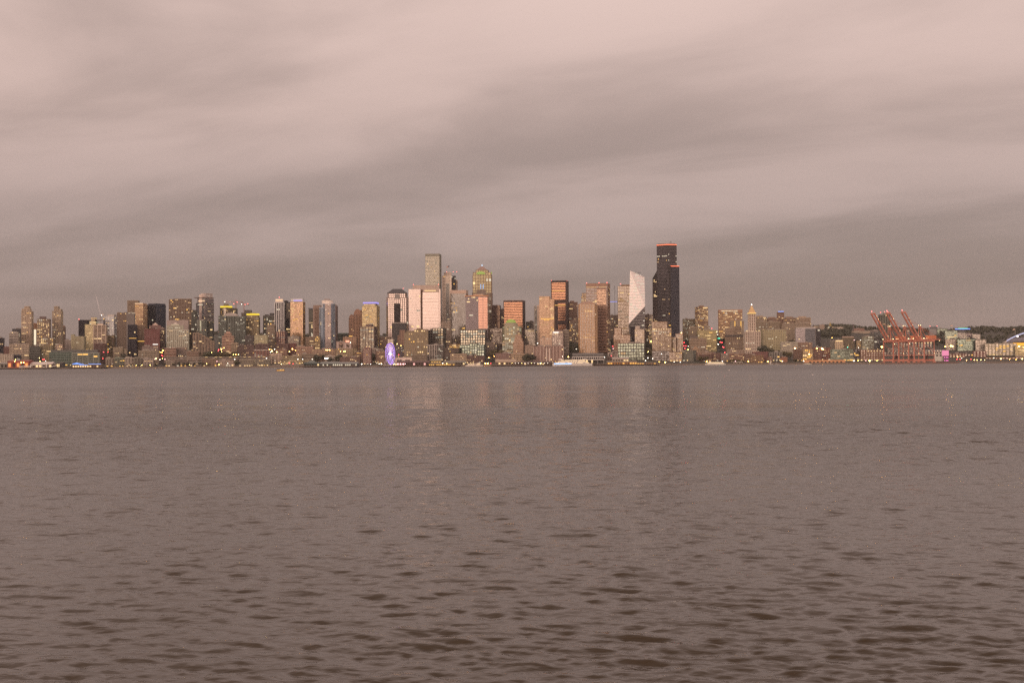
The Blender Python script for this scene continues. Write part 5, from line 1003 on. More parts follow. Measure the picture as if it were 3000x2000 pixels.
for l, a, b, dp in (('timber pier under the red cruise shed at the left edge', -40, 150, 50), ('low quay pier with the blue lit terminal', 190, 306, 48), ('aquarium pier with grey green sheds', 884, 1048, 54), ('amusement pier carrying the Ferris wheel', 1108, 1256, 54), ('restaurant pier glowing amber along the water', 1258, 1350, 50), ('long low pier with a string of lamps beside the ferry', 1440, 1620, 44), ('ferry dock pier under the terminal gallery', 1690, 1812, 46), ('paved pier of the ferry holding lots', 1812, 1930, 40)):
    PY[l] = pier(l, a, b, dp)
shed('cruise_shed', 'red cruise pier shed with two orange lamps', 22, 84, 1054, 1058, 2918, '#7f3d36', '#7c4a42', 34, 5, .5, ORG())
shed('pier_shed', 'small grey shed at the far left end of the quay', -20, 22, 1061, 1064, 2922, '#6b625a', '#8a7b70', 26, 4, .4)
shed('cruise_shed', 'white roofed cruise terminal hall with a sloping roof', 84, 152, 1060, 1066, 2926, '#8b7468', '#b7a195', 26, 7, .3)
shed('harbour_office', 'small black glass harbour office on the cruise pier', 166, 184, 1061, 1062, 2914, '#3c3a3a', '#8a7568', 16, 4, .3)
r_ = shed('pier_terminal', 'low pier restaurant outlined with blue light strips', 212, 296, 1066, 1069, 2918, '#6c5648', '#5b5350', 24, 12, .6)
for u0, u1, z in ((-32, -6, 7.0), (4, 32, 7.0), (-16, 2, 4.4)):
    mb = MB(); mb.box(u0, u1, -1.3, -.9, z, z + .9); mb.build('blue_light_strip', BLU(), r_)
mb = MB(); mb.loft([[(-32, -1.3, 7.9), (-22, -1.3, 10.2), (-10, -1.3, 7.9)], [(-32, -.9, 7.9), (-22, -.9, 10.2), (-10, -.9, 7.9)]]); mb.build('blue_gable_outline', BLU(), r_)
shed('aquarium_hall', 'dark green boxy aquarium hall on the pier', 890, 936, 1061, 1064, 2916, '#39403c', '#4a4f49', 36, 6, .1)
shed('pier_shed', 'long grey green pier shed with white clerestory windows', 938, 992, 1059, 1065, 2912, '#4f4f4a', '#69655e', 40, 9, .5, W_WH())
shed('pier_shed', 'grey pier shed with a pale roof right of the clerestory shed', 992, 1046, 1060, 1065, 2912, '#57534e', '#726c66', 40, 9, .5, W_WH())
def pyr(x0, x1, yt, ye, Y, w, label):
    a, b = P(x0, ye, Y), P(x1, ye, Y); c = (a.x + b.x) / 2; hw = (b.x - a.x) / 2; z0 = zg(c, Y)
    root = empty('aquarium_pavilion', (c, Y, z0)); tag(root, label, 'building')
    ze, zr = P(0.5 * (x0 + x1), ye, Y).z - z0, P(.5 * (x0 + x1), yt, Y).z - z0
    mb = MB(); mb.box(-hw * .9, hw * .9, 2, 2 * hw - 2, -.5, ze); mb.build('pavilion_wall', wall('#54504a'), root)
    mb = MB(); mb.loft([[(-hw, 0, ze), (hw, 0, ze), (hw, 2 * hw, ze), (-hw, 2 * hw, ze)], [(-hw * .25, hw * .75, zr), (hw * .25, hw * .75, zr), (hw * .25, hw * 1.25, zr), (-hw * .25, hw * 1.25, zr)]]); mb.build('pyramid_roof', wall(w), root)
pyr(898, 926, 1055, 1062, 2966, '#5b5a53', 'aquarium pavilion with a low dark pyramid roof')
shed('pier_shed', 'brown black amusement pier shed with red and pink lamps', 1162, 1256, 1056, 1061, 2912, '#4b3834', '#5a423c', 38, 12, .45, glow('pink_lamp', (1, .45, .4), 1.4))
shed('warehouse', 'plain cream block end wall behind the amusement pier', 1158, 1206, 1046.5, 1047.5, 2966, '#c9ab95', '#b89d8b', 20, 2)
shed('pier_restaurant', 'amber glowing restaurant hall low on the pier', 1256, 1332, 1061, 1066, 2914, '#8a6a30', '#6c5a48', 30, 14, .9, W_AM())
shed('pier_shed', 'small gabled upper hall above the amber restaurant', 1262, 1292, 1052, 1056, 2950, '#7c6746', '#8a7a64', 10, 4, .6, W_AM())
shed('pier_shed', 'long dim pier shed right of the amber restaurant', 1300, 1362, 1056, 1061, 2966, '#5f544a', '#6b6056', 14, 9, .2)
shed('pier_shed', 'tan sloped roof pier hall left of the long lamp pier', 1452, 1512, 1052, 1060, 2966, '#75604f', '#927966', 20, 8, .3)
shed('fire_station', 'long dark pier building with a pink sign beside the ferry', 1512, 1618, 1058, 1063, 2932, '#4f403a', '#57463f', 24, 14, .4)
shed('ferry_terminal', 'dark ferry terminal building with lit roof lamps', 1678, 1768, 1034, 1040, 2978, '#4b4541', '#5d534d', 26, 12, .15)
def gallery():
    Y = 2948; a, b = P(1676, 1052, Y), P(1770, 1052, Y); c = (a.x + b.x) / 2; hw = (b.x - a.x) / 2; z0 = 3.05
    root = empty('terminal_gallery', (c, Y, z0)); tag(root, 'white framed boarding gallery in front of the ferry terminal', 'gallery')
    za, zb = P(1720, 1053.5, Y).z - z0, P(1720, 1044, Y).z - z0
    mb = MB(); mb.box(-hw, hw, .6, 6, za, zb - .5); mb.build('gallery_glazing', glass('bk'), root)
    mb = MB(); mb.box(-hw, hw, 0, 6.6, zb - 1.6, zb); mb.box(-hw, hw, 0, 6.6, za - .6, za + 1.2); mb.build('gallery_slabs', wall('#b7a79c'), root)
    for i in range(16):
        u = -hw + 2 * hw * i / 15
        mb = MB(); mb.box(u - .45, u + .45, -.1, .6, za + 1.2, zb - 1.6); mb.build('gallery_mullion', wall('#b7a79c'), root)
    for i in range(6):
        u = -hw + 2 * hw * i / 5 * .98 + .6
        mb = MB(); mb.box(u - .5, u + .5, 1, 2, -.2, za - .6); mb.build('gallery_leg', wall('#7d7068'), root)
gallery()
shed('dock_shed', 'low orange lit dock shed right of the ferry', 1780, 1866, 1057, 1061, 2930, '#a06c3a', '#6f5e50', 24, 12, .7, W_AM())
shed('dock_shed', 'long pale roofed loading canopy right of the ferry dock', 1794, 1842, 1046, 1049, 2966, '#8d7a6c', '#a18e82', 14, 6, .2)
shed('dock_shed', 'low dock shed with an orange end wall', 1866, 1922, 1061, 1064, 2930, '#86623e', '#6b5a50', 18, 8, .5, W_AM())
shed('quay_store', 'small pale quay store near the white passenger boat', 2150, 2176, 1060, 1062, 2966, '#93806f', '#85776b', 12, 3)
shed('tour_office', 'small wide timber shelter on the ramped quay', 700, 735, 1066, 1069, 2964, '#70604f', '#6b5d52', 8, 5, .4)

# elevated road along the waterfront
def viaduct():
    Y = R(1.5); a, b = P(478, 1047, Y), P(806, 1047, Y); root = empty('viaduct', ((a.x + b.x) / 2, Y, zg((a.x + b.x) / 2, Y)))
    tag(root, 'grey two level elevated road running above the quay buildings', 'viaduct')
    hw = (b.x - a.x) / 2; z0 = root.location.z
    for k, (y, nm) in enumerate(((1046.0, 'upper_deck'), (1051.5, 'lower_deck'))):
        z = P(640, y, Y).z - z0
        mb = MB(); mb.box(-hw, hw, 0, 12, z - 1.6, z); o = mb.build(nm, wall('#65574e'), root)
        mb = MB(); mb.box(-hw, hw, -.3, 0, z, z + 1.0); mb.build('guard_rail', wall('#8a7a6d'), o)
    for i in range(22):
        u = -hw + 2 * hw * (i + .5) / 22; mb = MB()
        mb.box(u - .8, u + .8, 1, 2.6, -2, P(640, 1046, Y).z - z0 - 1.6); mb.build('pier_column', wall('#6e6056'), root)
    zt = P(640, 1046, Y).z - z0
    for i in range(14):
        u = -hw * .25 + hw * 1.2 * i / 14; mb = MB(); mb.box(u, u + 5.5, -.6, -.35, zt - .2, zt + .7)
        if i % 3 != 1: mb.build('traffic_light_streak', glow('headlight_line', (1, .62, .25), 1.1), root)
viaduct()
def ramp():
    Y = 2962.0; c = P(853, 1065, Y); root = empty('footbridge', (c.x, Y, zg(c.x, Y))); tag(root, 'splayed pedestrian ramp bridge with glowing handrails', 'footbridge')
    z0 = root.location.z
    def q(x, y): p = P(x, y, Y); return Vector((p.x - c.x, 0, p.z - z0))
    def beam(pts, nm, m, w=2.4, h=.7):
        mb = MB()
        for p, r in zip(pts, pts[1:]): mb.bar(p, r, w, h)
        return mb.build(nm, m, root)
    lit = glow('warm_rail', (1.0, .62, .26), .75)
    beam([q(830, 1070), q(840, 1064), q(849, 1057.5)], 'left_ramp', wall('#8a6f55')); beam([q(864, 1057.5), q(868, 1063), q(876, 1070)], 'right_ramp', wall('#8a6f55')); beam([q(842, 1057), q(872, 1057)], 'bridge_deck', wall('#857160'))
    for pts in ([q(830, 1069), q(840, 1063), q(849, 1056.5)], [q(834, 1070), q(844, 1064), q(852, 1058)], [q(864, 1056.5), q(869, 1062), q(877, 1069)]):
        beam([p + Vector((0, -1.4, .3)) for p in pts], 'lit_handrail', lit, .5, .6)
    beam([q(848, 1056) + Vector((0, -1.4, .4)), q(905, 1057) + Vector((0, -1.4, .4))], 'lit_handrail', lit, .4, .5)
    for x in (849, 864): beam([q(x, 1058), q(x, 1071)], 'bridge_pylon', wall('#7c6a5c'), 1.6, 1.6)
    mb = MB(); a, b = q(780, 1072), q(900, 1072); mb.loft([[(a.x, -2, 0), (b.x, -2, 0), (b.x, 0, 0), (a.x, 0, 0)], [(a.x + 30, -1.5, 4), (b.x - 4, -1.5, 4), (b.x - 4, 0, 4), (a.x + 30, 0, 4)]]); mb.build('ramp_base', wall('#6b5e54'), root)
ramp()
def gangway():
    Y = 2910.0; c = P(110, 1078, Y); root = empty('boarding_gangway', (c.x, Y, 3.05)); tag(root, 'white trussed boarding gangway on the cruise pier', 'gangway')
    def q(x, y): p = P(x, y, Y); return Vector((p.x - c.x, 0, max(0.0, p.z - 3.05)))
    m = wall('#c2b3a6')
    def beam(a, b, nm, w=.9):
        mb = MB(); mb.bar(a, b, w); mb.build(nm, m, root)
    beam(q(56, 1072), q(90, 1071), 'truss_chord'); beam(q(56, 1076), q(90, 1075), 'truss_chord')
    for i in range(8): beam(q(56 + 4.3 * i, 1072 + 4 * (i % 2)), q(60.3 + 4.3 * i, 1076 - 4 * (i % 2)), 'truss_diagonal', .5)
    beam(q(90, 1078), q(90, 1067), 'gangway_post', 1.2); beam(q(137, 1078.5), q(137, 1058), 'gangway_post', 1.6)
    beam(q(90, 1070), q(137, 1066), 'gangway_bridge', 1.3); beam(q(117, 1070), q(132, 1076), 'gangway_ramp', 1.0); beam(q(145, 1076), q(165, 1070), 'gangway_ramp', 1.1)
gangway()

# ---------------- Ferris wheel
def wheel():
    Y = 2926.0; c = P(1143.2, 1036, Y); rad = 31 * Y / F_PX; yaw = math.radians(68)
    root = empty('ferris_wheel', (c.x, Y, 3.05), -math.atan2(c.x, Y) + yaw); tag(root, 'violet lit Ferris wheel turned nearly edge-on at the waterfront', 'ferris wheel')
    H = c.z - 3.05
    vio = glow('violet_led', (.50, .24, 1.0), 2.4); vw = glow('violet_white_led', (.66, .44, 1.0), 3.0); wh = flat('white_paint', (0.55, 0.52, 0.5))
    n = 42
    for y in (-1.8, 1.8):
        for r, nm in ((rad, 'outer_rim'),):
            mb = MB()
            for i in range(n):
                a, b = 6.28318 * i / n, 6.28318 * (i + 1) / n
                mb.bar((r * math.cos(a), y, H + r * math.sin(a)), (r * math.cos(b), y, H + r * math.sin(b)), .42)
            mb.build(nm, vio, root)
    for i in range(21):
        a = 6.28318 * (i + .35) / 21; mb = MB()
        mb.bar((2 * math.cos(a), 0, H + 2 * math.sin(a)), (rad * .96 * math.cos(a), 0, H + rad * .96 * math.sin(a)), .28)
        mb.build('spoke', vw, root)
    cab = MB(); cab.prism([(-1, -1.1), (1, -1.1), (1, 1.1), (-1, 1.1)], -2.6, -.2); cab.tube((0, -1.2, 0), (0, 1.2, 0), .15, 5)
    first = None
    for i in range(42):
        a = 6.28318 * i / 42; p = ((rad + .5) * math.cos(a), 0, H + (rad + .5) * math.sin(a))
        if first is None: first = o = cab.build('gondola', wall('#8d8480'), root)
        else: o = first.copy(); col.objects.link(o); o.parent = root
        o.location = p
    mb = MB(); mb.tube((0, -4.5, H), (0, 4.5, H), 1.0, 12); mb.build('hub', glow('hub_light', (.72, .70, 1.0), 3.0), root)
    for y in (-1, 1):
        for x in (-1, 1):
            mb = MB(); mb.bar((x * 13 * .4, y * 14, -.2), (0, y * 4, H), .8); mb.build('support_leg', wh, root)
    mb = MB(); mb.box(-11, 11, -13, 13, -.05, 1.2); mb.build('boarding_platform', wall('#a08d7e'), root)
    for k, (x, y) in enumerate(((-9, -12), (-3, -13.2), (3, -13.2), (9, -12), (0, 0))):
        mb = MB(); mb.box(x - 1.5, x + 1.5, y - .4, y + .4, 1.2, 3.6); mb.build('ticket_booth', glow('booth_light', (1, .72, .35), 2.2), root)
wheel()

# ---------------- container cranes
def gantry(k, label):
    base = P(2589.5, 1064.5, 2962.0); base = Vector((base.x, base.y, 3.05))
    ax = Vector((-.827, -.562, 0)); rd = Vector((.562, -.827, 0))
    base = base + rd * (42.0 * k)
    root = empty('container_crane', base); root.rotation_euler = (0, 0, math.atan2(rd.y, rd.x)); tag(root, label, 'crane', 'container cranes at the port')
    # local frame: x along the rails, y away from the water (opposite the boom)
    red = flat('crane_red', (0.54, 0.235, 0.175), .6); S, G, HP, HA = 27.0, 34.0, 48.0, 80.0
    def bar(a, b, w, nm, h=None):
        mb = MB(); mb.bar(a, b, w, h); return mb.build(nm, red, root)
    for x in (0, S):
        for y in (0, G):
            bar((x, y, 2), (x, y, HP + 3), 2.0 if y == 0 else 1.2, 'leg')
            mb = MB(); mb.box(x - 3.2, x + 3.2, y - 1, y + 1, 0, 2.2); mb.build('wheel_bogie', red, root)
        bar((x, 0, HP - 2), (x, G, HP - 2), 1.9, 'cross_beam'); bar((x, 0, 16), (x, G, 16), 1.6, 'cross_beam'); bar((x, 0, HP - 6), (x, G, 22), .9, 'diagonal_brace')
    for y in (0, G):
        bar((-1, y, 5), (S + 1, y, 5), 2.2, 'sill_beam', 4.4); bar((-1, y, HP), (S + 1, y, HP), 2.0, 'portal_beam', 2.6)
    xa, xb = S / 2 - 4.6, S / 2 + 4.6
    for x in (xa, xb):
        bar((x, -2, HP + 2.5), (x, G + 34, HP + 2.5), 1.5, 'back_girder', 2.2)
        tip = (x, -52, HP + 62)
        bar((x, -3, HP + 3), tip, 2.2, 'boom_girder', 3.0)
        bar((x, 2, HP + 2), (S / 2 + (x - S / 2) * .35, 3, HA), 1.2, 'a_frame_leg'); bar((x, G * .62, HP + 3), (S / 2 + (x - S / 2) * .35, 3, HA), .9, 'a_frame_leg')
        bar((S / 2 + (x - S / 2) * .35, 3, HA), (x, G + 30, HP + 4), .45, 'back_stay'); bar((S / 2 + (x - S / 2) * .35, 3, HA), (x, -38, HP + 46), .35, 'boom_stay')
    bar((S / 2 - 3, 3, HA), (S / 2 + 3, 3, HA), 1.4, 'a_frame_head')
    for t in (.18, .36, .54, .72, .98):
        p = Vector((0, -3, HP + 3)).lerp(Vector((0, -52, HP + 62)), t); bar((xa, p.y, p.z), (xb, p.y, p.z), 1.1 if t < .9 else 3.4, 'boom_tie')
    mb = MB(); mb.box(xa - 1, xb + 1, G - 4, G + 18, HP + 4, HP + 11.5); mb.build('machinery_house', flat('crane_house', (0.62, 0.24, 0.13)), root)
    mb = MB(); mb.box(S / 2 - 2, S / 2 + 2, 8, 12, HP - 5, HP - 1.2); mb.build('operator_cab', wall('#7a5a50'), root)
    rnd = random.Random(k)
    lamp = glow('crane_lamp', (1.0, .72, .36), 6.0)
    spots = [(x, y, HP + 4.6) for x in (-.5, S * .3, S * .6, S + .5) for y in (-1.6,)] + [(x, G + 1.5, HP - 6) for x in (1, S - 1)] + [(xb + .6, -3 - 49 * t, HP + 5 + 59 * t) for t in (.1, .3, .5, .62, .74, .86)] + [(S / 2 - 2, 2, HA + 1.5), (S / 2 + 3, 2, HA + 1.5)] + [(S / 2, 8 + 9 * i, HP + 5) for i in range(4)] + [(xb, G + 30, HP), (S, 1, 14), (S + 1, G, 20)]
    for p in spots:
        mb = MB(); r = rnd.uniform(.45, .85); mb.dome(p, r, r, r, 8, 4, full=True); mb.build('floodlight', lamp, root)
    mb = MB(); mb.dome((S / 2 - 2, -52.5, HP + 66), .8, .8, 1.2, 8, 4, full=True); mb.build('boom_beacon', RED(), root)
    mb = MB(); mb.tube((S + 2, G * .2, 12), (S + 2.8, G * .2, 12), 4.2, 14); mb.build('cable_reel', flat('dark_reel', (0.06, 0.03, 0.03)), root)
    if k == 0:
        q = MB(); q.box(-24, 135, -8, 190, -2 - 3.05, -.02); o = q.build('container_quay', wall('#6a5147')); o.location = base; o.rotation_euler = root.rotation_euler; tag(o, 'concrete quay under the red cranes', 'quay', kind='structure')
gantry(0, 'red container crane with raised boom, leftmost of three')
gantry(1, 'red container crane with raised boom, middle of three')
gantry(2, 'red container crane with raised boom, rightmost of three')
def pink_tank():
    Y = R(.8); c = P(2772, 1060, Y); root = empty('lit_silo', (c.x, Y, zg(c.x, Y))); tag(root, 'square tank glowing pink right of the cranes', 'silo')
    z0 = root.location.z; hw = 8 * Y / F_PX; za, zb = P(2772, 1042, Y).z - z0, P(2772, 1026, Y).z - z0
    mb = MB(); mb.box(-hw, hw, 0, 10, za, zb); mb.build('pink_panel', glow('pink_panel', (1.0, .30, .50), .85), root)
    mb = MB()
    for x in (-hw + .6, 0, hw - .6):
        for y in (.8, 9): mb.bar((x, y, -.5), (x, y, za), .8)
    mb.build('tank_frame', wall('#5c4446'), root)
    for z in (.22, .72):
        for x in (-.55, .05, .6):
            mb = MB(); mb.dome((hw * x, -.3, za * z), 1.0, .6, .8, 8, 4, full=True); mb.build('magenta_lamp', glow('magenta_lamp', (1.0, .18, .55), 3.0), root)
pink_tank()

# ---------------- boats
def boat(name, label, xc, yw, Y, length, beam, height, decks, hullc, upc, bow=1, lit=.5, line=None, funnel=True, cat='boat', rz=0.0, stripe=None):
    c = P(xc, yw, Y); root = empty(name, (c.x, Y, 0), -math.atan2(c.x, Y) + rz); tag(root, label, cat)
    h = height; hz = h * (.34 if decks > 1 else .42); n = 14; rings = []
    for i in range(n + 1):
        t = -1 + 2 * i / n; w = beam / 2 * (1 - max(0, abs(t) - .62) ** 1.6 / .38 ** 1.6 * (.94 if t * bow > 0 else .35)); sh = hz * (1 + .22 * max(0, t * bow) ** 2)
        x = t * length / 2
        rings.append([(x, -w * .8, -.6), (x, w * .8, -.6), (x, w, sh), (x, -w, sh)])
    mb = MB(); mb.loft(rings); mb.build('hull', wall(hullc, .5), root)
    if stripe:
        mb = MB(); mb.loft([[(r[3][0], r[3][1] - .06, r[3][2] * .45), (r[3][0], r[3][1] + .1, r[3][2] * .45), (r[3][0], r[3][1] + .1, r[3][2] * .92), (r[3][0], r[3][1] - .06, r[3][2] * .92)] for r in rings[1:-1]]); mb.build('hull_stripe', stripe, root)
    rnd = random.Random(label); dz = (h - hz) / (decks + .8)
    for k in range(decks):
        L0 = length * (.84 - .14 * k); z0 = hz + k * dz; W0 = beam * (.86 - .08 * k)
        mb = MB(); mb.box(-L0 / 2, L0 / 2, -W0 / 2, W0 / 2, z0 - .05, z0 + dz * .92); o = mb.build('deckhouse', wall(upc, .5), root)
        mb = MB(); mb.box(-L0 / 2 - .6, L0 / 2 + .6, -W0 / 2 - .7, W0 / 2 + .7, z0 + dz * .92, z0 + dz); mb.build('deck_edge', wall(upc, .5), o)
        li = MB(); m = max(3, int(L0 / 2.6))
        for i in range(m):
            u = -L0 / 2 + L0 * (i + .2) / m; li.poly([(u, -W0 / 2 - .05, z0 + dz * .35), (u + L0 / m * .6, -W0 / 2 - .05, z0 + dz * .35), (u + L0 / m * .6, -W0 / 2 - .05, z0 + dz * .75), (u, -W0 / 2 - .05, z0 + dz * .75)], 0 if rnd.random() < lit else 1)
        li.build('cabin_windows', [W_HI(), glass('bk')], o)['kind'] = 'stuff'
    zt = hz + decks * dz
    for t in ((-.3, .3) if decks > 2 else (.25 * bow,)):
        mb = MB(); mb.box(length * t - length * .05, length * t + length * .05, -beam * .22, beam * .22, zt, zt + dz * .8); mb.build('wheelhouse', wall(upc, .5), root)
    if funnel:
        mb = MB(); mb.tube((0, 0, zt), (0, 0, zt + dz * 1.3), beam * .09, 8); mb.build('funnel', wall('#7d6a60'), root)
    mb = MB(); mb.tube((length * .12 * bow, 0, zt), (length * .12 * bow, 0, zt + dz * 1.8), .15, 5); mb.build('mast', flat('white_paint', (0.55, 0.52, 0.5)), root)
    if line:
        mb = MB(); mb.box(-length * .46, -length * .02, -beam / 2 - .4, -beam / 2 - .1, hz * .75, hz * 1.1); mb.build('light_line', line, root)
    return root
boat('car_ferry', 'large white car ferry with a blue light line at the dock', 1677, 1071.5, 2898, 88, 17, 15.5, 3, '#bfb0a6', '#c4b2a4', -1, .75, glow('ferry_blue', (.35, .58, 1.0), 1.8))
boat('tour_boat', 'white tour boat with two decks moored by the piers', 1389, 1073, 2890, 38, 9, 8.2, 2, '#b9a698', '#c0aa9a', 1, .7)
boat('passenger_ferry', 'white passenger boat off the old brick quarter', 2096, 1068.5, 2880, 45, 10, 8.0, 2, '#b5a79c', '#c9b9a8', -1, .75)
boat('water_taxi', 'small red boat with an amber lit side far out on the water', 822, 1086, 980, 6.4, 2.1, 1.9, 1, '#6b2c22', '#5d2a22', 1, .2, None, False, stripe=W_AM())
boat('motor_launch', 'little grey launch tied up before the port sheds', 2820, 1066, 2900, 22, 5, 3.4, 1, '#5c605f', '#73716d', 1, .3)
boat('motor_launch', 'low white launch tied up left of the container quay', 2366, 1066, 2900, 18, 4.5, 3.0, 1, '#a39789', '#9c8f82', -1, .3)
boat('work_barge', 'long flat grey barge along the right hand port quay', 2862, 1065.5, 2906, 40, 9, 3.2, 1, '#565a5a', '#6b6865', 1, .1)
for l, x, y in (('tiny white buoy alone on the open water', 2381, 1098), ('smaller white buoy left of the other one', 2136, 1085)):
    d_ = cf * F_PX + cr * (x - CX) - cu * (y - CY); t_ = -CAM_Z / d_.z; p = Vector((d_.x * t_, d_.y * t_, 0)); r = p.y / F_PX * 2.0
    root = empty('buoy', p); tag(root, l, 'buoy', 'mooring buoys')
    mb = MB(); mb.dome((0, 0, 0), r, r, r * .9, 10, 5); mb.build('float', flat('buoy_white', (0.75, 0.72, 0.7)), root)
    mb = MB(); mb.tube((0, 0, r * .7), (0, 0, r * 1.6), r * .12, 6); mb.build('ring_post', flat('dark_steel', (0.05, 0.045, 0.045)), root)
# marina sailboat masts at the old quay
for i, (x, h) in enumerate(((2258, 9.0), (2275, 16))):
    c = P(x, 1064, 2912); root = empty('sailboat', (c.x, 2912, 0)); tag(root, ('short white sailed dinghy by the old quay', 'slim sailing boat with a tall bare mast by the old quay')[i], 'sailboat')
    mb = MB(); mb.loft([[(-4, -1, .8), (-4, 1, .8), (-4, .5, -.4), (-4, -.5, -.4)], [(0, -1.4, .9), (0, 1.4, .9), (0, .8, -.5), (0, -.8, -.5)], [(4.5, -.1, 1.3), (4.5, .1, 1.3), (4.5, .1, .2), (4.5, -.1, .2)]]); mb.build('hull', wall('#b3a59a'), root)
    mb = MB(); mb.tube((.5, 0, .8), (.5, 0, h + 5), .16, 5); mb.build('mast', flat('white_paint', (0.55, 0.52, 0.5)), root)
    if i == 0:
        mb = MB(); mb.loft([[(-3.4, -.05, 2), (.3, -.05, 2), (.3, -.05, 2.1)], [(.1, -.02, 11), (.3, -.02, 11), (.3, -.02, 11.1)]]); mb.poly([(-3.4, 0, 2), (.3, 0, 2), (.3, 0, 12)]); mb.build('sail', wall('#b9a79c'), root)

# ---------------- tower cranes over the building sites
def tower_crane(label, xm, yt, Y, jib, counter, y_jib, m, lights=(), luff=None, ybase=None):
    c = P(xm, y_jib, Y); g0 = zg(c.x, Y); root = empty('tower_crane', (c.x, Y, g0)); tag(root, label, 'crane', 'tower cranes')
    z1 = c.z - g0; s = Y / F_PX; w = 1.0
    mb = MB()
    for x in (-w, w):
        for y in (-w, w): mb.bar((x, y, 0), (x, y, z1 + 1), .35)
    k = 0; z = 0
    while z < z1 - 4: mb.bar((-w if k % 2 else w, -w, z), (w if k % 2 else -w, -w, z + 4), .25); z += 4; k += 1
    mb.build('lattice_mast', m, root)['kind'] = 'stuff'
    if luff:
        e = P(luff[0], luff[1], Y); e = Vector((e.x - c.x, 0, e.z - g0)); a = Vector((-1.5, 0, z1))
        mb = MB(); mb.bar(a, e, .55); mb.bar(a + Vector((2.0, 0, .8)), e + Vector((.4, 0, .2)), .4); n = 16
        for i in range(n):
            p, q = a.lerp(e, i / n), (a + Vector((2.0, 0, .8))).lerp(e + Vector((.4, 0, .2)), (i + .5) / n); mb.bar(p, q, .25)
        mb.build('luffing_jib', flat('jib_white', (0.62, 0.66, 0.72)), root)
        mb = MB(); mb.bar((1, 0, z1), (5, 0, z1 + 10), .4); mb.bar((5, 0, z1 + 10), (7, 0, z1 + 1), .3); mb.build('mast_head', m, root)
        mb = MB(); mb.box(1, 9, -1.2, 1.2, z1 - .8, z1 + 1.6); mb.build('machinery_deck', flat('deck_white', (0.7, 0.66, 0.6)), root)
    else:
        mb = MB(); a, b = (jib[0] - xm) * s, (jib[1] - xm) * s
        mb.bar((a, -.6, z1), (b, -.6, z1), .4); mb.bar((a, .6, z1), (b, .6, z1), .4); mb.bar((a, 0, z1 + 1.5), (b, 0, z1 + 1.5), .35)
        n = int(abs(b - a) / 2.4)
        for i in range(n): mb.bar((a + (b - a) * i / n, -.6, z1), (a + (b - a) * (i + .5) / n, 0, z1 + 1.5), .22)
        mb.build('jib', m, root)['kind'] = 'stuff'
        mb = MB(); mb.bar((0, 0, z1), (0, 0, P(xm, yt, Y).z - g0), .8); mb.build('mast_head', m, root)
        for e in (a * .75, b * .8):
            mb = MB(); mb.bar((0, 0, P(xm, yt, Y).z - g0), (e, 0, z1 + 1.5), .15); mb.build('tie_bar', m, root)
        mb = MB(); cw = a if abs(a) < abs(b) else b; mb.box(cw - 2, cw + 2, -1, 1, z1 - 2.5, z1); mb.build('counterweight', wall('#6b5a52'), root)
        mb = MB(); mb.box(.8, 2.8, -1.6, .4, z1 - 2.4, z1); mb.build('operator_cab', wall('#8a7468'), root)
    for x, y, mm in lights:
        p = P(x, y, Y); mb = MB(); mb.dome((p.x - c.x, -1.2, p.z - g0), .9, .9, .9, 8, 4, full=True); mb.build('warning_light', mm, root)
rc = flat('crane_pink', (0.40, 0.20, 0.17))
tower_crane('white luffing crane with a steep lit jib', 295, 905, R(10.6), None, None, 922, wall('#8d7d75'), [(298, 923.4, WHT())], (281, 865))
tower_crane('red tower crane with a long jib, taller of two', 691, 877, R(12.4), (651, 710), None, 884.5, rc, [(659, 884, WHT()), (674, 884, W_HI()), (695, 885, RED())])
tower_crane('red tower crane with a short jib, lower of two', 715, 887, R(12.4), (683, 728), None, 891.5, rc, [(685, 890, RED()), (708, 891, WHT()), (718, 892, RED()), (726, 890, RED())])
tower_crane('slim tower crane with a blue lit jib behind the banded tower', 1801, 836, R(16), (1778, 1811), None, 884, flat('dark_steel', (0.05, 0.045, 0.045)), [])
p = P(1801, 884, R(16)); mb = MB(); o_ = [o for o in col.objects if o.get('label', '').startswith('slim tower crane')][0]
mb.box(-16, 7, -1.3, -.9, p.z - o_.location.z - .3, p.z - o_.location.z + 1.0); mb.build('blue_light_strip', glow('crane_blue', (.25, .32, 1.0), 1.2), o_)
def chimney(x, yt, Y, w, label, name='chimney'):
    c = P(x, yt, Y); g0 = zg(c.x, Y); root = empty(name, (c.x, Y, g0)); tag(root, label, 'chimney' if name == 'chimney' else 'tower')
    h = c.z - g0; mb = MB(); mb.tube((0, 0, -1), (0, 0, h), w, 12, r2=w * .8); mb.build('shaft', wall('#5a4c48'), root)
    mb = MB(); mb.tube((0, 0, h - 1.5), (0, 0, h + .4), w * .95, 12); mb.build('rim', wall('#4a3f3d'), root)
chimney(2500, 950, R(27.2), 2.4, 'tall brick chimney on the hill crest')
def steeple():
    Y = R(28); c = P(2432, 943, Y); g0 = zg(c.x, Y); root = empty('church_tower', (c.x, Y, g0)); tag(root, 'yellow lit church steeple on the hill crest', 'church')
    h = c.z - g0; m = flat('ochre_stone', (.30, .25, .08))
    mb = MB(); mb.box(-3.4, 3.4, -3.4, 3.4, -1, h - 9); mb.build('belfry', m, root)
    mb = MB(); mb.loft([[(-2.6, -2.6, h - 9), (2.6, -2.6, h - 9), (2.6, 2.6, h - 9), (-2.6, 2.6, h - 9)], [(-.3, -.3, h), (.3, -.3, h), (.3, .3, h), (-.3, .3, h)]]); mb.build('spire', m, root)
    mb = MB(); mb.box(-9, 9, 4, 30, -1, h - 14); mb.build('nave', wall('#7d6d54'), root)
steeple()
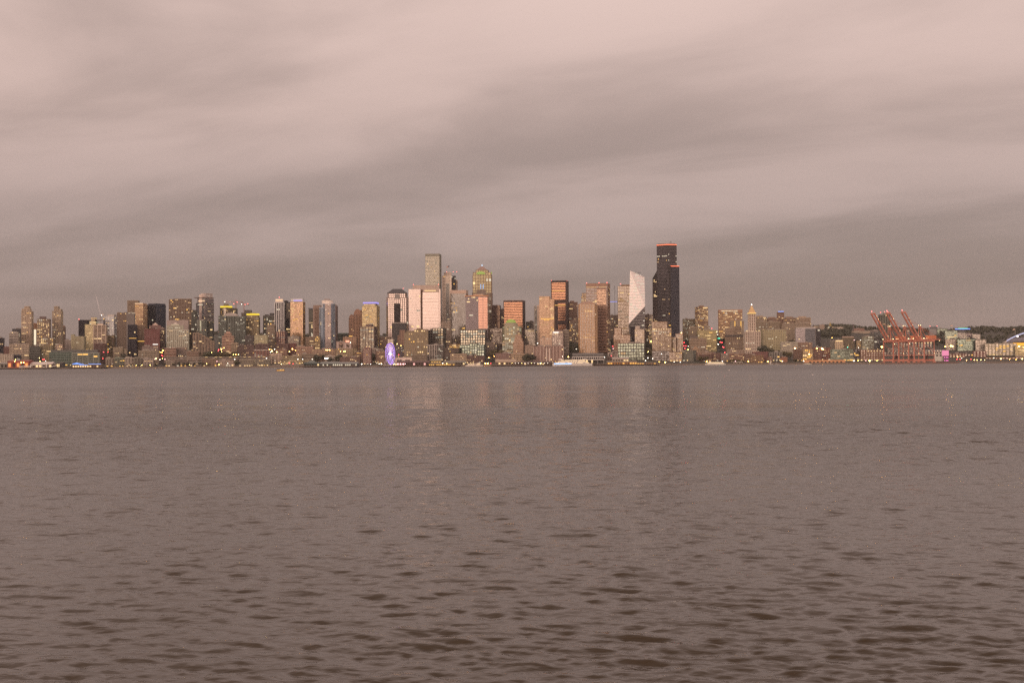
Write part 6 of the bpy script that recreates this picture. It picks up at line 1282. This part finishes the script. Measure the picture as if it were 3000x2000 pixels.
for x, yt, l in ((2791, 952, 'flag flying from a pole on the right hand hill'), (2974, 963, 'flag on a pole behind the stadium roof')):
    Y = R(20); c = P(x, yt, Y); g0 = zg(c.x, Y); root = empty('flagpole', (c.x, Y, g0)); tag(root, l, 'flag', 'flags on the hill')
    h = c.z - g0; mb = MB(); mb.tube((0, 0, -1), (0, 0, h), .3, 6); mb.build('pole', flat('white_paint', (0.55, 0.52, 0.5)), root)
    mb = MB(); mb.loft([[(-.3, 0, h - 3.4), (-.3, 0, h), (-.3, .08, h), (-.3, .08, h - 3.4)], [(-4, .5, h - 3.6), (-4, .5, h - .2), (-4, .58, h - .2), (-4, .58, h - 3.6)], [(-7.5, -.2, h - 4.2), (-7.5, -.2, h - 1), (-7.5, -.1, h - 1), (-7.5, -.1, h - 4.2)]]); mb.build('flag_cloth', wall('#b4907c'), root)

# ---------------- trees
def leaf_mat(name, c):
    m, t, b = principled(name)
    oi = N(t, 'ShaderNodeObjectInfo'); ge = N(t, 'ShaderNodeNewGeometry')
    wn = N(t, 'ShaderNodeTexNoise', i_Scale=0.5, i_Detail=3.0); tcn = N(t, 'ShaderNodeTexCoord'); L(t, tcn.outputs['Object'], wn.inputs['Vector'])
    k = math_node(t, 'ADD', math_node(t, 'MULTIPLY', wn.outputs[0], 1.1), 0.42)
    k = math_node(t, 'MULTIPLY', k, math_node(t, 'ADD', math_node(t, 'MULTIPLY', oi.outputs['Random'], 0.5), 0.75))
    vm = N(t, 'ShaderNodeVectorMath', operation='SCALE'); vm.inputs[0].default_value = c; L(t, k, vm.inputs['Scale'])
    L(t, vm.outputs[0], b.inputs['Base Color']); b.inputs['Roughness'].default_value = 0.8
    return m
LEAF = [leaf_mat('leaves_dark', (0.072, 0.080, 0.050)), leaf_mat('leaves_olive', (0.115, 0.105, 0.055)), leaf_mat('leaves_deep', (0.058, 0.066, 0.049))]
BARK = flat('bark', (0.05, 0.038, 0.03))
def crown_mesh(seed, kind):
    rnd = random.Random(seed); mb = MB(); lobes = []
    if kind == 'round':
        for i in range(9): a = rnd.uniform(0, 6.28); r = rnd.uniform(0, .32); lobes.append((r * math.cos(a), r * math.sin(a), rnd.uniform(.42, .86), rnd.uniform(.16, .27)))
    else:
        for i in range(10): z = .18 + .08 * i; r = .06; a = rnd.uniform(0, 6.28); lobes.append((r * math.cos(a), r * math.sin(a), z, .27 * (1.05 - z)))
    for lx, ly, lz, lr in lobes:
        for _ in range(46):
            d = Vector((rnd.gauss(0, 1), rnd.gauss(0, 1), rnd.gauss(0, 1))).normalized(); p = Vector((lx, ly, lz)) + d * lr * rnd.uniform(.55, 1.08)
            u = Vector((rnd.gauss(0, 1), rnd.gauss(0, 1), rnd.gauss(0, 1))).normalized(); v = u.cross(d).normalized() if u.cross(d).length > .01 else Vector((1, 0, 0)); u = v.cross(d)
            s = rnd.uniform(.030, .062); mb.poly([p - u * s - v * s * .6, p + u * s * .9 - v * s, p + u * s + v * s * .7, p - u * s * .6 + v * s])
    return mb
CROWNS = {}
for kind in ('round', 'conifer'):
    for sd in range(4 if kind == 'round' else 2):
        for li in range(3):
            mb = crown_mesh(sd * 7 + (50 if kind != 'round' else 0), kind); me = bpy.data.meshes.new('crown'); me.from_pydata(mb.v, [], mb.f); me.materials.append(LEAF[li]); CROWNS[(kind, sd, li)] = me
tm = MB(); tm.tube((0, 0, -.1), (0, 0, .5), .022, 6, r2=.012)
for a in range(5): tm.tube((0, 0, .34 + .04 * a), (.24 * math.cos(a * 1.7), .24 * math.sin(a * 1.7), .6 + .04 * a), .011, 5, r2=.004)
TRUNK = bpy.data.meshes.new('trunk'); TRUNK.from_pydata(tm.v, [], tm.f); TRUNK.materials.append(BARK)
trnd = random.Random(11)
def tree(label, x, yt, Y, h=None, kind='round', li=None, wide=1.0, group='trees in the city', z=None):
    """a tree whose top shows at photo pixel (x, yt)"""
    p = P(x, yt, Y); g0 = zg(p.x, Y) if z is None else z; hh = max(5.0, p.z - g0) if h is None else h
    if h is not None: g0 = min(g0, p.z - h) if z is None else z
    root = empty('tree' if kind == 'round' else 'conifer', (p.x, Y, g0), trnd.uniform(0, 6)); tag(root, label, 'tree', group)
    li = trnd.randrange(3) if li is None else li
    c = bpy.data.objects.new('crown', CROWNS[(kind, trnd.randrange(4 if kind == 'round' else 2), li)]); t = bpy.data.objects.new('trunk', TRUNK)
    for o in (c, t): col.objects.link(o); o.parent = root; o.scale = (hh * wide, hh * wide, hh)
    t.scale = (hh, hh, hh)
# small street trees in front of the quay buildings
qx = [(385, 1066), (408, 1066), (437, 1068), (456, 1063), (482, 1062), (507, 1064), (524, 1060), (538, 1061), (551, 1063), (570, 1061), (584, 1060), (596, 1062), (612, 1064), (692, 1056), (700, 1060), (735, 1066), (762, 1066)]
for i, (x, y) in enumerate(qx):
    tree('small dark street tree on the quay, number %s from the far left' % ('one two three four five six seven eight nine ten eleven twelve thirteen fourteen fifteen sixteen seventeen'.split()[i]), x, y, 2982 + (i % 3) * 1.5, None, 'round', 0 if i % 2 else 2, 1.2, 'street trees on the quay')
TT = [(362, 1030, R(3.1), 'dark tree beside the tan walk-up', 2, 1.1), (410, 1010, R(4.8), 'dark pointed tree left of the maroon block', 2, .8), (618, 1022, R(3.9), 'leafy park tree left of the steep lamp street', 0, 1.2), (634, 1008, R(4.2), 'tall slim park tree below the stepped brick block', 2, .7), (607, 1026, R(3.3), 'broad park tree beside the lower banded office', 0, 1.3), (650, 1024, R(3.6), 'olive park tree under the stepped brick block', 1, 1.3), (668, 1026, R(3.4), 'wide olive tree below the tan punched block', 1, 1.4), (690, 1024, R(3.4), 'round olive tree right of the tan punched block', 1, 1.3), (792, 1000, R(4.9), 'thin dark tree beside the maroon market hall', 2, .6), (926, 1040, R(2.1), 'round dark tree left of the flat white building', 2, 1.3), (968, 1047, R(1.7), 'dark tree in front of the flat white building', 2, 1.3), (996, 1040, R(2.2), 'dark round tree right of the flat white building', 0, 1.4), (946, 1038, R(2.9), 'dim tree behind the flat white building', 0, 1.1), (1110, 1003, R(5.2), 'dark tree above the grey block by the wheel', 2, 1.2), (1124, 1000, R(5.6), 'taller dark tree left behind the Ferris wheel', 0, 1.2), (1086, 1030, R(2.8), 'dark tree between the maroon condo and the wheel', 2, 1.0), (1095, 1035, R(2.4), 'shadowed tree beside the orange brick block', 0, 1.0), (1326, 1010, R(4.0), 'round dark tree above the low beige office', 2, 1.1), (1340, 1022, R(2.8), 'broad dark tree behind the low beige office', 0, 1.3), (1452, 1012, R(3.8), 'brown leafed tree left of the domed office', 1, 1.2), (1468, 1016, R(3.6), 'brown leafed tree just below the domed office', 1, 1.2), (1442, 1020, R(3.4), 'low brown tree right of the amber lamps', 1, 1.2), (1546, 1036, R(1.9), 'dark bushy tree left of the brick warehouse', 0, 1.3), (1558, 1038, R(1.7), 'second dark tree left of the brick warehouse', 2, 1.2), (1540, 1041, R(1.6), 'low dark tree beside the tan podium', 0, 1.2)]
TT += [(1672 + 7 * (i % 4) - (i // 4), 962 + 10 * i, R(10.2 - .8 * i), 'dark hillside street tree right of the black framed tower, %s from the top' % w, (2, 0)[i % 2], 1.3) for i, w in enumerate('first second third fourth fifth sixth seventh'.split())]
TT += [(1794, 948, R(12), 'dark tree behind the deco setback building', 2, 1.2), (1804, 958, R(11), 'dark tree left of the ribbed tower foot', 2, 1.2), (1894, 966, R(8.6), 'tall dark tree between the old tower and concrete office', 2, .9), (1904, 972, R(8), 'dark tree beside the tan concrete office', 0, 1.0), (1896, 1000, R(4.6), 'olive lit street tree below the old ribbed tower', 1, 1.0), (1903, 1010, R(4.0), 'yellow lit street tree beside the parking garage', 1, 1.0), (2006, 950, R(11), 'dark tree above the steep street', 2, 1.2), (2013, 962, R(10), 'second dark tree above the steep street', 2, 1.1), (2089, 953, R(13), 'round dark tree right of the lit condo tower', 2, 1.3), (2100, 953, R(13), 'round dark tree left of the hospital slab', 0, 1.3), (2116, 956, R(12.4), 'wide dark tree below the hospital slab', 2, 1.4), (2110, 968, R(11), 'dark tree at the head of the brake light street', 2, 1.2), (2112, 985, R(9), 'dark tree halfway down the brake light street', 2, 1.1), (2184, 950, R(12), 'dark tree left of the terracotta tower', 2, 1.0), (2238, 1006, R(5), 'large dark round tree right of the terracotta tower', 2, 1.5), (2250, 1014, R(4.4), 'dark tree in front of the olive courthouse block', 0, 1.2), (2312, 990, R(8.2), 'dark tree clump left of the blue grey office', 2, 1.4), (2322, 985, R(8.6), 'taller dark tree left of the blue grey office', 2, 1.2), (2140, 1053, R(.6), 'low green quay tree right of the passenger boat', 1, 1.6), (2152, 1051, R(.7), 'broad green quay tree in front of the brick quarter', 1, 1.6), (2165, 1053, R(.6), 'third green quay tree in front of the brick quarter', 1, 1.5), (2178, 1055, R(.5), 'small green quay tree at the end of the row', 1, 1.4), (2300, 1029, R(3.4), 'olive tree behind the salmon gable house', 1, 1.3), (2314, 1031, R(3), 'olive tree left of the dark brick loft', 1, 1.3), (2330, 1050, R(.8), 'dark quay bush left of the orange cargo shed', 0, 1.3), (2492, 980, R(8.6), 'dark tree behind the tan slab block', 2, 1.2), (2510, 985, R(8.6), 'dark tree above the small cream block', 2, 1.3), (2050, 1042, R(1.6), 'brown leafed quay tree left of the old brick quarter', 1, 1.6), (2066, 1044, R(1.4), 'wide brown quay tree behind the passenger boat', 1, 1.6), (2758, 962, R(20), 'dark cypress like tree right of the grey hill box', 2, .9), (2752, 985, R(13), 'dark tall tree right of the cranes', 2, 1.1), (2764, 992, R(11), 'dark tree between the cranes and the orange lamps', 2, 1.2), (2783, 1004, R(9.6), 'dark tree below the broad hill block', 2, 1.2)]
for x, y, Y, l, li, w in TT:
    pz = P(x, y, Y); hmax = 26.0
    tree(l, x, y, Y, None if pz.z - zg(pz.x, Y) < hmax else hmax, 'round', li, w)
for i, (x, y, l) in enumerate(((2562, 956, 'dark round tree standing out on the crest left of the cranes'), (2572, 961, 'smaller dark tree on the crest beside the cranes'), (2855, 966, 'pointed dark tree on the right hand ridge'), (2898, 968, 'second pointed tree along the right hand ridge'), (2990, 964, 'pointed tree above the stadium roof'), (2998, 963, 'last pointed tree at the right edge'))):
    tree(l, x, y, R(28), None, 'conifer' if i > 1 else 'round', 2, 1.3, 'trees standing on the ridge')
# far woods on the ridges: one mass nobody could count
def woods():
    rnd = random.Random(5); mb = MB()
    def clump(x, y, z, h):
        for _ in range(26):
            d = Vector((rnd.gauss(0, 1), rnd.gauss(0, 1), rnd.gauss(0, .9))).normalized(); r = h * .5 * rnd.uniform(.6, 1.0)
            p = Vector((x, y, z + h * .5)) + Vector((d.x * r * 1.1, d.y * r * 1.1, d.z * r)); s = h * rnd.uniform(.10, .2)
            u = Vector((rnd.gauss(0, 1), rnd.gauss(0, 1), rnd.gauss(0, 1))).normalized(); v = u.cross(d)
            if v.length < .05: continue
            v.normalize(); u = v.cross(d); mb.poly([p - u * s - v * s * .7, p + u * s - v * s, p + u * s * .8 + v * s, p - u * s + v * s * .8])
    def patch(x0, x1, Y0, Y1, n, h0=9, h1=17):
        for _ in range(n):
            Y = rnd.uniform(Y0, Y1); X = P(rnd.uniform(x0, x1), 1000, Y).x; clump(X, Y, zg(X, Y) - 1, rnd.uniform(h0, h1))
    patch(540, 780, 4900, 5500, 130); patch(880, 1180, 4900, 5500, 150); patch(1430, 1720, 4300, 4900, 90)
    patch(2376, 2490, 3960, 4300, 150, 10, 16); patch(2380, 2640, 4500, 5100, 190); patch(2640, 3060, 4300, 5300, 380); patch(2700, 3060, 3700, 4200, 130, 8, 14)
    patch(1990, 2130, 3900, 4200, 60); patch(-60, 480, 4700, 5300, 110, 7, 12)
    o = mb.build('woods', LEAF[2]); tag(o, 'dark wooded ridges showing between and behind the buildings', 'woods', kind='stuff')
woods()
hr = random.Random(9)
HL = [('white', '#9c8d82'), ('tan', '#86725f'), ('grey', '#726962'), ('cream', '#a5917c'), ('brown', '#6a564b'), ('pink', '#937a6f')]
n_ = 0
for x, y, where in ((2884, 982, 'below the pointed ridge trees'), (2905, 985, 'right of the banded office roof'), (2922, 980, 'high among the ridge trees'), (2912, 994, 'just above the stadium garage'), (2936, 985, 'left of the stadium arch'), (2945, 977, 'on the ridge above the stadium arch'), (2960, 974, 'right behind the stadium arch top'), (2776, 981, 'left of the broad hill block'), (2660, 964, 'seen between the crane booms'), (2700, 968, 'right of the third crane boom'), (2640, 970, 'behind the middle crane boom'), (2590, 972, 'behind the first crane boom')):
    Y = R(24 + hr.uniform(-2, 3)); c = P(x, y, Y); g0 = min(zg(c.x, Y) - 1, c.z - 9); cn, cw = HL[n_ % 6]; n_ += 1
    root = empty('hill_house', (c.x, Y, g0), hr.uniform(-.4, .4)); tag(root, '%s house with a pitched roof %s' % (cn, where), 'house', 'houses on the wooded ridge')
    w, d, h = hr.uniform(9, 15), 10, c.z - g0 - 3
    mb = MB(); mb.box(-w / 2, w / 2, 0, d, 0, h); mb.build('wall', wall(cw), root)
    mb = MB(); mb.loft([[(-w / 2 - .5, -.5, h), (-w / 2 - .5, d + .5, h), (-w / 2 - .5, d / 2, h + 3)], [(w / 2 + .5, -.5, h), (w / 2 + .5, d + .5, h), (w / 2 + .5, d / 2, h + 3)]]); mb.build('roof', wall('#5c4f49'), root)
    for k in range(3):
        mb = MB(); mb.box(-w / 2 + w * (.15 + .28 * k), -w / 2 + w * (.3 + .28 * k), -.12, .05, h - 3, h - 1.4); mb.build('window', W_HI() if hr.random() < .4 else glass('bk'), root)

# ---------------- streets running up the hill, lamps and traffic signals
def street(label, x0, x1, xa, xb, Y0=3010, Y1=3900):
    mb = MB(); n = 24
    for i in range(n):
        Ya, Yb = Y0 + (Y1 - Y0) * i / n, Y0 + (Y1 - Y0) * (i + 1) / n
        def pt(t, Y, side):
            x = (x0 + (xa - x0) * t) if side == 0 else (x1 + (xb - x1) * t); X = P(x, 1040, Y).x; return (X, Y, zg(X, Y) + .35)
        mb.poly([pt(i / n, Ya, 0), pt(i / n, Ya, 1), pt((i + 1) / n, Yb, 1), pt((i + 1) / n, Yb, 0)])
    o = mb.build('road', flat('asphalt', (0.05, 0.048, 0.047))); tag(o, label, 'road', kind='structure')
street('dark asphalt street climbing right of the long beige office', 466, 480, 474, 484); street('steep asphalt street right of the old offices', 2001, 2018, 2003, 2016); street('asphalt street with brake lights left of the classical building', 2100, 2124, 2104, 2116)
LM = {'o': glow('sodium_lamp', (1.0, .45, .10), 32, True), 'y': glow('yellow_lamp', (1.0, .70, .20), 20, True), 'w': glow('white_lamp2', (1.0, .85, .68), 9, True), 'r': glow('signal_red', (1.0, .06, .07), 11), 'g': glow('signal_green', (.1, .9, .55), 8), 'p': glow('pink_lamp2', (1.0, .5, .5), 10)}
LN = {'o': 'orange', 'y': 'yellow', 'w': 'white', 'r': 'red', 'g': 'green', 'p': 'pink'}
LAMPS = []
def lamp(x, y, Y, c, where, r=.95, kind='street_lamp'):
    r *= .72
    p = P(x, y, Y); g0 = (3.05 if Y < SHORE else zg(p.x, Y)); h = max(3.5, p.z - g0)
    sig = c in 'rg'
    root = empty('traffic_light' if sig else kind, (p.x, Y, g0))
    tag(root, ('%s traffic light %s' if sig else '%s street lamp %s') % (LN[c], where), 'traffic light' if sig else 'street lamp', 'traffic lights' if sig else 'street lamps')
    mb = MB(); mb.tube((0, 0, -.5), (0, 0, h), .16, 6, r2=.1); mb.bar((0, 0, h), (0, -1.2, h + .2), .14); mb.build('pole', flat('dark_steel', (0.05, 0.045, 0.045)), root)
    mb = MB(); mb.dome((0, -1.4, h), r, r * .8, r * .8, 8, 5, full=True); mb.build('lamp_head', LM[c], root)
    LAMPS.append((root.location + Vector((0, -2.5, h)), c, r))
SP = [
 (478, 1027, R(2.4), 'o', 'at the top of the climbing street left of the brick office', 1.5), (475, 1032, R(2.3), 'o', 'just below the top of the climbing street'), (470, 1031, R(2.2), 'y', 'on the left kerb of the climbing street'), (474, 1040, R(2.0), 'r', 'halfway up the climbing street', 1.5), (477, 1043, R(1.9), 'r', 'lower on the climbing street'), (458, 1049, R(.3), 'o', 'at the left foot of the climbing street', 1.3), (455, 1051, R(.2), 'p', 'left of the foot of the climbing street'), (469, 1053, R(.2), 'w', 'in the middle of the climbing street foot', 1.3), (484, 1052, R(.2), 'p', 'right of the climbing street foot'), (476, 1050, R(.4), 'y', 'behind the climbing street foot'),
 (649, 1023, R(3.0), 'o', 'below the stepped brick block', 1.4), (641, 1024, R(2.9), 'r', 'beside the park trees', 1.5), (640, 1028, R(2.8), 'r', 'under the other red light by the park trees'), (650, 1030, R(2.8), 'y', 'in front of the olive park trees'), (657, 1019, R(3.1), 'o', 'right of the stepped brick block foot'), (620, 1032, R(2.4), 'y', 'among the broad park trees'), (684, 1038, R(2.0), 'y', 'left of the yellow market lights'), (691, 1038, R(2.0), 'o', 'in the middle of the yellow market lights', 1.3), (699, 1038, R(2.0), 'y', 'at the right of the yellow market lights', 1.2), (688, 1052, R(.4), 'w', 'bright above the pinkish quay building', 1.2),
 (790, 1023, R(2.3), 'o', 'on the left of the big lamp cluster', 1.3), (797, 1028, R(2.2), 'y', 'at the heart of the big lamp cluster', 2.0), (805, 1023, R(2.3), 'w', 'on the top right of the big lamp cluster', 1.2), (793, 1031, R(2.2), 'w', 'at the lower left of the big lamp cluster', 1.2), (811, 1031, R(2.2), 'y', 'at the right end of the big lamp cluster', 1.3), (857, 1022, R(2.3), 'o', 'below the plain dark red market block', 1.6), (866, 1026, R(2.2), 'o', 'right of the dark red market block'), (848, 1030, R(1.8), 'y', 'above the cream low office', 1.3), (781, 1049, R(.3), 'w', 'left of the lit ramp', 1.3), (873, 1052, R(.3), 'w', 'right above the lit ramp', 1.2), (887, 1052, R(.3), 'w', 'further right of the lit ramp', 1.2), (915, 1052, R(.4), 'w', 'left of the round dark tree'), (825, 1066, R(-.2), 'y', 'at the foot of the lit ramp', 1.3), (848, 1063, 2958, 'r', 'under the lit ramp bridge', 1.3), (859, 1065, 2958, 'r', 'under the right end of the ramp bridge'),
 (956, 1025, R(2.6), 'o', 'in front of the long tan inn, left of three', 1.2), (961, 1025, R(2.6), 'o', 'in front of the long tan inn, middle of three', 1.2), (966, 1025, R(2.6), 'o', 'in front of the long tan inn, right of three', 1.2), (998, 1029, R(2.5), 'o', 'under the billboards, left one', 1.2), (1008, 1029, R(2.5), 'o', 'under the billboards, middle one', 1.4), (1012, 1029, R(2.5), 'y', 'under the billboards, right one'), (1027, 1003, R(4.2), 'w', 'at the roof of the second mural block', 1.2), (1060, 1067, 2958, 'w', 'by the slim maroon condo foot', 1.4), (1086, 1070, 2958, 'w', 'right of the slim maroon condo foot'), (1111, 1069, 2914, 'w', 'left on the amusement pier'), (1118, 1069, 2912, 'w', 'left of the wheel on the amusement pier', 1.4), (1155, 1069, 2908, 'w', 'right of the wheel legs'), (1166, 1069, 2908, 'p', 'at the left of the amusement shed'), (1173, 1068, 2908, 'p', 'in front of the amusement shed'), (1181, 1069, 2908, 'p', 'near the middle of the amusement shed'), (1187, 1069, 2908, 'p', 'right of the middle of the amusement shed'), (1168, 1039, R(1.7), 'r', 'above the cream block wall', 1.3), (1164, 1007, R(4), 'y', 'in front of the grey low block'), (1175, 1012, R(3.8), 'y', 'right of the grey low block'),
 (1297, 1064, 2908, 'w', 'in front of the amber restaurant', 1.3), (1309, 1067, 2908, 'y', 'right of the amber restaurant'), (1422, 1065, 2956, 'o', 'left of the twin orange pair by the tour boat', 1.8), (1429, 1065, 2956, 'o', 'right of the twin orange pair by the tour boat', 1.8), (1432, 1048, R(.8), 'o', 'above the twin orange pair', 1.2), (1448, 1043, R(1.4), 'o', 'left of the rosy brick building'), (1438, 1070, 2940, 'r', 'right of the tour boat'), (1539, 1060, 2956, 'p', 'glowing pink over the long lamp pier', 1.9), (1583, 1064, 2926, 'w', 'beside the ferry bow', 1.1), (1575, 1005, R(3.4), 'w', 'bright above the brick warehouse roof', 1.4), (1648, 1044, R(1.0), 'w', 'right of the brick warehouse'), (1665, 1045, R(1.2), 'o', 'left of the ferry terminal', 1.4), (1688, 1022, R(3.6), 'w', 'at the foot of the tan hipped tower'), (1712, 1036, R(.6), 'w', 'over the ferry terminal roof'), (1718, 1039, R(.6), 'y', 'on the ferry terminal roof'), (1771, 1046, 2944, 'w', 'at the right end of the boarding gallery', 1.1)]
SP += [(1500 + 9.5 * i, 1068, 2918, 'w' if i % 3 else 'y', 'on the long lamp pier, %s from the left' % w, .6) for i, w in enumerate('first second third fourth fifth sixth seventh eighth ninth tenth eleventh twelfth'.split())]
SP += [(1795, 1014, R(3.2), 'r', 'left of the speckled glass office', 1.3), (1796, 1021, R(2.8), 'p', 'below the red light by the speckled office'), (1791, 1042, R(1.2), 'r', 'left of the loading canopy', 1.1), (1907, 1000, R(3.4), 'o', 'beside the yellow lit street tree', 1.3), (1899, 1030, R(1.4), 'y', 'below the yellow lit street tree', 1.2), (1898, 1048, R(.6), 'w', 'right of the speckled glass office foot', 1.2), (1912, 1050, R(.5), 'w', 'at the left of the parking garage foot', 1.2), (1891, 1056, 2925, 'w', 'above the low dock shed', 1.3), (1938, 1036, R(1.6), 'w', 'in front of the parking garage'), (1949, 1066, 2950, 'y', 'on the quay right of the dock shed', 1.6), (1931, 1060, 2956, 'o', 'at the right end of the dock shed'), (1975, 1060, 2964, 'w', 'in front of the brown low block'), (1993, 1061, 2964, 'w', 'right of the brown low block', 1.1), (1996, 975, R(8), 'o', 'above the reddish old office', 1.5), (2004, 1003, R(5), 'r', 'near the top of the steep street', 1.3), (2003, 1013, R(4), 'r', 'left lane of the steep street', 1.4), (2009, 1013, R(4), 'r', 'right lane of the steep street', 1.3), (2006, 1020, R(3.4), 'r', 'lower left lane of the steep street', 1.2), (2016, 1014, R(3.8), 'w', 'at the right kerb of the steep street'), (2016, 1024, R(2.4), 'o', 'at the foot of the steep street', 1.3)]
SP += [(2085, 962, R(10.4), 'r', 'high left of the hospital slab', 1.2), (2099, 972, R(7.6), 'y', 'at the top of the brake light street'), (2102, 980, R(7), 'w', 'upper part of the brake light street'), (2104, 991, R(6), 'g', 'left green of the brake light street', 1.1), (2108, 991, R(6), 'g', 'right green of the brake light street', 1.1), (2110, 1002, R(5.2), 'r', 'upper left of the brake light street', 1.4), (2115, 1003, R(5.2), 'r', 'upper right of the brake light street', 1.4), (2104, 1008, R(4.8), 'w', 'white pair left of the brake light street', 1.7), (2117, 1016, R(4.2), 'r', 'lower left of the brake light street', 1.4), (2120, 1017, R(4.2), 'r', 'lower right of the brake light street', 1.3), (2123, 1032, R(1.4), 'r', 'above the grey stucco block', 1.2), (2070, 1060, R(.2), 'o', 'at the stern of the passenger boat', 1.3), (2116, 1058, R(.2), 'w', 'at the bow of the passenger boat', 1.2), (2154, 1058, R(.2), 'p', 'over the green quay trees'), (2192, 1058, R(.2), 'o', 'right of the green quay trees', 1.4), (2249, 1058, R(.2), 'o', 'in front of the small salmon house', 1.5), (2288, 1057, R(.2), 'o', 'left of the orange gable house'), (2292, 1057, R(.2), 'w', 'beside the orange gable house'), (2329, 1020, R(1.6), 'o', 'high mast above the dark brick loft', 2.3), (2370, 1037, R(1.0), 'o', 'in front of the yellow lit loft', 1.8), (2393, 1020, R(1.4), 'o', 'above the dark red brick warehouse', 1.6), (2408, 1021, R(1.4), 'o', 'high mast of strong light on the red brick block', 2.6), (2411, 1023, R(1.3), 'y', 'right of the strong high mast', 1.6), (2354, 1057, 2970, 'w', 'at the left end of the cargo shed', 1.5), (2483, 1017, R(1.4), 'g', 'above the low green office', 1.1), (2515, 1018, R(1.6), 'w', 'above the black cube'), (2501, 1058, R(.2), 'w', 'in front of the black cube', 1.7), (2514, 1056, R(.3), 'o', 'right of the black cube foot', 1.2), (2547, 1057, R(.2), 'y', 'bright in front of the brick eaves lamp warehouse', 2.3), (2536, 1056, R(.3), 'p', 'left in front of the eaves lamp warehouse'), (2569, 1058, R(.2), 'o', 'right in front of the eaves lamp warehouse'), (2583, 1016, R(1.2), 'o', 'big orange glare left of the crane legs', 2.6), (2521, 996, R(6.4), 'w', 'over the small cream block'), (2502, 996, R(6.6), 'p', 'right of the tan slab block'), (2437, 989, R(8), 'o', 'in the dark hillside trees')]
SP += [(2769, 1015, R(3), 'o', 'tall one right of the cranes', 1.5), (2785, 1013, R(3.2), 'o', 'left one of the glaring high masts', 2.2), (2790, 1014, R(3.2), 'y', 'right one of the glaring high masts', 2.0), (2805, 1045, R(2.4), 'o', 'left in front of the dark red warehouse'), (2817, 1049, R(2.2), 'w', 'in front of the dark red warehouse'), (2803, 1052, R(1), 'r', 'left at the foot of the dark red warehouse', 1.2), (2812, 1052, R(1), 'r', 'right at the foot of the dark red warehouse', 1.2), (2831, 1055, R(.6), 'o', 'below the small brown shed row', 1.1), (2844, 1052, R(.9), 'r', 'beside the maroon brick warehouse', 1.2), (2854, 1054, R(.7), 'o', 'at the left of the maroon warehouse foot', 1.2), (2862, 1055, R(.6), 'y', 'at the middle of the maroon warehouse foot'), (2873, 1054, R(.6), 'y', 'at the right of the maroon warehouse foot'), (2884, 1055, R(.6), 'y', 'between the two port sheds'), (2911, 1048, R(1.2), 'w', 'left on the rust coloured shed'), (2932, 1051, R(1), 'o', 'in the middle of the rust coloured shed', 1.7), (2957, 1052, R(1), 'o', 'right of the middle of the rust coloured shed'), (2976, 1053, R(1), 'o', 'near the right edge on the rust shed'), (2994, 1051, R(1), 'y', 'at the right edge of the rust shed', 1.7), (2985, 1014, R(4.0), 'y', 'under the stadium roof', 2.2), (2997, 1017, R(3.8), 'o', 'at the right edge under the stadium')]
SP += [(44, 1058, 2912, 'o', 'on the red cruise shed', 1.2), (63, 1062, 2912, 'o', 'left lamp low on the cruise shed', 1.5), (70, 1062, 2912, 'o', 'right lamp low on the cruise shed', 1.5), (126, 1053, R(.2), 'r', 'left red of the pair above the gangway', 1.2), (130, 1052, R(.2), 'r', 'right red of the pair above the gangway', 1.3), (118, 1058, R(.0), 'y', 'above the gangway bridge'), (134, 1057, R(.0), 'w', 'beside the tall gangway post'), (116, 1048, R(1.2), 'y', 'over the slate roofed office'), (304, 1031, R(3), 'r', 'left red beside the long green office', 1.2), (317, 1031, R(3), 'r', 'right red beside the long green office', 1.2), (302, 1050, R(.8), 'r', 'below the long green office end'), (46, 1053, R(.6), 'y', 'by the blue-black block'), (400, 1074, 2968, 'y', 'low on the quay before the olive condo', .8), (416, 1074, 2968, 'y', 'low on the quay before the pale pink condo', .8), (440, 1074, 2968, 'o', 'low on the quay left of the climbing street', .8), (556, 1073, 2968, 'y', 'low on the quay among the trees', .7), (642, 1077, 2962, 'o', 'at the water edge below the pinkish quay building', 1.1), (636, 1058, R(0), 'p', 'left of the pinkish quay building'), (668, 1064, R(0), 'w', 'in front of the pinkish quay building'), (606, 1065, R(0), 'y', 'in front of the warm brown quay building')]
for s_ in SP: lamp(*s_)
# ---------------- thin evening haze over the bay
hz = MB(); hz.box(-9000, 9000, -400, 11000, -3.2, 330)
hm = bpy.data.materials.new('evening_haze'); hm.use_nodes = True; ht = hm.node_tree; ht.nodes.clear()
pv = N(ht, 'ShaderNodeVolumePrincipled'); pv.inputs['Color'].default_value = (0.92, 0.90, 0.90, 1); pv.inputs['Density'].default_value = 1.6e-5; pv.inputs['Anisotropy'].default_value = 0.0
ho = N(ht, 'ShaderNodeOutputMaterial'); L(ht, pv.outputs[0], ho.inputs['Volume'])
tag(hz.build('haze', hm), 'thin grey pink evening haze over the bay', 'haze', kind='stuff')
